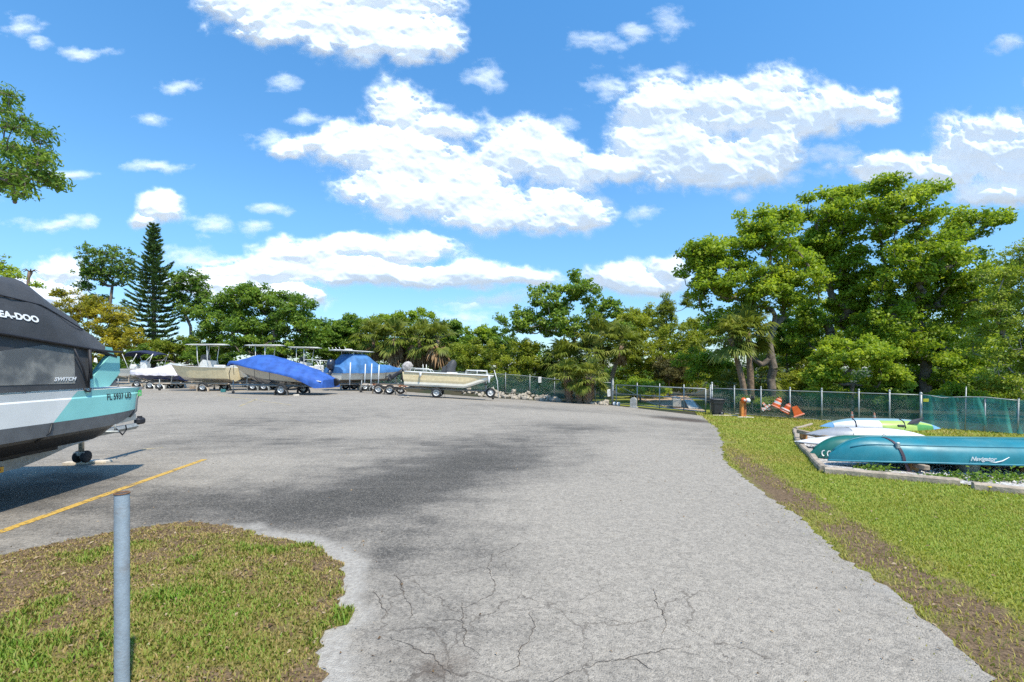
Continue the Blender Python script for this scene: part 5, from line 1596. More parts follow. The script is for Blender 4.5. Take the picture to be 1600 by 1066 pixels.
for px, py, lab in ((1331, 640, 'tiny orange cone standing behind the fence'), (1366, 645, 'second tiny cone standing behind the fence')):
    x, y = along(RF, px); d = y + 1.2; x = (px - CX) / F * d
    t = thing('traffic_cone', lab, 'cone', (x, d, gzf(x, d)), 0.3)
    m = MB(); m.lathe([(.09, .03), (.03, .40), (.025, .41), (.001, .41)], 14); m.build('cone', PINKO, t)
    m = MB(); m.lathe([(.062, .20), (.048, .28)], 14, Matrix.Scale(1.04, 4, (1, 0, 0)) @ Matrix.Scale(1.04, 4, (0, 1, 0))); m.build('band', WHITE_B, t)
    m = MB(); m.box((0, 0, .02), (.24, .24, .04), bev=.01); m.build('base', ORANGE, t)

# ------------------------------------------------------------------ steel pipe in the island
def pipe_post():
    D = 2.18; p = P(190.5, 770, D); z0 = gzf(p.x, p.y)
    t = thing('steel_pipe_post', 'open-topped galvanised steel pipe post in the grass island', 'post', (p.x, p.y, z0))
    h = p.z - z0
    m = MB(); m.lathe([(.0295, -.15), (.0295, h * .3), (.0297, h * .7), (.0295, h - .004)], 28); m.lathe([(.0255, h - .004), (.0255, h - .5), (.001, h - .5)], 28); m.build('pipe', GALV_P, t)
    m = MB(); m.lathe([(.0295, h - .006), (.0318, h - .005), (.0320, h), (.0295, h + .0018), (.0255, h), (.0255, h - .02)], 28); m.build('rim', RUST, t)
pipe_post()
# ------------------------------------------------------------------ boats and trailers
GEL_W = pmat('white_gelcoat', (0.72, 0.70, 0.65), 0.25, var=0.05, coat=0.4, dirt=(0.45, 0.38, 0.28), dirt_amt=0.25)
GEL_C = pmat('cream_gelcoat', (0.78, 0.72, 0.60), 0.3, var=0.05, coat=0.3, dirt=(0.50, 0.41, 0.28), dirt_amt=0.2)
GEL_Y = pmat('tan_gelcoat', (0.74, 0.60, 0.36), 0.35, var=0.10, coat=0.3, dirt=(0.50, 0.37, 0.18), dirt_amt=0.3)
GEL_B = pmat('black_brown_hull', (0.045, 0.038, 0.035), 0.3, var=0.2, coat=0.4)
GEL_N = pmat('navy_hull', (0.02, 0.028, 0.09), 0.25, var=0.15, coat=0.5)
GEL_GR = pmat('grey_bottom_paint', (0.27, 0.25, 0.22), 0.6, var=0.2)
TAN_T = pmat('tan_hull_band', (0.55, 0.46, 0.34), 0.3, var=0.08, coat=0.3)
BLUE_C = pmat('royal_blue_canvas', (0.035, 0.115, 0.42), 0.72, var=0.25, scale=2.2, bump=1.0, bscale=4.0, transl=0.1)
BLUE_L = pmat('sky_blue_canvas', (0.06, 0.19, 0.43), 0.75, var=0.25, scale=2.2, bump=0.9, bscale=4.0, transl=0.1)
NAVY_C = pmat('navy_canvas', (0.012, 0.018, 0.05), 0.8, var=0.2)
BLACK_C = pmat('black_canvas', (0.055, 0.055, 0.058), 0.62, var=0.25, scale=2.0, bump=0.8, bscale=3.2)
GREY_C = pmat('grey_camo_cover', (0.42, 0.38, 0.35), 0.85, var=0.35, scale=7.0)
TEAL = pmat('aqua_hull_plastic', (0.25, 0.58, 0.55), 0.38, var=0.05, scale=3.0, coat=0.2)
LGREY = pmat('pale_grey_hull_plastic', (0.70, 0.69, 0.66), 0.42, var=0.05, scale=3.0, coat=0.1)
DGREY = pmat('charcoal_hull_plastic', (0.125, 0.127, 0.13), 0.5, var=0.14, scale=5.0)
BLKPL = pmat('black_hull_bottom', (0.012, 0.012, 0.013), 0.5, var=0.2)
ALU = pmat('white_tube', (0.70, 0.69, 0.65), 0.35, 0.2, var=0.06)
MOTOR = pmat('outboard_blue_black', (0.022, 0.028, 0.045), 0.3, coat=0.4, var=0.15)
WINDOW = pmat('tinted_acrylic', (0.06, 0.07, 0.075), 0.12, var=0.1, coat=0.5)
PVC = pmat('white_pvc', (0.76, 0.76, 0.74), 0.4, var=0.06)
TRED = pmat('rusty_primer', (0.36, 0.12, 0.05), 0.8, var=0.4)
TBEI = pmat('beige_trailer_paint', (0.48, 0.40, 0.31), 0.6, var=0.2, dirt=(0.22, 0.13, 0.07), dirt_amt=0.5)
AMBER = pmat('amber_reflector', (0.80, 0.38, 0.01), 0.3, var=0.1, coat=0.4)
MUFF = pmat('dark_print', (0.02, 0.02, 0.025), 0.6, var=0)
GOLDP = pmat('gold_print', (0.36, 0.22, 0.05), 0.6, var=0.2)
WHITEP = pmat('white_print', (0.80, 0.80, 0.80), 0.6, var=0.05)

def place(root, x, y, d, dz=0.0):
    """stand a thing on the sloping ground with its bow along direction d"""
    rz = math.atan2(d[1], d[0])
    e = 1.5
    fx, fy = math.cos(rz), math.sin(rz)
    pit = math.atan2(gzf(x + fx * e, y + fy * e) - gzf(x - fx * e, y - fy * e), 2 * e)
    rol = math.atan2(gzf(x - fy * e, y + fx * e) - gzf(x + fy * e, y - fx * e), 2 * e)
    root.location = (x, y, gzf(x, y) + dz)
    root.rotation_euler = (rol, -pit, rz)
    return root
def wheel(root, c, r=.31, w=.19, side=1, rimmat=None, T0=None):
    T = Matrix.Translation(Vector(c)) @ Matrix.Rotation(R(90) * side, 4, 'X')
    if T0 is not None:
        T = T0
    m = MB(); m.lathe([(r * .60, -w * .45), (r * .66, -w * .5), (r * .90, -w * .5), (r * .985, -w * .36), (r, -w * .15), (r, w * .15), (r * .985, w * .36), (r * .90, w * .5), (r * .66, w * .5), (r * .60, w * .45)], 24, T)
    m.lathe([(r * .6, -w * .45), (r * .6, w * .45)], 24, T)
    o = m.build('wheel', RUBBER, root)
    m = MB(); m.lathe([(r * .62, w * .40), (r * .56, w * .42), (r * .52, w * .2), (r * .40, w * .12), (r * .26, w * .22), (r * .22, w * .36), (r * .10, w * .40), (.001, w * .40)], 20, T)
    m.lathe([(r * .6, -w * .3), (.001, -w * .3)], 12, T)
    m.build('rim', rimmat or RIM, o)
    m = MB()
    for k in range(5):
        a = 2 * math.pi * k / 5
        m.lathe([(r * .055, w * .19), (.001, w * .20)], 6, T @ Matrix.Translation((r * .34 * math.cos(a), r * .34 * math.sin(a), 0)))
    q = m.build('lug_holes', STEEL_D, o); q['kind'] = 'stuff'
    return o
def fender(root, cx, y, r, w, mat, n=10, span=(-8, 188), flat=0):
    m = MB(); secs = []
    for k in range(n + 1):
        a = R(span[0] + (span[1] - span[0]) * k / n)
        rr = r
        secs.append([(cx + rr * math.cos(a) + (flat / 2 if math.cos(a) > 0 else -flat / 2), y - w / 2, r * .12 + rr * math.sin(a)), (cx + rr * math.cos(a) + (flat / 2 if math.cos(a) > 0 else -flat / 2), y + w / 2, r * .12 + rr * math.sin(a))])
    up = [[(p[0], p[1], p[2] + .012) for p in s] for s in secs]
    m.loft(secs, smooth=True); m.loft(up, smooth=True)
    for j in (0, 1):
        m.loft([[secs[i][j], up[i][j]] for i in range(n + 1)], smooth=False)
    return m.build('fender', mat, root, recalc=True)
def trailer(label, x, y, d, L=5.2, W=1.7, tongue=1.6, zf=.48, axles=(1.9,), r=.31, mat=None, fmat=None, spare=None, jackx=None, jack_h=None, group='boat trailers', name='boat_trailer', stand=True, blocks=True, beams=True, rimmat=None, bunk=True, axw=None):
    """local +x points along the tongue; origin under the rear end"""
    mat = mat or GALV
    t = thing(name, label, 'trailer', (0, 0, 0), 0, group)
    place(t, x, y, d)
    hw = W / 2 * .62
    for s in (-1, 1):
        m = MB(); m.tube([(0, s * hw, zf), (L * .66, s * hw, zf), (L, s * .06, zf)], .045, 4, smooth=False); m.build('side_beam', mat, t)
    m = MB(); m.tube([(L * .93, 0, zf), (L + tongue, 0, zf)], .05, 4, smooth=False); m.build('tongue', mat, t)
    for cx in (.15, L * .33, L * .62):
        m = MB(); m.tube([(cx, -hw, zf - .01), (cx, 0, zf - .06), (cx, hw, zf - .01)], .035, 4, smooth=False); m.build('cross_member', mat, t)
    for ax in axles:
        aw = axw or W / 2 + .08
        m = MB(); m.tube([(ax, -aw, r), (ax, aw, r)], .032, 6); m.build('axle', STEEL_D, t)
        for s in (-1, 1):
            m = MB(); m.tube([(ax - .35, s * hw, zf - .06), (ax, s * hw, r + .04), (ax + .35, s * hw, zf - .06)], .03, 4, smooth=False); m.build('spring', STEEL_D, t)
            wheel(t, (ax, s * (aw + .06), r), r, .19, s * -1, rimmat)
            fender(t, ax, s * (aw + .06), r * 1.22, .24, fmat or mat)
    if bunk:
        for s in (-1, 1):
            m = MB(); m.box((L * .36, s * .42, zf + .10), (L * .6, .09, .05)); m.build('bunk', WOOD, t)
            for bx in (.4, L * .6):
                m = MB(); m.box((bx, s * .42, zf + .03), (.05, .05, .10)); m.build('bunk_bracket', mat, t)
    if stand:
        sx = L + tongue * .30
        m = MB(); m.tube([(sx, 0, zf), (sx - .05, 0, zf + .55)], .04, 4, smooth=False); m.box((sx - .12, 0, zf + .50), (.10, .14, .10)); st = m.build('bow_stand', mat, t)
        m = MB(); m.lathe([(.06, -.07), (.06, .07)], 10, Matrix.Translation((sx + .05, 0, zf + .42)) @ Matrix.Rotation(R(90), 4, 'X'), cap=True); m.build('winch', STEEL_D, st)
    jx = jackx if jackx is not None else L + tongue * .7
    m = MB(); m.tube([(jx, .09, .10), (jx, .09, zf + .30)], .028, 8); m.tube([(jx, .09, zf + .28), (jx + .0, .2, zf + .28)], .012, 6); j = m.build('jack', GALV, t)
    m = MB(); m.lathe([(.03, -.03), (.08, -.03), (.08, .03), (.03, .03)], 12, Matrix.Translation((jx, .09, .08)) @ Matrix.Rotation(R(90), 4, 'X'), cap=True); m.build('jack_wheel', RUBBER, j)
    m = MB(); m.box((L + tongue - .02, 0, zf + .03), (.22, .09, .08), bev=.02); m.build('coupler', STEEL_D, t)
    if spare:
        T = Matrix.Translation(spare) @ Matrix.Rotation(R(90), 4, 'X')
        w_ = wheel(t, spare, r, .18, 1, rimmat, T0=T); w_.name = 'spare_wheel'
        m = MB(); m.tube([spare, (spare[0], 0, zf)], .025, 6); m.build('spare_bracket', mat, t)
    return t
BEAM = [(0, .90), (.25, 1.0), (.55, .99), (.72, .86), (.86, .58), (.95, .28), (1.0, .04)]
def hull(root, L, B, keel, chine, sheer, mats, beam=BEAM, n=22, chin=.80, deckz=-.04, rail=True, fore=.62, railmat=None, cockpit=True, x0=0.0):
    """keel, chine and sheer are height tables along the length, 0 at the stern, 1 at the bow"""
    I = lambda tab, u: float(np.interp(u, [a for a, _ in tab], [b for _, b in tab]))
    side, bottom, deck = mats
    us = [i / (n - 1) for i in range(n)]
    us = [u + .06 * math.sin(math.pi * u) * 0 for u in us]
    sp = lambda u: (x0 + L * u, B / 2 * I(beam, u), I(sheer, u))
    def cp(u):
        k = chin * (1 - .35 * max(0, (u - .6) / .4))
        return (x0 + L * u - .10 * L * max(0, (u - .75) / .25) ** 2, B / 2 * I(beam, u) * k, I(chine, u))
    def kp(u):
        return (x0 + L * u - .14 * L * max(0, (u - .7) / .3) ** 1.6, 0.0, I(keel, u))
    m = MB(); m.loft([[(cp(u)[0], -cp(u)[1], cp(u)[2]), kp(u), cp(u)] for u in us]); m.build('hull_bottom', bottom, root)
    for s in (-1, 1):
        m = MB()
        m.loft([[(sp(u)[0], s * sp(u)[1], sp(u)[2]), (sp(u)[0] * .55 + cp(u)[0] * .45, s * (sp(u)[1] * .55 + cp(u)[1] * .45) * 1.0, sp(u)[2] * .55 + cp(u)[2] * .45), (cp(u)[0], s * cp(u)[1], cp(u)[2])] for u in us])
        m.build('hull_side', side, root)
        if rail:
            m = MB(); m.tube([(sp(u)[0], s * (sp(u)[1] + .01), sp(u)[2]) for u in us], .025, 6); m.build('rub_rail', railmat or deck, root)
    a, c, k = sp(0), cp(0), kp(0)
    m = MB(); m.add([(a[0], -a[1], a[2]), (c[0], -c[1], c[2]), k, c, a], [(0, 1, 2, 3, 4)]); m.build('transom', side, root)
    # gunwale caps, foredeck, cockpit floor
    m = MB()
    fu = [u for u in us if u >= fore]
    m.loft([[(sp(u)[0], -sp(u)[1], sp(u)[2] + deckz * 0 + .005), (sp(u)[0], 0, sp(u)[2] + .06), (sp(u)[0], sp(u)[1], sp(u)[2] + .005)] for u in fu])
    m.build('foredeck', deck, root)
    if cockpit:
        au = [u for u in us if u <= fore + .06]
        for s in (-1, 1):
            m = MB(); m.loft([[(sp(u)[0], s * sp(u)[1], sp(u)[2] + .006), (sp(u)[0], s * max(.02, sp(u)[1] - .18), sp(u)[2] + .012), (sp(u)[0], s * max(.02, sp(u)[1] - .18), sp(u)[2] - .45)] for u in au], smooth=False); m.build('gunwale', deck, root)
        m = MB(); m.loft([[(sp(u)[0], -max(.02, sp(u)[1] - .17), sp(u)[2] - .45), (sp(u)[0], max(.02, sp(u)[1] - .17), sp(u)[2] - .45)] for u in au]); m.build('cockpit_floor', deck, root)
    return sp
def tabs(z0, dp, rise=.22):
    keel = [(0, z0), (.6, z0 + .02), (.8, z0 + .12 * dp), (.92, z0 + .45 * dp), (1, z0 + dp * (.95 + rise))]
    chine = [(0, z0 + .22 * dp), (.5, z0 + .26 * dp), (.75, z0 + .42 * dp), (.9, z0 + .72 * dp), (1, z0 + dp * (1 + rise))]
    sheer = [(0, z0 + dp * .96), (.4, z0 + dp), (.75, z0 + dp * (1 + .5 * rise)), (1, z0 + dp * (1 + rise) + .02)]
    return keel, chine, sheer
def ttop(root, x, z0, z1, w, L, legs=4, mat=None, lean=.15):
    m = MB()
    secs = []
    for k in range(9):
        t = k / 8; xx = x - L / 2 + L * t
        ed = 1 - .12 * abs(2 * t - 1) ** 3
        secs.append([(xx, -w / 2 * ed, z1), (xx, -w / 2 * ed * .8, z1 + .05), (xx, 0, z1 + .085), (xx, w / 2 * ed * .8, z1 + .05), (xx, w / 2 * ed, z1), (xx, 0, z1 - .015)])
    m.loft(secs, closed=True, caps=True); m.build('hardtop', mat or GEL_W, root)
    for s in (-1, 1):
        for dx in (-.38, .32):
            m = MB(); m.tube([(x + dx - lean, s * w * .30, z0), (x + dx + lean * .4, s * w * .32, z0 + (z1 - z0) * .5), (x + dx, s * w * .40, z1)], .024, 7); m.build('leg', ALU, root)
        m = MB(); m.tube([(x - .38, s * w * .40, z1 - .05), (x + .32, s * w * .40, z1 - .05)], .018, 6); m.build('brace', ALU, root)
def console(root, x, z0, h=.95, mat=None, w=.8):
    m = MB(); m.prism([(x - .35, -w / 2, z0), (x + .40, -w / 2, z0), (x + .28, -w / 2, z0 + h * .75), (x + .05, -w / 2, z0 + h), (x - .35, -w / 2, z0 + h * .92)], (0, w, 0)); c = m.build('console', mat or GEL_W, root)
    m = MB(); m.prism([(x + .06, -w * .42, z0 + h), (x + .30, -w * .42, z0 + h * .76), (x + .20, -w * .36, z0 + h + .28), (x + .02, -w * .36, z0 + h + .34)], (0, w * .84, 0)); m.build('windscreen', WINDOW, c)
    m = MB(); m.box((x - .85, 0, z0 + .32), (.35, w, .64), bev=.05); m.build('seat', mat or GEL_W, root)
def outboard(root, x, z, tilt, mat, cowl=None, s=1.0):
    """hinged at the transom top; tilt in degrees lifts the leg"""
    T = Matrix.Translation((x, 0, z)) @ Matrix.Rotation(R(tilt), 4, 'Y')
    m = MB(); secs = []
    for zz, a, b_, o in ((.02, .14, .13, -.12), (.10, .22, .17, -.16), (.32, .25, .19, -.18), (.50, .21, .17, -.16), (.58, .12, .10, -.14)):
        secs.append([(s * (o + a * math.cos(q)), s * b_ * math.sin(q), s * zz) for q in np.linspace(0, 2 * math.pi, 14)[:-1]])
    m.loft(secs, closed=True, caps=True, M=T); m.build('cowl', cowl or mat, root)
    m = MB(); secs = []
    for zz, a, b_, o in ((.04, .13, .09, -.12), (-.3, .09, .06, -.14), (-.62, .10, .04, -.16), (-.66, .18, .05, -.2), (-.69, .16, .04, -.2), (-.78, .10, .03, -.16), (-1.0, .05, .012, -.12)):
        secs.append([(s * (o + a * math.cos(q)), s * b_ * math.sin(q), s * zz) for q in np.linspace(0, 2 * math.pi, 12)[:-1]])
    m.loft(secs, closed=True, caps=True, M=T); leg = m.build('lower_unit', mat, root)
    m = MB(); m.tube([(s * -.02, 0, s * -.82), (s * -.36, 0, s * -.82)], [.05 * s, .04 * s], 8, M=T)
    for k in range(3):
        a = k * 2.094
        c = Vector((-.33 * s, 0, -.82 * s)); u = Vector((0, math.cos(a), math.sin(a))); v = Vector((1, -math.sin(a) * .7, math.cos(a) * .7)).normalized()
        m.add([c - v * .03 * s, c + v * .03 * s, c + u * .15 * s + v * .07 * s, c + u * .17 * s, c + u * .12 * s - v * .07 * s], [(0, 1, 2, 3, 4)], M=T)
    m.build('propeller', STEEL_D, leg)
def wood_block(px, py, L_, w_, h_, rz, label, mat=None):
    p = G(px, py); t = thing('wood_block', label, 'block', (p.x, p.y, p.z + h_ / 2), rz, 'blocks under trailer jacks and wheels')
    m = MB(); m.box((0, 0, 0), (L_, w_, h_), bev=.006); m.build('timber', mat or WOOD, t)
    m = MB(); m.box((L_ * .3, w_ * .1, h_ / 2 + .0012), (L_ * .16, w_ * .1, .002)); m.build('stain', STEEL_D, t)
    return t

# ================================================================== 1. the black-covered pontoon boat on the left
def pontoon():
    rz = math.atan2(.995, -.094)
    loc = (-6.78, 6.88, 0)
    t = thing('pontoon_boat', 'aqua and grey pontoon boat under a black cover at the left edge', 'boat', loc, rz)
    LN = 5.6
    xs = [-LN, -4, -3, -2.4, -2, -1.6, -1.2, -.8, -.5, -.3, -.15, -.05, 0]
    def hb(x):       # half beam: blunt bow with rounded corners
        return 1.2 * (1 - .04 * max(0, (x + .6) / .6) ** 3) if x < 0 else 1.15
    top = 1.30
    low = lambda x: .945 + .035 * max(0, (x + 1.5) / 1.5) ** 2
    drk = lambda x: .735 + .02 * max(0, (x + 2.2) / 2.2) + .16 * max(0, (x + .55) / .55) ** 2
    rake = lambda z: -.20 * max(0, (1.30 - z) / .5)      # the bow leans back towards the keel
    X = lambda x, z: x + rake(z) * max(0, min(1, (x + .9) / .9))
    for s in (-1, 1):
        cut_t, cut_b = -1.19, -1.55
        # pale grey part of the side, then the aqua part: they meet on a slant
        def pan(xa, xb, nm, mat):
            m = MB(); secs = []
            for k in range(15):
                f = k / 14
                row = []
                for zf_ in (0, .22, .27, .6, 1):
                    xt = xa(1 - zf_) + (xb(1 - zf_) - xa(1 - zf_)) * f
                    z = top + (low(xt) - top) * zf_
                    ins = .012 if zf_ in (.22,) else (.0 if zf_ < .2 else -.0)
                    row.append((X(xt, z), s * (hb(xt) - ins + .015 * zf_), z))
                secs.append(row)
            m.loft(secs, smooth=False); return m.build(nm, mat, t)
        pan(lambda q: -LN, lambda q: cut_b + (cut_t - cut_b) * q, 'side_panel', LGREY)
        pan(lambda q: cut_b + (cut_t - cut_b) * q, lambda q: 0.0, 'bow_panel', TEAL)
        m = MB(); m.loft([[(X(x, low(x)), s * (hb(x) + .018), low(x)), (X(x, drk(x) + .05), s * (hb(x) + .005), drk(x) + .05), (X(x, drk(x)), s * (hb(x) - .10), drk(x))] for x in xs], smooth=False); m.build('lower_band', DGREY, t)
        m = MB(); m.tube([(cut_b - .02, s * 1.22, .945), (cut_b - .05, s * 1.215, .83), (cut_b - .16, s * 1.15, .735)], .012, 5); m.build('seam', BLKPL, t)
        m = MB(); m.loft([[(X(x, drk(x)), s * (hb(x) - .10), drk(x)), (X(x, .62), s * .95, max(.52, drk(x) - .14)), (X(x, .56), s * .55, max(.50, drk(x) - .2))] for x in xs]); m.build('tunnel_hull', BLKPL, t)
        # dark trim on the bow corner
        m = MB(); m.tube([(.012, s * 1.15, 1.30), (-.03 + rake(1.1), s * 1.165, 1.12), (rake(.95) + .012, s * 1.165, .95), (rake(.86) - .01, s * 1.12, .87)], .022, 6); m.build('bow_trim', DGREY, t)
    m = MB(); m.loft([[(X(x, .56), -.55, max(.50, drk(x) - .2)), (X(x, .5), 0, .50), (X(x, .56), .55, max(.50, drk(x) - .2))] for x in xs]); m.build('centre_hull', BLKPL, t)
    m = MB(); m.loft([[(0, y, 1.30), (rake(.95) * .9 + .03 * (1 - y * y), y, 1.0), (rake(.86), y * .97, .86)] for y in np.linspace(-1.15, 1.15, 9)]); m.build('bow_face', TEAL, t)
    m = MB(); m.loft([[(x, -hb(x), 1.302), (x, 0, 1.315), (x, hb(x), 1.302)] for x in xs]); m.build('deck', LGREY, t)
    m = MB(); m.add([(-LN, -1.2, 1.3), (-LN, 1.2, 1.3), (-LN, 1.1, .74), (-LN, -1.1, .74)], [(0, 1, 2, 3)]); m.build('stern', DGREY, t)
    # bow fairings
    for s in (-1, 1):
        y0 = s * 1.10
        po = [(-.95, y0, 1.33), (-.54, y0, 1.33), (-.34, y0, 1.52), (-.345, y0, 1.755), (-.53, y0, 1.765)]
        m = MB(); m.prism(po, (0, s * -.07, 0)); f = m.build('bow_fairing', TEAL, t)
        m = MB(); m.prism([(-.68, y0 - s * .02, 1.80), (-.42, y0 - s * .02, 1.775), (-.46, y0 - s * .02, 1.88), (-.56, y0 - s * .02, 1.885)], (0, s * -.06, 0)); m.build('fairing_cap', TEAL, f)
        m = MB(); m.prism([(-.69, y0 + s * .004, 1.795), (-.40, y0 + s * .004, 1.735), (-.40, y0 + s * .004, 1.765), (-.66, y0 + s * .004, 1.825)], (0, s * -.05, 0)); m.build('fairing_trim', BLKPL, f)
        m = MB(); m.prism([(-.56, y0 - s * .01, 1.335), (-.38, y0 - s * .01, 1.335), (-.40, y0 - s * .01, 1.42), (-.48, y0 - s * .01, 1.44)], (0, s * -.10, 0)); m.build('cleat_block', DGREY, f)
    # cover: canvas tent over the helm, falling to the bow
    prof = [(-LN + .1, 1.95, 1.75), (-4.6, 2.25, 1.9), (-3.4, 2.68, 1.97), (-2.6, 2.72, 1.97), (-2.1, 2.68, 1.96), (-1.5, 2.63, 1.90), (-1.1, 2.38, 1.86), (-.85, 2.22, 1.83), (-.55, 2.06, 1.815), (-.40, 1.92, 1.82)]
    xi = np.linspace(prof[0][0], prof[-1][0], 60)
    zt = np.interp(xi, [p_[0] for p_ in prof], [p_[1] for p_ in prof]); zh = np.interp(xi, [p_[0] for p_ in prof], [p_[2] for p_ in prof])
    m = MB(); secs = []
    for x, a, h_ in zip(xi, zt, zh):
        row = []
        for (fy, fz) in ((-1.16, 0.0), (-1.13, .25), (-1.06, .55), (-.97, .82), (-.86, .97), (-.6, 1.03), (0, 1.07), (.6, 1.03), (.86, .97), (.97, .82), (1.06, .55), (1.13, .25), (1.16, 0.0)):
            calm = 1 - .97 * math.exp(-((x + 1.85) / .4) ** 2) * math.exp(-((fz - .35) / .25) ** 2)
            wr = calm * (.020 * math.sin(x * 7 + fz * 6) * math.sin(fz * 3.1) + .013 * math.sin(x * 17 - fz * 11 + 2 * math.sin(x * 3)))
            nar = 1 - .10 * max(0, (x + .9) / .5)
            row.append((x, fy * nar + (wr if abs(fy) > .8 else 0), h_ + (a - h_) * fz + (wr if abs(fy) < .9 else 0)))
        secs.append(row)
    m.loft(secs); m.add([secs[-1][k] for k in range(13)], [tuple(range(13))]); cov = m.build('cover', BLACK_C, t)
    def conform(o, fn):
        """lay flat lettering onto the surface below it"""
        M = o.matrix_basis.copy(); o.matrix_basis = Matrix.Identity(4)
        for v in o.data.vertices:
            p_ = M @ v.co; f_ = fn(p_.x, p_.z); v.co = Vector((p_.x, f_ - (.0035 if v.co.z > 0 else .0012), p_.z))
    FY = ((-1.16, 0.0), (-1.13, .25), (-1.06, .55), (-.97, .82), (-.86, .97))
    def cover_y(x, z):
        a_ = float(np.interp(x, xi, zt)); h_ = float(np.interp(x, xi, zh)); fz = min(.97, max(0, (z - h_) / (a_ - h_)))
        y_ = float(np.interp(fz, [q[1] for q in FY], [q[0] for q in FY]))
        return y_ - .004
    def side_y(x, z):
        return -(hb(x) + .015 * (top - z) / (top - low(x)) + .001)
    for s in (-1, 1):
        # seam piping across the side and hem
        m = MB(); m.tube([(x, s * 1.055, h_ + (a - h_) * .60) for x, a, h_ in zip(xi[14:54], zt[14:54], zh[14:54])], .008, 5); m.build('seam', MUFF, cov)
        m = MB(); m.tube([(x, s * 1.165, h_) for x, h_ in zip(xi, zh)], .018, 6); m.build('hem', MUFF, cov)
        # lower curtain with mesh window
        m = MB(); m.loft([[(x, s * 1.135, float(np.interp(x, xi, zh)) + .01), (x, s * 1.15, 1.6), (x, s * 1.16, 1.325)] for x in np.linspace(-LN + .2, -.94, 14)]); m.build('curtain', BLACK_C, t)
        m = MB(); m.loft([[(-2.35, s * 1.163, 1.41), (-2.35, s * 1.157, 1.66), (-2.35, s * 1.15, 1.70)], [(-2.06, s * 1.163, 1.405), (-2.06, s * 1.157, 1.6), (-2.06, s * 1.15, 1.78)], [(-1.6, s * 1.163, 1.40), (-1.6, s * 1.157, 1.6), (-1.6, s * 1.148, 1.86)], [(-1.18, s * 1.163, 1.395), (-1.18, s * 1.157, 1.6), (-1.18, s * 1.148, 1.81)]], smooth=False); m.build('mesh_window', MESHW, t)
        for xa, xb in ((-1.22, -1.02), (-.98, -1.02)):
            m = MB(); m.tube([(xa, s * 1.185, 1.83), ((xa + xb) / 2 + .02, s * 1.19, 1.6), (xb, s * 1.19, 1.34)], .011, 5); m.build('strap', MUFF, t)
        m = MB(); m.tube([(-.98, s * 1.18, 1.83), (-.985, s * 1.2, 1.45)], .02, 6); m.build('hanging_strap', MUFF, t)
        m = MB(); m.tube([(-1.10, s * 1.2, 1.325), (-1.07, s * 1.215, 1.29), (-1.02, s * 1.215, 1.285), (-.99, s * 1.2, 1.325)], .012, 6); m.build('tie_hook', MUFF, t)
        m = MB(); m.lathe([(.022, 0), (.012, .05), (.004, .055)], 8, Matrix.Translation((-.90, s * 1.19, 1.67))); m.build('tassel', WHITEP, t)
    conform(text('SEA-DOO', WHITEP, cov, (-2.15, -1.15, 2.145), (R(90), R(2.5), 0), .098, .002, .0, 1.02, scale=(1.22, 1, 1), offset=.004), cover_y)
    text('SWITCH', WHITEP, t, (-1.485, -1.168, 1.435), (R(90), 0, 0), .062, .001, .35, 1.05, scale=(1.25, 1, 1), offset=.002)
    conform(text('FL 5937 UD', MUFF, t, (-.73, -1.222, 1.155), (R(90), 0, 0), .115, .001, 0, 1.0, scale=(.82, 1, 1), offset=.0015), side_y)
    m = MB(); m.box((-.10, -1.208, 1.215), (.07, .004, .085)); st = m.build('registration_sticker', pmat('green_sticker', (.08, .55, .12), .5, var=.1), t)
    text('25', WHITEP, st, (-.13, -1.2115, 1.195), (R(90), 0, 0), .045, .0005)
    # trailer
    tr = thing('boat_trailer', 'galvanised trailer under the black-covered pontoon boat', 'trailer', loc, rz, 'boat trailers')
    for s in (-1, 1):
        m = MB()
        path = [(-LN, s * .62, .42), (-2.4, s * .62, .42), (-1.3, s * .60, .43), (-.75, s * .46, .47), (-.2, s * .26, .50), (.5, s * .05, .51)]
        secs = [[(x, y - .03 * s, z - .065), (x, y + .03 * s, z - .065), (x, y + .03 * s, z + .065), (x, y - .03 * s, z + .065)] for x, y, z in path]
        m.loft(secs, closed=True, smooth=False, caps=True); m.build('side_beam', GALV, tr)
        m = MB(); m.box((-1.62, s * .655, .40), (.19, .012, .07), bev=.004); a = m.build('reflector', AMBER, tr)
        for dx in (-.05, 0, .05):
            m = MB(); m.lathe([(.012, 0), (.001, .004)], 8, Matrix.Translation((-1.62 + dx, s * .661, .40)) @ Matrix.Rotation(R(90) * s * -1, 4, 'X')); m.build('lens', TRED, a)
        m = MB(); m.prism([(-2.05, s * .55, .49), (-1.83, s * .55, .49), (-1.78, s * .55, .60), (-1.90, s * .55, .62)], (0, s * .10, 0)); m.build('bunk_bracket', DGREY, tr)
        m = MB(); m.box((-3.0, s * .6, .535), (4.4, .10, .06)); m.build('bunk', MUFF, tr)
        wheel(tr, (-3.9, s * 1.0, .31), .31, .2, -s); fender(tr, -3.9, s * 1.0, .38, .24, GALV)
    m = MB(); m.tube([(-3.9, -1.0, .31), (-3.9, 1.0, .31)], .03, 6); m.build('axle', GALV, tr)
    m = MB(); m.tube([(-.3, 0, .50), (1.62, 0, .52)], .055, 4, smooth=False); m.build('tongue', GALV, tr)
    for cx in (-.55, .05, .62):
        m = MB(); m.tube([(cx, -.40, .545), (cx, .30, .545)], .022, 6); m.build('cross_bar', GALV, tr)
    for cx in (-.1, .25, .45, .95):
        m = MB(); m.tube([(cx, -.12, .50), (cx, -.12, .66)], .016, 6); m.build('upright', GALV, tr)
    m = MB(); m.box((1.25, 0, .60), (.75, .05, .11), Matrix.Rotation(-.06, 4, 'Y')); m.build('winch_arm', GALV, tr)
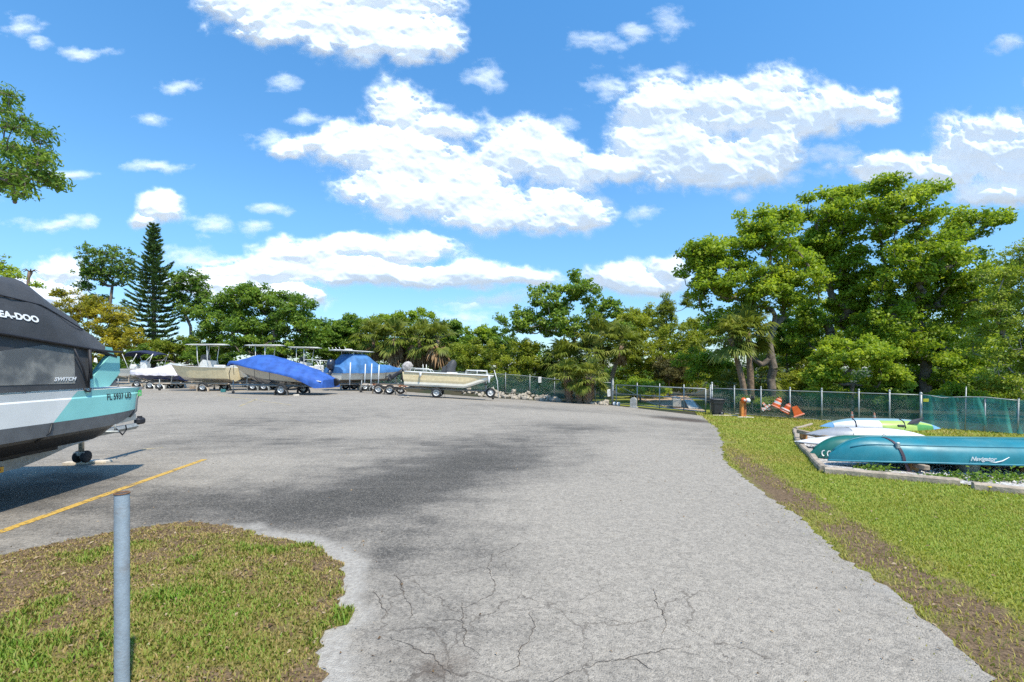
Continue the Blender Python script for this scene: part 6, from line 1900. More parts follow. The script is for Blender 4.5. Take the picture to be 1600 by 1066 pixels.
    m = MB(); m.box((1.72, 0, .60), (.2, .11, .12), bev=.03); m.lathe([(.04, .0), (.04, .13)], 8, Matrix.Translation((1.72, 0, .56))); m.build('coupler', MUFF, tr)
    m = MB(); m.tube([(1.05, -.05, .56), (1.15, -.10, .42), (1.3, -.06, .50), (1.22, -.1, .58)], .012, 6); m.build('safety_chain', MUFF, tr)
    m = MB(); m.tube([(.60, .14, .14), (.60, .14, .75)], .03, 8); m.tube([(.60, .14, .24), (.60, .14, .56)], .037, 8); j = m.build('jack', pmat('zinc_yellow', (.46, .40, .30), .4, .5), tr)
    for sy in (.10, .22):
        m = MB(); m.lathe([(.03, -.022), (.095, -.022), (.10, 0), (.095, .022), (.03, .022)], 16, Matrix.Translation((.64, sy, .145)) @ Matrix.Rotation(R(90), 4, 'X'), cap=True); m.build('jack_wheel', RUBBER, j)
    m = MB(); m.box((.62, .16, .20), (.10, .16, .06)); m.build('jack_yoke', GALV, j)
def mesh_window_mat():
    m = bpy.data.materials.new('mesh_window_vinyl'); m.use_nodes = True
    t = m.node_tree; t.nodes.clear(); b = NB(t)
    tc = b.n('ShaderNodeTexCoord').outputs['Object']
    bs = b.n('ShaderNodeBsdfPrincipled'); b.put(bs, 'Roughness', .25)
    n = b.noise(tc, 2.2, 4, .6).outputs['Fac']
    ch = b.n('ShaderNodeTexChecker'); b.put(ch, 'Vector', tc); b.put(ch, 'Scale', 90.0)
    c = b.mix(b.ss(n, .38, .62), (.15, .155, .16, 1), (.44, .42, .38, 1))
    c = b.mix(b.m('MULTIPLY', ch.outputs['Fac'], .35), c, (.06, .06, .065, 1))
    b.put(bs, 'Base Color', c)
    tr = b.n('ShaderNodeBsdfTransparent'); mx = b.n('ShaderNodeMixShader'); b.put(mx, 0, .84)
    t.links.new(tr.outputs[0], mx.inputs[1]); t.links.new(bs.outputs[0], mx.inputs[2])
    out = b.n('ShaderNodeOutputMaterial'); t.links.new(mx.outputs[0], out.inputs[0])
    return m
MESHW = mesh_window_mat()
pontoon()
wood_block(120, 725.5, .34, .12, .045, .25, 'short plank left of the jack under the pontoon trailer', WOOD_P)
wood_block(151, 723.5, .40, .16, .045, .1, 'plank right of the jack under the pontoon trailer', WOOD_P)

# ================================================================== 2. runabout under royal blue cover
def blue_runabout():
    st = P(516, 617, 27.0); st.z = gzf(st.x, st.y)
    d = (-1.0, .13)
    t = place(thing('covered_runabout', 'speedboat under a shiny royal blue cover on a trailer', 'boat'), st.x, st.y, d)
    L = 6.5
    keel = [(0, .45), (.45, .58), (.7, .72), (.82, .95), (.93, 1.35), (1, 1.72)]
    chine = [(0, .66), (.35, .78), (.57, .92), (.77, 1.2), (.92, 1.52), (1, 1.76)]
    sheer = [(0, .78), (.15, .95), (.35, 1.22), (.57, 1.45), (.77, 1.70), (.92, 1.84), (1, 1.88)]
    hull(t, L, 2.2, keel, chine, sheer, (TAN_T, GEL_B, GEL_W), cockpit=False, fore=.0, n=26)
    I = lambda tab, u: float(np.interp(u, [a for a, _ in tab], [b for _, b in tab]))
    skirt = [(-.01, .42), (.06, .40), (.15, .70), (.26, 1.0), (.375, 1.17), (.57, 1.40), (.77, 1.64), (.92, 1.78), (1.01, 1.66)]
    ridge = [(-.01, .90), (.03, 1.10), (.14, 1.47), (.30, 1.82), (.42, 2.06), (.55, 2.28), (.62, 2.33), (.72, 2.30), (.84, 2.06), (.90, 1.97), (.99, 1.95), (1.012, 1.80)]
    m = MB(); secs = []
    for i in range(70):
        u = -.01 + 1.022 * i / 69
        w = (1.12 * I(BEAM, min(1, max(0, u))) + .04) * (.90 + .10 * float(S01((u + .01) / .08)))
        a, b_ = I(skirt, u), I(ridge, u); sh = min(b_ - .05, I(sheer, max(0, u)) + .06)
        wr = .022 * math.sin(u * 90) * math.exp(-((u - .2) / .16) ** 2) + .010 * math.sin(u * 47)
        row = []
        for fy, z in ((1.02, a), (1.03, (a + sh) / 2), (1.0, sh), (.80, sh + (b_ - sh) * .45), (.45, sh + (b_ - sh) * .85), (0, b_), ):
            row.append((u * L, fy * w, z + (wr if fy < .95 else 0)))
        row += [(p_[0], -p_[1], p_[2]) for p_ in row[-2::-1]]
        secs.append(row)
    m.loft(secs); m.add(secs[0], [tuple(range(11))]); m.add(secs[-1], [tuple(range(11))]); cv = m.build('cover', BLUE_C, t)
    for u in (.22, .47, .62, .88):
        for s in (-1, 1):
            m = MB(); w = 1.12 * I(BEAM, u) + .06
            m.tube([(u * L, s * (w), I(skirt, u) + .06), (u * L + .02, s * w * .93, I(chine, u)), (u * L + .06, s * .5, I(keel, u) - .04)], .014, 5); m.build('strap', MUFF, cv)
    m = MB(); m.lathe([(.10, -.06), (.20, -.06), (.23, -.03), (.23, .03), (.20, .06), (.10, .06)], 20, Matrix.Translation((-.16, -.35, .72)) @ Matrix.Rotation(R(80), 4, 'X'), cap=True); m.build('outdrive', BLKPL, t)
    m = MB(); m.tube([(L * .985, 0, 1.55), (L * 1.0, 0, 1.2), (L * .99, 0, .75)], .02, 5); m.build('bow_strap', MUFF, t)
    tr = trailer('single-axle trailer carrying the royal blue covered speedboat', st.x, st.y, d, L=4.9, W=1.9, tongue=1.5, zf=.52, axles=(2.35,), r=.32, jackx=6.15, mat=GALV, fmat=STEEL_D)
blue_runabout()
wood_block(349, 613, .26, .22, .20, .3, 'teal box block under the blue boat trailer jack', pmat('teal_crate', (.03, .16, .16), .6, var=.2))
wood_block(463, 619, .3, .12, .1, .3, 'pale chock behind the blue boat trailer wheel', WOOD_P)

# ================================================================== 3. centre console with T-top behind it
def cc(label, tlabel, px_stern, py, D, d, L, B, z0, dp, side, bottom, deck, top=None, cons=True, motor=None, tilt=0, tr=dict(), name='centre_console_boat'):
    s = P(px_stern, py, D)
    t = place(thing(name, label, 'boat'), s.x, s.y, d)
    k, c, sh = tabs(z0, dp)
    hull(t, L, B, k, c, sh, (side, bottom, deck))
    if cons:
        console(t, L * .42, z0 + dp * .5, 1.0)
    if top:
        ttop(t, L * .42, z0 + dp * .55, top, 1.5, 2.3)
    if motor:
        outboard(t, -.05, z0 + dp * .95, tilt, motor)
    trailer(tlabel, s.x, s.y, d, L=L * .86, W=B * .85, zf=z0 - .14, **tr)
    return t
cc('white boat with a pale T-top standing behind the blue covered speedboat', 'trailer under the T-top boat behind the blue cover', 470, 606, 32.5, (-1, .1), 6.4, 2.3, .62, .85, GEL_W, GEL_GR, GEL_W, top=3.12, tr=dict(axles=(2.0, 2.8), tongue=1.4))
# white boat with tubular tower between the blue ones
t5 = cc('white boat with T-top and tubular railings between the two blue covers', 'trailer under the white boat with railings', 514, 604, 36.5, (-1, .25), 5.6, 2.2, .62, .85, GEL_W, GEL_GR, GEL_W, top=3.15, cons=True, tr=dict(axles=(2.0,), tongue=1.3))
for s in (-1, 1):
    m = MB(); m.tube([(.1, s * .95, 1.45), (.25, s * .9, 2.15), (1.6, s * .9, 2.2), (2.0, s * .9, 1.45)], .03, 7); m.build('rail', ALU, t5)
    m = MB(); m.tube([(.15, s * .9, 1.45), (.6, s * .88, 2.17)], .03, 7); m.build('brace', ALU, t5)
m = MB(); m.tube([(.25, -.9, 2.15), (.25, .9, 2.15)], .03, 7); m.build('cross_rail', ALU, t5)
m = MB(); m.box((1.0, 0, 1.6), (.6, .5, .4), bev=.06); m.build('cooler', GEL_W, t5)

# ================================================================== 4. boat with hardtop under sky blue cover, bow to the right
def hardtop_boat():
    s = P(520, 606, 32.0); d = (.56, .83)
    t = place(thing('covered_fishing_boat', 'fishing boat with hardtop wrapped in sky blue canvas, dark outboard at its stern', 'boat'), s.x, s.y, d)
    k, c, sh = tabs(.60, .82, .3)
    L = 6.2
    hull(t, L, 2.3, k, c, sh, (GEL_C, GEL_GR, GEL_W), cockpit=False, fore=0)
    I = lambda tab, u: float(np.interp(u, [a for a, _ in tab], [b for _, b in tab]))
    ridge = [(-.005, 1.65), (.04, 1.75), (.12, 2.30), (.17, 2.62), (.36, 2.64), (.46, 2.25), (.55, 1.88), (.66, 1.92), (.74, 1.90), (.84, 1.74), (1.0, 1.70)]
    m = MB(); secs = []
    for i in range(48):
        u = -.005 + 1.005 * i / 47
        w = 1.16 * I(BEAM, max(0, u)) + .03; a = I(sh, max(0, u)); b_ = I(ridge, u)
        row = []
        for fy, z in ((1.02, a - .17), (1.02, a + .02), (.94, a + (b_ - a) * .35), (.78, a + (b_ - a) * .75), (.55, a + (b_ - a) * .97), (0, b_)):
            row.append((u * L, fy * w, z + .012 * math.sin(u * 60 + fy * 4)))
        row += [(p_[0], -p_[1], p_[2]) for p_ in row[-2::-1]]
        secs.append(row)
    m.loft(secs); m.add(secs[0], [tuple(range(11))]); cv = m.build('cover', BLUE_L, t)
    for u in (.27, .6):
        for sd in (-1, 1):
            m = MB(); w = 1.18 * I(BEAM, u); a = I(sh, u); m.tube([(u * L, sd * .75 * w, a + (I(ridge, u) - a) * .78), (u * L, sd * (w + .03), a), (u * L, sd * w * .9, .85)], .018, 5); m.build('strap', MUFF, cv)
    ttop(t, L * .24, 1.5, 2.80, 1.8, 2.8, lean=.2)
    m = MB(); m.box((L * .24 - .3, 0, 2.92), (.5, .3, .08), bev=.03); m.tube([(L * .24 - .3, .2, 2.9), (L * .24 - .5, .2, 3.12)], .015, 5); m.build('light_box', GEL_W, t)
    for i in range(4):
        m = MB(); m.tube([(L * .24 - 1.35, -.6 + .4 * i, 2.78), (L * .24 - 1.5, -.6 + .4 * i, 3.0)], .02, 6); m.build('rod_holder', ALU, t)
    outboard(t, -.05, 1.42, 8, MOTOR, s=1.25)
    trailer('trailer under the sky blue hardtop boat with a spare wheel on its tongue', s.x, s.y, d, L=5.2, W=1.9, tongue=1.6, zf=.46, axles=(1.8, 2.55), r=.31, spare=(6.2, -.35, .95))
hardtop_boat()

# ================================================================== 5. cream boat with T-top, bow to the left
cc('cream centre console boat with white T-top, bow pointing left', 'long trailer tongue under the cream T-top boat', 368, 606, 31.5, (-1, .06), 4.7, 2.2, .62, 1.0, GEL_Y, GEL_C, GEL_W, top=3.12, tr=dict(axles=(1.5,), tongue=1.9, mat=TBEI))
wood_block(301, 608, .3, .25, .25, .1, 'dark block pile under the cream boat trailer jack', WOOD)
# cuddy boat glimpsed behind it
t9 = cc('white cuddy boat with sloped windscreen behind the cream boat', 'trailer under the white cuddy boat', 352, 602, 37, (.98, .2), 5.6, 2.2, .62, 1.0, GEL_W, GEL_GR, GEL_W, cons=False, tr=dict(axles=(2.0,), tongue=1.3))
m = MB(); m.prism([(.6, -.8, 1.68), (2.4, -.8, 1.68), (1.5, -.7, 2.22), (1.2, -.7, 2.24)], (0, 1.6, 0)); m.build('cabin', GEL_W, t9)
for dx in (.95, 1.35, 1.75):
    m = MB(); m.prism([(dx, -.82, 1.76), (dx + .26, -.82, 1.76), (dx + .22, -.785, 1.98), (dx + .08, -.785, 1.98)], (0, -.01, 0)); m.build('window', WINDOW, t9)
m = MB(); m.tube([(2.2, -.85, 1.7), (2.6, -.9, 2.05), (4.4, -.6, 2.1), (5.3, 0, 2.1)], .02, 6); m.build('bow_rail', ALU, t9)

# ================================================================== 6. white and navy boat in shrink wrap, tandem trailer
def wrapped():
    s = P(292, 601, 35.0); d = (-1, .08)
    t = place(thing('wrapped_boat', 'low navy and white boat under a pale cover on a tandem trailer', 'boat'), s.x, s.y, d)
    L = 4.6
    k, c, sh = tabs(.55, .62, .15)
    hull(t, L, 2.0, k, c, sh, (GEL_N, GEL_N, GEL_W), cockpit=False, fore=0)
    I = lambda tab, u: float(np.interp(u, [a for a, _ in tab], [b for _, b in tab]))
    ridge = [(0, 1.25), (.12, 1.72), (.25, 1.88), (.45, 1.70), (.6, 1.55), (.85, 1.5), (1, 1.36)]
    m = MB(); secs = []
    for i in range(36):
        u = i / 35; w = 1.0 * I(BEAM, u) + .03; a = I(sh, u); b_ = I(ridge, u)
        row = [(u * L, fy * w, z + .02 * math.sin(u * 40 + fy * 3)) for fy, z in ((1.03, a - .18), (1.0, a), (.7, a + (b_ - a) * .6), (0, b_))]
        row += [(p_[0], -p_[1], p_[2]) for p_ in row[-2::-1]]
        secs.append(row)
    m.loft(secs); m.add(secs[0], [tuple(range(7))]); m.build('cover', pmat('pale_shrink_wrap', (.62, .56, .58), .6, var=.15, scale=4., bump=.4, bscale=6.), t)
    trailer('rusty tandem-axle trailer under the wrapped navy boat', s.x, s.y, d, L=4.2, W=1.7, tongue=1.9, zf=.44, axles=(1.3, 2.05), r=.30, mat=TBEI, fmat=GEL_W)
wrapped()
wood_block(245, 599.5, .35, .25, .12, .2, 'block under the tandem trailer jack')
wood_block(217, 596.5, .35, .25, .10, .2, 'block under the leftmost trailer stand')

# ================================================================== 7. boat with navy bimini at far left
def bimini_boat():
    s = P(196, 597, 38); d = (1, .1)
    t = place(thing('bimini_boat', 'cream boat with navy bimini top left of the wrapped boat', 'boat'), s.x, s.y, d)
    k, c, sh = tabs(.75, .72, .08)
    hull(t, 5.6, 2.1, k, c, sh, (GEL_C, GEL_C, GEL_W))
    m = MB(); secs = []
    for i in range(10):
        u = i / 9; xx = .35 + 2.5 * u; zz = 2.78 + .16 * math.sin(math.pi * min(1, u * 1.1)) - .25 * max(0, (u - .85) / .15) * .6 - .3 * max(0, (.12 - u) / .12)
        secs.append([(xx, -.95, zz - .12), (xx, -.7, zz), (xx, 0, zz + .06), (xx, .7, zz), (xx, .95, zz - .12)])
    m.loft(secs); m.loft([[(p_[0], p_[1], p_[2] - .05) for p_ in q] for q in secs]); m.build('bimini_canvas', NAVY_C, t)
    for sd in (-1, 1):
        for xa, xb in ((.9, .4), (1.6, 2.75), (.9, 1.5), (2.3, 2.7)):
            m = MB(); m.tube([(xa, sd * 1.0, 1.5), (xb, sd * .95, 2.68)], .02, 6); m.build('bimini_frame', ALU, t)
    for xx, h_, m_ in ((.9, .45, GEL_W), (1.7, .75, LGREY)):
        m = MB(); m.box((xx, -.3, 1.4 + h_ / 2), (.55, .55, h_), bev=.10); m.build('seat', m_, t)
    trailer('low trailer under the navy bimini boat', s.x, s.y, d, L=4.9, W=1.8, tongue=1.2, zf=.58, axles=(1.6,), r=.31, mat=TBEI)
bimini_boat()

# ================================================================== 8. empty tandem trailer with white guide poles
def empty_trailer():
    s = P(634, 611, 29.6); d = (-1, .10)
    tr = trailer('empty beige tandem trailer with four white guide poles', s.x, s.y, d, L=2.9, W=1.75, tongue=.2, zf=.50, axles=(.7, 1.42), r=.31, mat=TBEI, stand=False, bunk=True, jackx=2.95)
    for (x, y) in ((2.2, -.85), (2.0, .85), (3.15, -.85), (3.4, .85)):
        m = MB(); m.tube([(x, y, .45), (x + .03, y, 1.85)], .035, 8); p = m.build('guide_pole', PVC, tr)
        m = MB(); m.lathe([(.038, 1.83), (.038, 1.87), (.001, 1.875)], 8, Matrix.Translation((x + .03, y, 0))); m.build('cap', PVC, p)
    m = MB(); m.tube([(2.3, -.62, .52), (3.1, -.62, .55), (3.28, -.62, .40), (3.34, -.62, .0)], .04, 7); m.build('bent_leg', TBEI, tr)
    for x in (.2, 1.9):
        m = MB(); m.box((x, 0, .56), (.08, 1.5, .08)); m.build('roller_bar', TRED, tr)
empty_trailer()

# ================================================================== 9. the skiff
def skiff():
    D = 28.0
    s = P(634, 623, D); d = (1, .07)
    t = place(thing('flat_skiff', 'cream flat-bottomed skiff with blunt bow on a trailer near the lot centre', 'boat'), s.x, s.y, d)
    L, B = 5.25, 2.0; zb, zt = .64, 1.44
    prof = lambda x: zb + max(0, (x - 3.55) / 1.5) ** 1.05 * .56
    hbm = lambda x: B / 2 * (1 - .10 * max(0, (x - 3.5) / 1.75) ** 2)
    xs = np.concatenate([np.linspace(0, 3.5, 8), np.linspace(3.7, 4.95, 8)])
    for sd in (-1, 1):
        m = MB(); m.loft([[(x - (.12 if x < .1 else 0), sd * hbm(x), zt), (x - (.05 if x < .1 else 0), sd * (hbm(x) - .05), min(zt - .05, prof(x) + .36)), (x, sd * (hbm(x) - .09), min(zt - .06, prof(x) + .22))] for x in xs], smooth=False); m.build('hull_side', GEL_Y, t)
        m = MB(); m.loft([[(x, sd * (hbm(x) - .075), min(zt - .06, prof(x) + .23)), (x, sd * (hbm(x) - .085), min(zt - .07, prof(x) + .10)), (x, sd * (hbm(x) - .14), prof(x))] for x in xs], smooth=False); m.build('chine_band', GEL_C, t)
        m = MB(); m.tube([(x, sd * (hbm(x) + .015), zt + .01) for x in list(xs) + [5.25]], .05, 6); m.build('rub_rail', GEL_W, t)
        m = MB(); m.loft([[(x, sd * hbm(x), zt + .03), (x, sd * (hbm(x) - .2), zt + .04), (x, sd * (hbm(x) - .2), zt - .45)] for x in xs[:12]], smooth=False); m.build('gunwale', GEL_W, t)
    m = MB(); m.loft([[(x, -(hbm(x) - .14), prof(x)), (x, 0, prof(x) - .03), (x, hbm(x) - .14, prof(x))] for x in xs]); m.build('hull_bottom', GEL_GR, t)
    m = MB(); m.add([(-.12, -1, zt), (-.12, 1, zt), (0, .86, zb), (0, -.86, zb)], [(0, 1, 2, 3)]); m.build('transom', GEL_W, t)
    m = MB(); m.loft([[(x, -hbm(min(x, 4.95)), zt + .035), (x, 0, zt + .06), (x, hbm(min(x, 4.95)), zt + .035)] for x in np.linspace(3.75, 5.25, 7)]); m.prism([(4.95, -.9, 1.2), (5.25, -.9, 1.42), (5.25, -.9, 1.47), (4.95, -.9, 1.44)], (0, 1.8, 0)); m.build('bow_deck', GEL_W, t)
    m = MB(); m.loft([[(x, -(hbm(x) - .19), zt - .45), (x, hbm(x) - .19, zt - .45)] for x in xs[:12]]); m.build('floor', GEL_C, t)
    # covered console, rails
    m = MB(); secs = []
    for z, a, b_, o in ((1.0, .42, .42, 2.6), (1.5, .40, .40, 2.58), (1.75, .34, .36, 2.55), (2.0, .30, .30, 2.66), (2.2, .20, .26, 2.74), (2.32, .08, .16, 2.76)):
        secs.append([(o + a * (1 + .06 * math.sin(3 * q + z * 4)) * math.cos(q), b_ * math.sin(q), z) for q in np.linspace(0, 2 * math.pi, 15)[:-1]])
    m.loft(secs, closed=True, caps=True); m.build('console_cover', BLACK_C, t)
    m = MB(); m.box((2.75, -.2, 1.45), (.7, .5, .2), bev=.05); m.build('cooler_seat', GEL_W, t)
    m = MB(); m.prism([(2.0, -.35, 1.2), (2.35, -.35, 1.2), (2.35, -.35, 1.95), (2.15, -.35, 1.85)], (0, .7, 0)); m.build('seat_cover', BLACK_C, t)
    for sd in (-1, 1):
        m = MB(); m.tube([(3.55, sd * .9, zt), (3.62, sd * .9, 1.72), (4.85, sd * .82, 1.74), (4.92, sd * .8, zt)], .022, 6); m.tube([(4.25, sd * .87, zt), (4.25, sd * .87, 1.73)], .018, 6); m.build('bow_rail', ALU, t)
        m = MB(); m.tube([(.3, sd * .92, zt), (.35, sd * .9, 1.68), (1.4, sd * .9, 1.68), (1.6, sd * .9, zt)], .02, 6); m.build('stern_rail', ALU, t)
    for x in (1.05, 1.25):
        m = MB(); m.tube([(x, -.5, 1.3), (x - .06, -.5, 1.95)], .02, 6); m.build('rod_holder', ALU, t)
    for x, z0, z1 in ((.95, 1.18, 1.46), (4.98, 1.02, 1.44)):
        m = MB(); m.lathe([(.02, z0), (.06, z0 + .03), (.065, z1 - .05), (.03, z1), (.012, z1 + .03)], 10, Matrix.Translation((x, -1.10 if x < 2 else -.97, 0))); m.build('fender_buoy', WHITE_P, t)
    outboard(t, -.16, 1.42, 52, MUFF, cowl=GREY_C, s=1.15)
    text('CAROLINA', GOLDP, t, (.50, -.972, 1.18), (R(85), 0, 0), .16, .001, .2, 1.0, offset=.004)
    text('SKIFF', GOLDP, t, (1.0, -.955, 1.06), (R(80), 0, 0), .12, .001, .2, 1.0, offset=.003)
    trailer('galvanised single-axle trailer under the cream skiff with spare wheel on the tongue', s.x, s.y, d, L=4.6, W=1.7, tongue=.75, zf=.50, axles=(1.92,), r=.30, spare=(5.12, -.3, .42), jackx=5.3, stand=True)
skiff()
for px, py, lab in ((629, 621.5, 'small white stone left of a pair behind the skiff'), (637, 621.5, 'small white stone right of a pair behind the skiff')):
    p = G(px, py); o = bpy.data.objects.new('stone', RM[2]); COL.objects.link(o); o.location = (p.x, p.y, p.z + .05); o.scale = (.11, .09, .09); tag(o, lab, 'stone')
# ------------------------------------------------------------------ canoes, kayaks and their bed
CAN_T = pmat('teal_canoe_plastic', (0.009, 0.175, 0.22), 0.45, var=0.16, scale=2.5, coat=0.1, bump=0.2, bscale=3.0, dirt=(0.07, 0.27, 0.30), dirt_amt=0.5)
CAN_G = pmat('green_canoe_plastic', (0.008, 0.13, 0.105), 0.45, var=0.16, scale=2.5, coat=0.1, dirt=(0.06, 0.22, 0.18), dirt_amt=0.5)
KWHITE = pmat('white_kayak_plastic', (0.72, 0.70, 0.68), 0.35, var=0.06, dirt=(.5, .46, .4), dirt_amt=.3)
KGREY = pmat('grey_kayak_plastic', (0.30, 0.31, 0.33), 0.4, var=0.12)
KBLUE = pmat('pale_blue_kayak', (0.26, 0.40, 0.45), 0.4, var=0.08)
KSKY = pmat('sky_blue_kayak', (0.16, 0.34, 0.54), 0.35, var=0.08)
KLIME = pmat('lime_kayak', (0.36, 0.50, 0.10), 0.4, var=0.1)
KGRN = pmat('green_kayak', (0.08, 0.28, 0.06), 0.35, var=0.1)
TIMB = pmat('grey_landscape_timber', (0.36, 0.29, 0.22), 0.9, var=0.3, scale=7.0, bump=0.6, bscale=20.0)
STRAPM = pmat('purple_black_strap', (0.055, 0.035, 0.05), 0.7, var=0.3, scale=20.0)

def upturned(root, L, B, H, mat, name='hull', n=40, zones=None, ends=.13, flatk=2.6, pw=2.4, sheer=.06):
    """a canoe lying keel up; local x along its length, gunwale at z = 0"""
    def half(u):
        return B / 2 * max(0, 1 - abs(2 * u - 1) ** pw) ** .85
    def keel(u):
        e = min(u, 1 - u) * L
        return H * (1 - max(0, 1 - e / (ends * L)) ** 2.2 * .92)
    def gun(u):
        e = min(u, 1 - u) * L
        return -sheer * max(0, 1 - e / (.28 * L)) ** 1.5
    def pt(u, a):
        """a from -1 (near gunwale) over 0 (keel) to 1"""
        th = a * math.pi / 2
        y = half(u) * math.copysign(abs(math.sin(th)) ** (2 / 2.3), a); z = gun(u) + (keel(u) - gun(u)) * abs(math.cos(th)) ** (2 / flatk)
        return (L * u, y, z)
    us = [0.5 - 0.5 * math.cos(math.pi * i / (n - 1)) for i in range(n)]
    m = MB()
    av = np.linspace(-1, 1, 17)
    if zones is None:
        m.loft([[pt(u, a) for a in av] for u in us])
        o = m.build(name, mat, root)
    else:
        o = None
        for (u0, u1, a0, a1, mt, nm) in zones:
            m = MB(); uu = [u0 + (u1 - u0) * k / 10 for k in range(11)]; aa = np.linspace(a0, a1, 6)
            m.loft([[pt(u, a) for a in aa] for u in uu]); o = m.build(nm, mt, root)
    return pt, us
def canoe(label, P0, P1, L, mat, z, B=.90, H=.33):
    d = Vector((P1[0] - P0[0], P1[1] - P0[1], 0)).normalized()
    t = thing('canoe', label, 'canoe', (P0[0], P0[1], z), math.atan2(d.y, d.x))
    pt, us = upturned(t, L, B, H, mat)
    for s in (-1, 1):
        m = MB(); m.tube([(pt(u, s)[0], pt(u, s)[1] * 1.01, pt(u, s)[2]) for u in us], .016, 6); m.build('gunwale', BLACK_P if mat is CAN_G else pmat('teal_gunwale', (.02, .20, .26), .5), t)
    m = MB(); m.tube([(pt(u, 0)[0], 0, pt(u, 0)[2] + .004) for u in us[3:-3]], .014, 6); m.build('keel_strip', mat, t)
    return t, pt, us
zc = gzf(6.5, 7.5)
tc_, pt, us = canoe('teal canoe lying upside down nearest the lawn, white lettering on its side', (5.25, 7.65), (10, 7.20), 4.95, CAN_T, zc + .18)
def on(u, a, off=.006):
    p = Vector(pt(u, a)); c = Vector((p.x, 0, .12)); return p + (p - c).normalized() * off
# lettering on the side, with its swoosh
cu = on(.555, -.80)
tx = text('Navigator', WHITEP, tc_, (1.80, -.447, .055), (R(98), 0, 0), .088, .001, .25, 1.0, offset=.002)
m = MB(); m.tube([(2.06, -.458, .045), (2.14, -.458, .035), (2.24, -.455, .06), (2.34, -.447, .115)], [.004, .009, .009, .004], 5); m.build('swoosh', WHITEP, tc_)
# a moulded ridge along the bilge
m = MB(); m.tube([on(u, -.52, .002) for u in us[6:-6]], .010, 6); m.build('bilge_ridge', pmat('teal_dark', (.01, .16, .22), .4), tc_)
st = thing('tie_strap', 'dark ratchet strap wrapped over the teal canoe', 'strap', tc_.location, 0)
st.rotation_euler = tc_.rotation_euler
m = MB(); rows = []
for k in range(22):
    a = -1.0 + 1.9 * k / 21; u = .172 - .045 * (k / 21) + .02
    p = on(u, a, .008); rows.append([(p.x - .022, p.y, p.z), (p.x + .022, p.y, p.z)])
m.loft(rows); p = on(.193, -1.0, .01); m.loft([[(p.x - .022, p.y, p.z), (p.x + .022, p.y, p.z)], [(p.x + .05, p.y + .02, -.17), (p.x + .10, p.y + .02, -.17)]]); m.build('webbing', STRAPM, st)
p = on(.18, -.55, .018); m = MB(); m.box((p.x, p.y, p.z), (.06, .05, .10), bev=.012); m.build('buckle', GALV, st)
gc_, pt2, us2 = canoe('dark green canoe upside down just behind the teal canoe', (5.42, 8.41), (10, 7.98), 4.9, CAN_G, gzf(6.5, 8.4) + .08, H=.36)
m = MB()
for dx in (0, .10):
    m.lathe([(.055, -.003), (.035, -.003), (.035, .003), (.055, .003)], 14, Matrix.Translation((.20 + dx * .7, -.105 - dx * .4, .06)) @ Matrix.Rotation(R(90), 4, 'X') @ Matrix.Rotation(R(20), 4, 'Y'))
m.build('emblem', WHITEP, gc_)

def kayak(label, px0, D0, px1, D1, z, B, H, zones, name='kayak', pw=2.0, **kw):
    a = Vector(((px0 - CX) / F * D0, D0, 0)); b_ = Vector(((px1 - CX) / F * D1, D1, 0))
    t = thing(name, label, 'kayak', (a.x, a.y, z), math.atan2(b_.y - a.y, b_.x - a.x))
    f = upturned(t, (b_ - a).length, B, H, None, zones=zones, pw=pw, **kw)
    return t, f[0], (b_ - a).length
g_ = gzf(7.5, 10)
kw_, kp, KL = kayak('plain white kayak upside down behind the canoes', 1240, 9.9, 1520, 9.3, g_ + .17, .70, .18, [(0, .5, -1, 1, KWHITE, 'hull'), (.5, 1, -1, 1, KWHITE, 'hull')], ends=.42, sheer=-.02)
m = MB(); m.tube([Vector(kp(.30, -.2)) + Vector((-.03, 0, .02)), Vector(kp(.32, -.35)) + Vector((0, 0, .05)), Vector(kp(.335, -.9)) + Vector((0, -.02, .0))], .012, 6); m.build('tie_cord', MUFF, kw_)
m = MB(); m.tube([Vector(kp(.52, 0)) + Vector((-.04, 0, 0)), Vector(kp(.52, 0)) + Vector((0, 0, .05)), Vector(kp(.52, 0)) + Vector((.04, 0, 0))], .008, 6); m.build('eyelet', GALV, kw_)
for s in (-1, 1):
    m = MB(); m.tube([(kp(u, s)[0], kp(u, s)[1], kp(u, s)[2]) for u in np.linspace(.01, .99, 24)], .014, 6); m.build('edge', KGREY if s < 0 else KWHITE, kw_)
kg_, kp, KL = kayak('grey and white kayak upside down under the striped one', 1258, 10.7, 1452, 10.2, g_ + .22, .68, .20, [(0, .35, -1, 1, KGREY, 'hull'), (.35, 1, -1, -.1, KWHITE, 'hull'), (.35, 1, -.1, 1, KGREY, 'hull')], ends=.40, sheer=-.02)
m = MB(); m.tube([Vector(kp(u, -.98)) for u in np.linspace(.05, .97, 20)], .016, 6); m.build('edge', KGREY, kg_)
ks_, kp, KL = kayak('striped kayak in blue, white and lime on top at the back', 1280, 11.4, 1471, 11.0, g_ + .30, .74, .24,
      [(0, .10, -1, 1, KSKY, 'end_panel'), (.10, .45, -1, -.35, KWHITE, 'side_panel'), (.45, .74, -1, -.35, KLIME, 'side_panel'), (.74, .90, -1, -.62, KGRN, 'side_panel'), (.74, .90, -.62, -.35, KLIME, 'side_panel'), (.10, .90, -.35, 1, KBLUE, 'bottom_panel'), (.90, 1, -1, 1, KSKY, 'end_panel')], ends=.36, sheer=-.03)
m = MB(); q = Vector(kp(.70, -.55)); m.prism([q + Vector((-.12, -.03, -.03)), q + Vector((.12, -.03, .0)), q + Vector((.26, .0, .14)), q + Vector((.02, 0, .08))], (0, -.02, 0)); m.build('fin', BLACK_P, ks_)
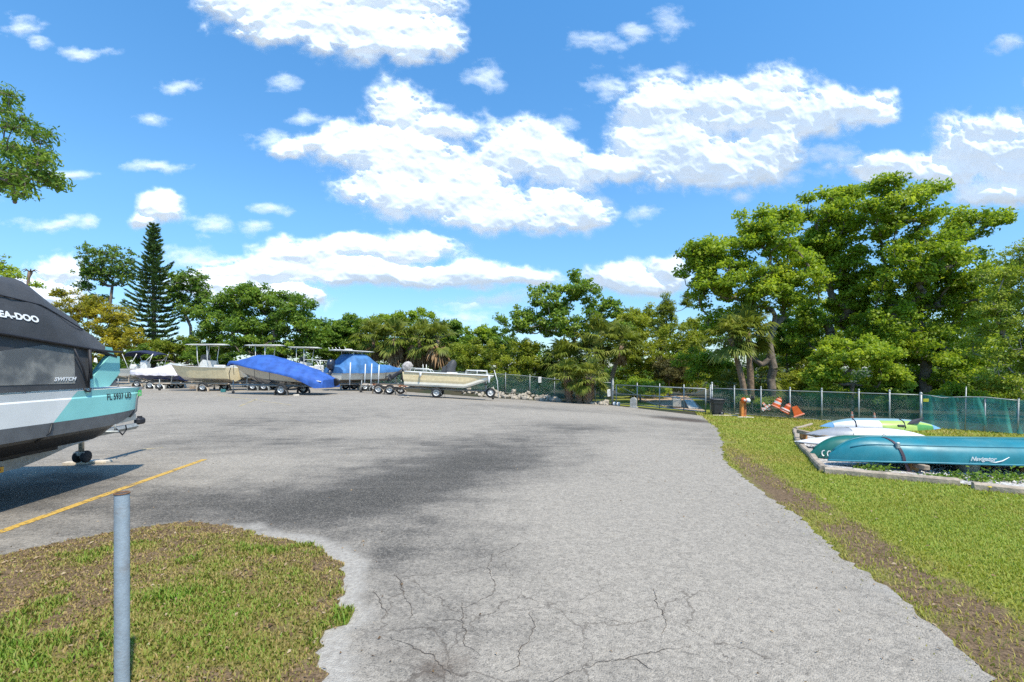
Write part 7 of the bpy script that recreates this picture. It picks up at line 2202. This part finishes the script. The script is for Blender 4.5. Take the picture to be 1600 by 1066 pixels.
for u in (.26, .64):
    m = MB(); m.tube([Vector(kp(u, -.1)) + Vector((.02, 0, .012)), Vector(kp(u, -.5)) + Vector((0, -.012, .008)), Vector(kp(u, -.9)) + Vector((-.02, -.02, 0))], .012, 6); m.build('tie_cord', MUFF, ks_)
m = MB(); q = Vector(kp(.60, -.75)); m.box((q.x, q.y - .01, q.z), (.16, .04, .05), bev=.015); m.build('handle', BLACK_P, ks_)

# rack posts, each with its bearer
for px, D, h, lab in ((1425, 7.35, .20, 'stubby timber rack post under the strap of the teal canoe'), (1537, 8.0, .22, 'orange timber rack post right of the round white float'), (1596, 7.7, .22, 'orange timber rack post at the right edge under the canoe')):
    x = (px - CX) / F * D; t = thing('rack_post', lab, 'post', (x, D, gzf(x, D)), -.09, 'canoe rack posts')
    m = MB(); m.box((0, 0, h / 2 - .05), (.13, .13, h), bev=.01); m.build('post', WOOD_O, t)
    m = MB(); m.box((0, .35, h - .09), (.09, 1.3, .07), bev=.008); m.build('bearer', WOOD, t)
for px, D, lab in ((1300, 10.2, 'low timber bearer under the left ends of the kayaks'), (1430, 10.0, 'low timber bearer under the right ends of the kayaks')):
    x = (px - CX) / F * D; z = gzf(x, D); t = thing('rack_bearer', lab, 'timber', (x, D, z), 0, 'kayak rack bearers')
    m = MB(); m.box((0, 0, .19), (.10, 2.4, .09), bev=.01); m.build('beam', WOOD, t)
    for yy in (-1.0, 1.0):
        m = MB(); m.box((0, yy, .07), (.12, .12, .16)); m.build('leg', WOOD_O, t)
# round white float beneath the canoe
x = (1512 - CX) / F * 7.45
t = thing('round_float', 'round dull white float with a black ring under the teal canoe', 'float', (x, 7.45, gzf(x, 7.4) + .10), 0)
T = Matrix.Rotation(R(90), 4, 'X')
m = MB(); m.lathe([(.001, .10), (.10, .10), (.135, .07), (.15, .03), (.15, -.03), (.135, -.07), (.10, -.10), (.001, -.10)], 24, T); m.build('drum', pmat('dull_white_foam', (.50, .47, .38), .7, var=.12), t)
m = MB(); m.lathe([(.045, .101), (.04, .108), (.02, .104), (.001, .104)], 16, T); m.build('boss', pmat('foam_boss', (.58, .55, .46), .6, var=.1), t)
m = MB(); m.lathe([(.034, -.004), (.024, -.006), (.024, .006), (.034, .004), (.034, -.004)], 16, Matrix.Translation((.115, -.085, .0)) @ Matrix.Scale(.55, 4, (1, 0, 0)) @ T); m.build('ring', BLACK_P, t)

# landscape timbers round the bed
def timber(p0, p1, label, r=.055):
    a, b_ = G(*p0), G(*p1); a.z += .045; b_.z += .045
    t = thing('landscape_timber', label, 'timber', a, 0, 'timbers edging the kayak bed')
    d = b_ - a; n = Vector((-d.y, d.x, 0)).normalized()
    m = MB(); secs = []
    for k in range(9):
        c = d * (k / 8) + n * (.012 * math.sin(k * 1.7)); c.z += gzf(a.x + c.x, a.y + c.y) - (a.z - .045) - c.z * 1.0 if False else 0
        g = Vector((c.x, c.y, gzf(a.x + c.x, a.y + c.y) + .04 - a.z))
        secs.append([g + n * (-r) + Vector((0, 0, -.05)), g + n * (-r) + Vector((0, 0, .02)), g + n * (-r * .6) + Vector((0, 0, .042)), g + n * (r * .6) + Vector((0, 0, .042)), g + n * r + Vector((0, 0, .02)), g + n * r + Vector((0, 0, -.05))])
    m.loft(secs, closed=True, smooth=False, caps=True); m.build('log', TIMB, t)
    m = MB(); m.lathe([(.009, .0), (.001, .004)], 8, Matrix.Translation(d * .08 + Vector((0, 0, gzf(a.x + d.x * .08, a.y + d.y * .08) + .083 - a.z)))); m.build('spike_head', RUST, t)
timber((1268, 664), (1242, 671), 'short weathered timber at the far corner of the kayak bed')
timber((1241, 673), (1247, 692), 'weathered timber on the left side of the kayak bed')
timber((1247, 694), (1286, 736), 'weathered timber on the left front bend of the kayak bed')
timber((1288, 738), (1498, 757), 'long weathered timber along the front of the kayak bed')
timber((1520, 763), (1700, 781), 'weathered timber at the front right running out of the picture')
# red scrap behind the green canoe
p = G(1286, 684); t = thing('red_scrap', 'small faded red plastic scrap on the shells behind the green canoe', 'scrap', p, .4)
m = MB(); m.prism([(-.09, 0, 0), (.08, 0, 0), (.11, 0, .06), (-.02, 0, .11)], (0, .06, 0)); m.build('piece', pmat('faded_red', (.45, .10, .06), .6, var=.2), t)
m = MB(); m.tube([(0, -.01, .03), (.05, -.01, .05)], .006, 5); m.build('edge', WHITEP, t)
# weeds
def weed(px, py, rad, h, n, seed, label):
    rgw = np.random.default_rng(seed); p = G(px, py)
    t = thing('weed', label, 'weed', p, 0, 'weeds in the kayak bed')
    c = np.column_stack([rgw.normal(0, rad * .5, n), rgw.normal(0, rad * .35, n), np.abs(rgw.normal(0, h * .5, n)) + .01])
    V = leaf_arrays(c, unit(c + 1e-6), .055, .5, rgw, .6, .5)
    mesh_np('leaves', V.reshape(-1, 3), np.arange(n)[:, None] * 4 + np.array([[0, 1, 2, 3]]), OAK_D, t, attrs={'tint': np.repeat(np.clip(rgw.normal(.45, .2, n), 0, 1), 4)})
    k = 24; pk = rgw.choice(n, k); A = np.column_stack([c[pk, 0] * .5, c[pk, 1] * .5, np.zeros(k)])
    V, Fq = segs_mesh(A, c[pk], np.full(k, .004), np.full(k, .002), 3); mesh_np('stems', V, Fq, pmat('weed_stem', (.10, .13, .03), .7), t)['kind'] = 'stuff'
for i, (px, py, r_, h, n, lab) in enumerate(((1375, 737, .20, .10, 140, 'dark weed under the canoe left of the strap'), (1345, 732, .12, .05, 70, 'small weed near the canoe tip'), (1470, 747, .2, .06, 110, 'low weeds between the strap and the round float'),
        (1530, 752, .24, .12, 190, 'bushy weed right of the round float'), (1580, 752, .30, .13, 260, 'bushy weed at the right edge below the canoe'), (1495, 748, .12, .10, 80, 'weed hugging the left of the round float'), (1650, 760, .3, .15, 300, 'weed outside the right edge below the canoe'))):
    weed(px, py, r_, h, n, 600 + i, lab)
# yellow wildflower by the last timber
p = G(1545, 772); t = thing('wildflower', 'single tiny yellow flower in the grass by the timber', 'flower', p)
m = MB(); m.tube([(0, 0, 0), (.01, 0, .08)], .003, 5); m.build('stem', pmat('weed_stem', (.10, .13, .03), .7), t)
m = MB(); m.lathe([(.001, .088), (.022, .094), (.02, .086), (.001, .08)], 8, Matrix.Translation((.01, 0, 0))); m.build('petals', pmat('yellow_petal', (.75, .55, .02), .6), t)
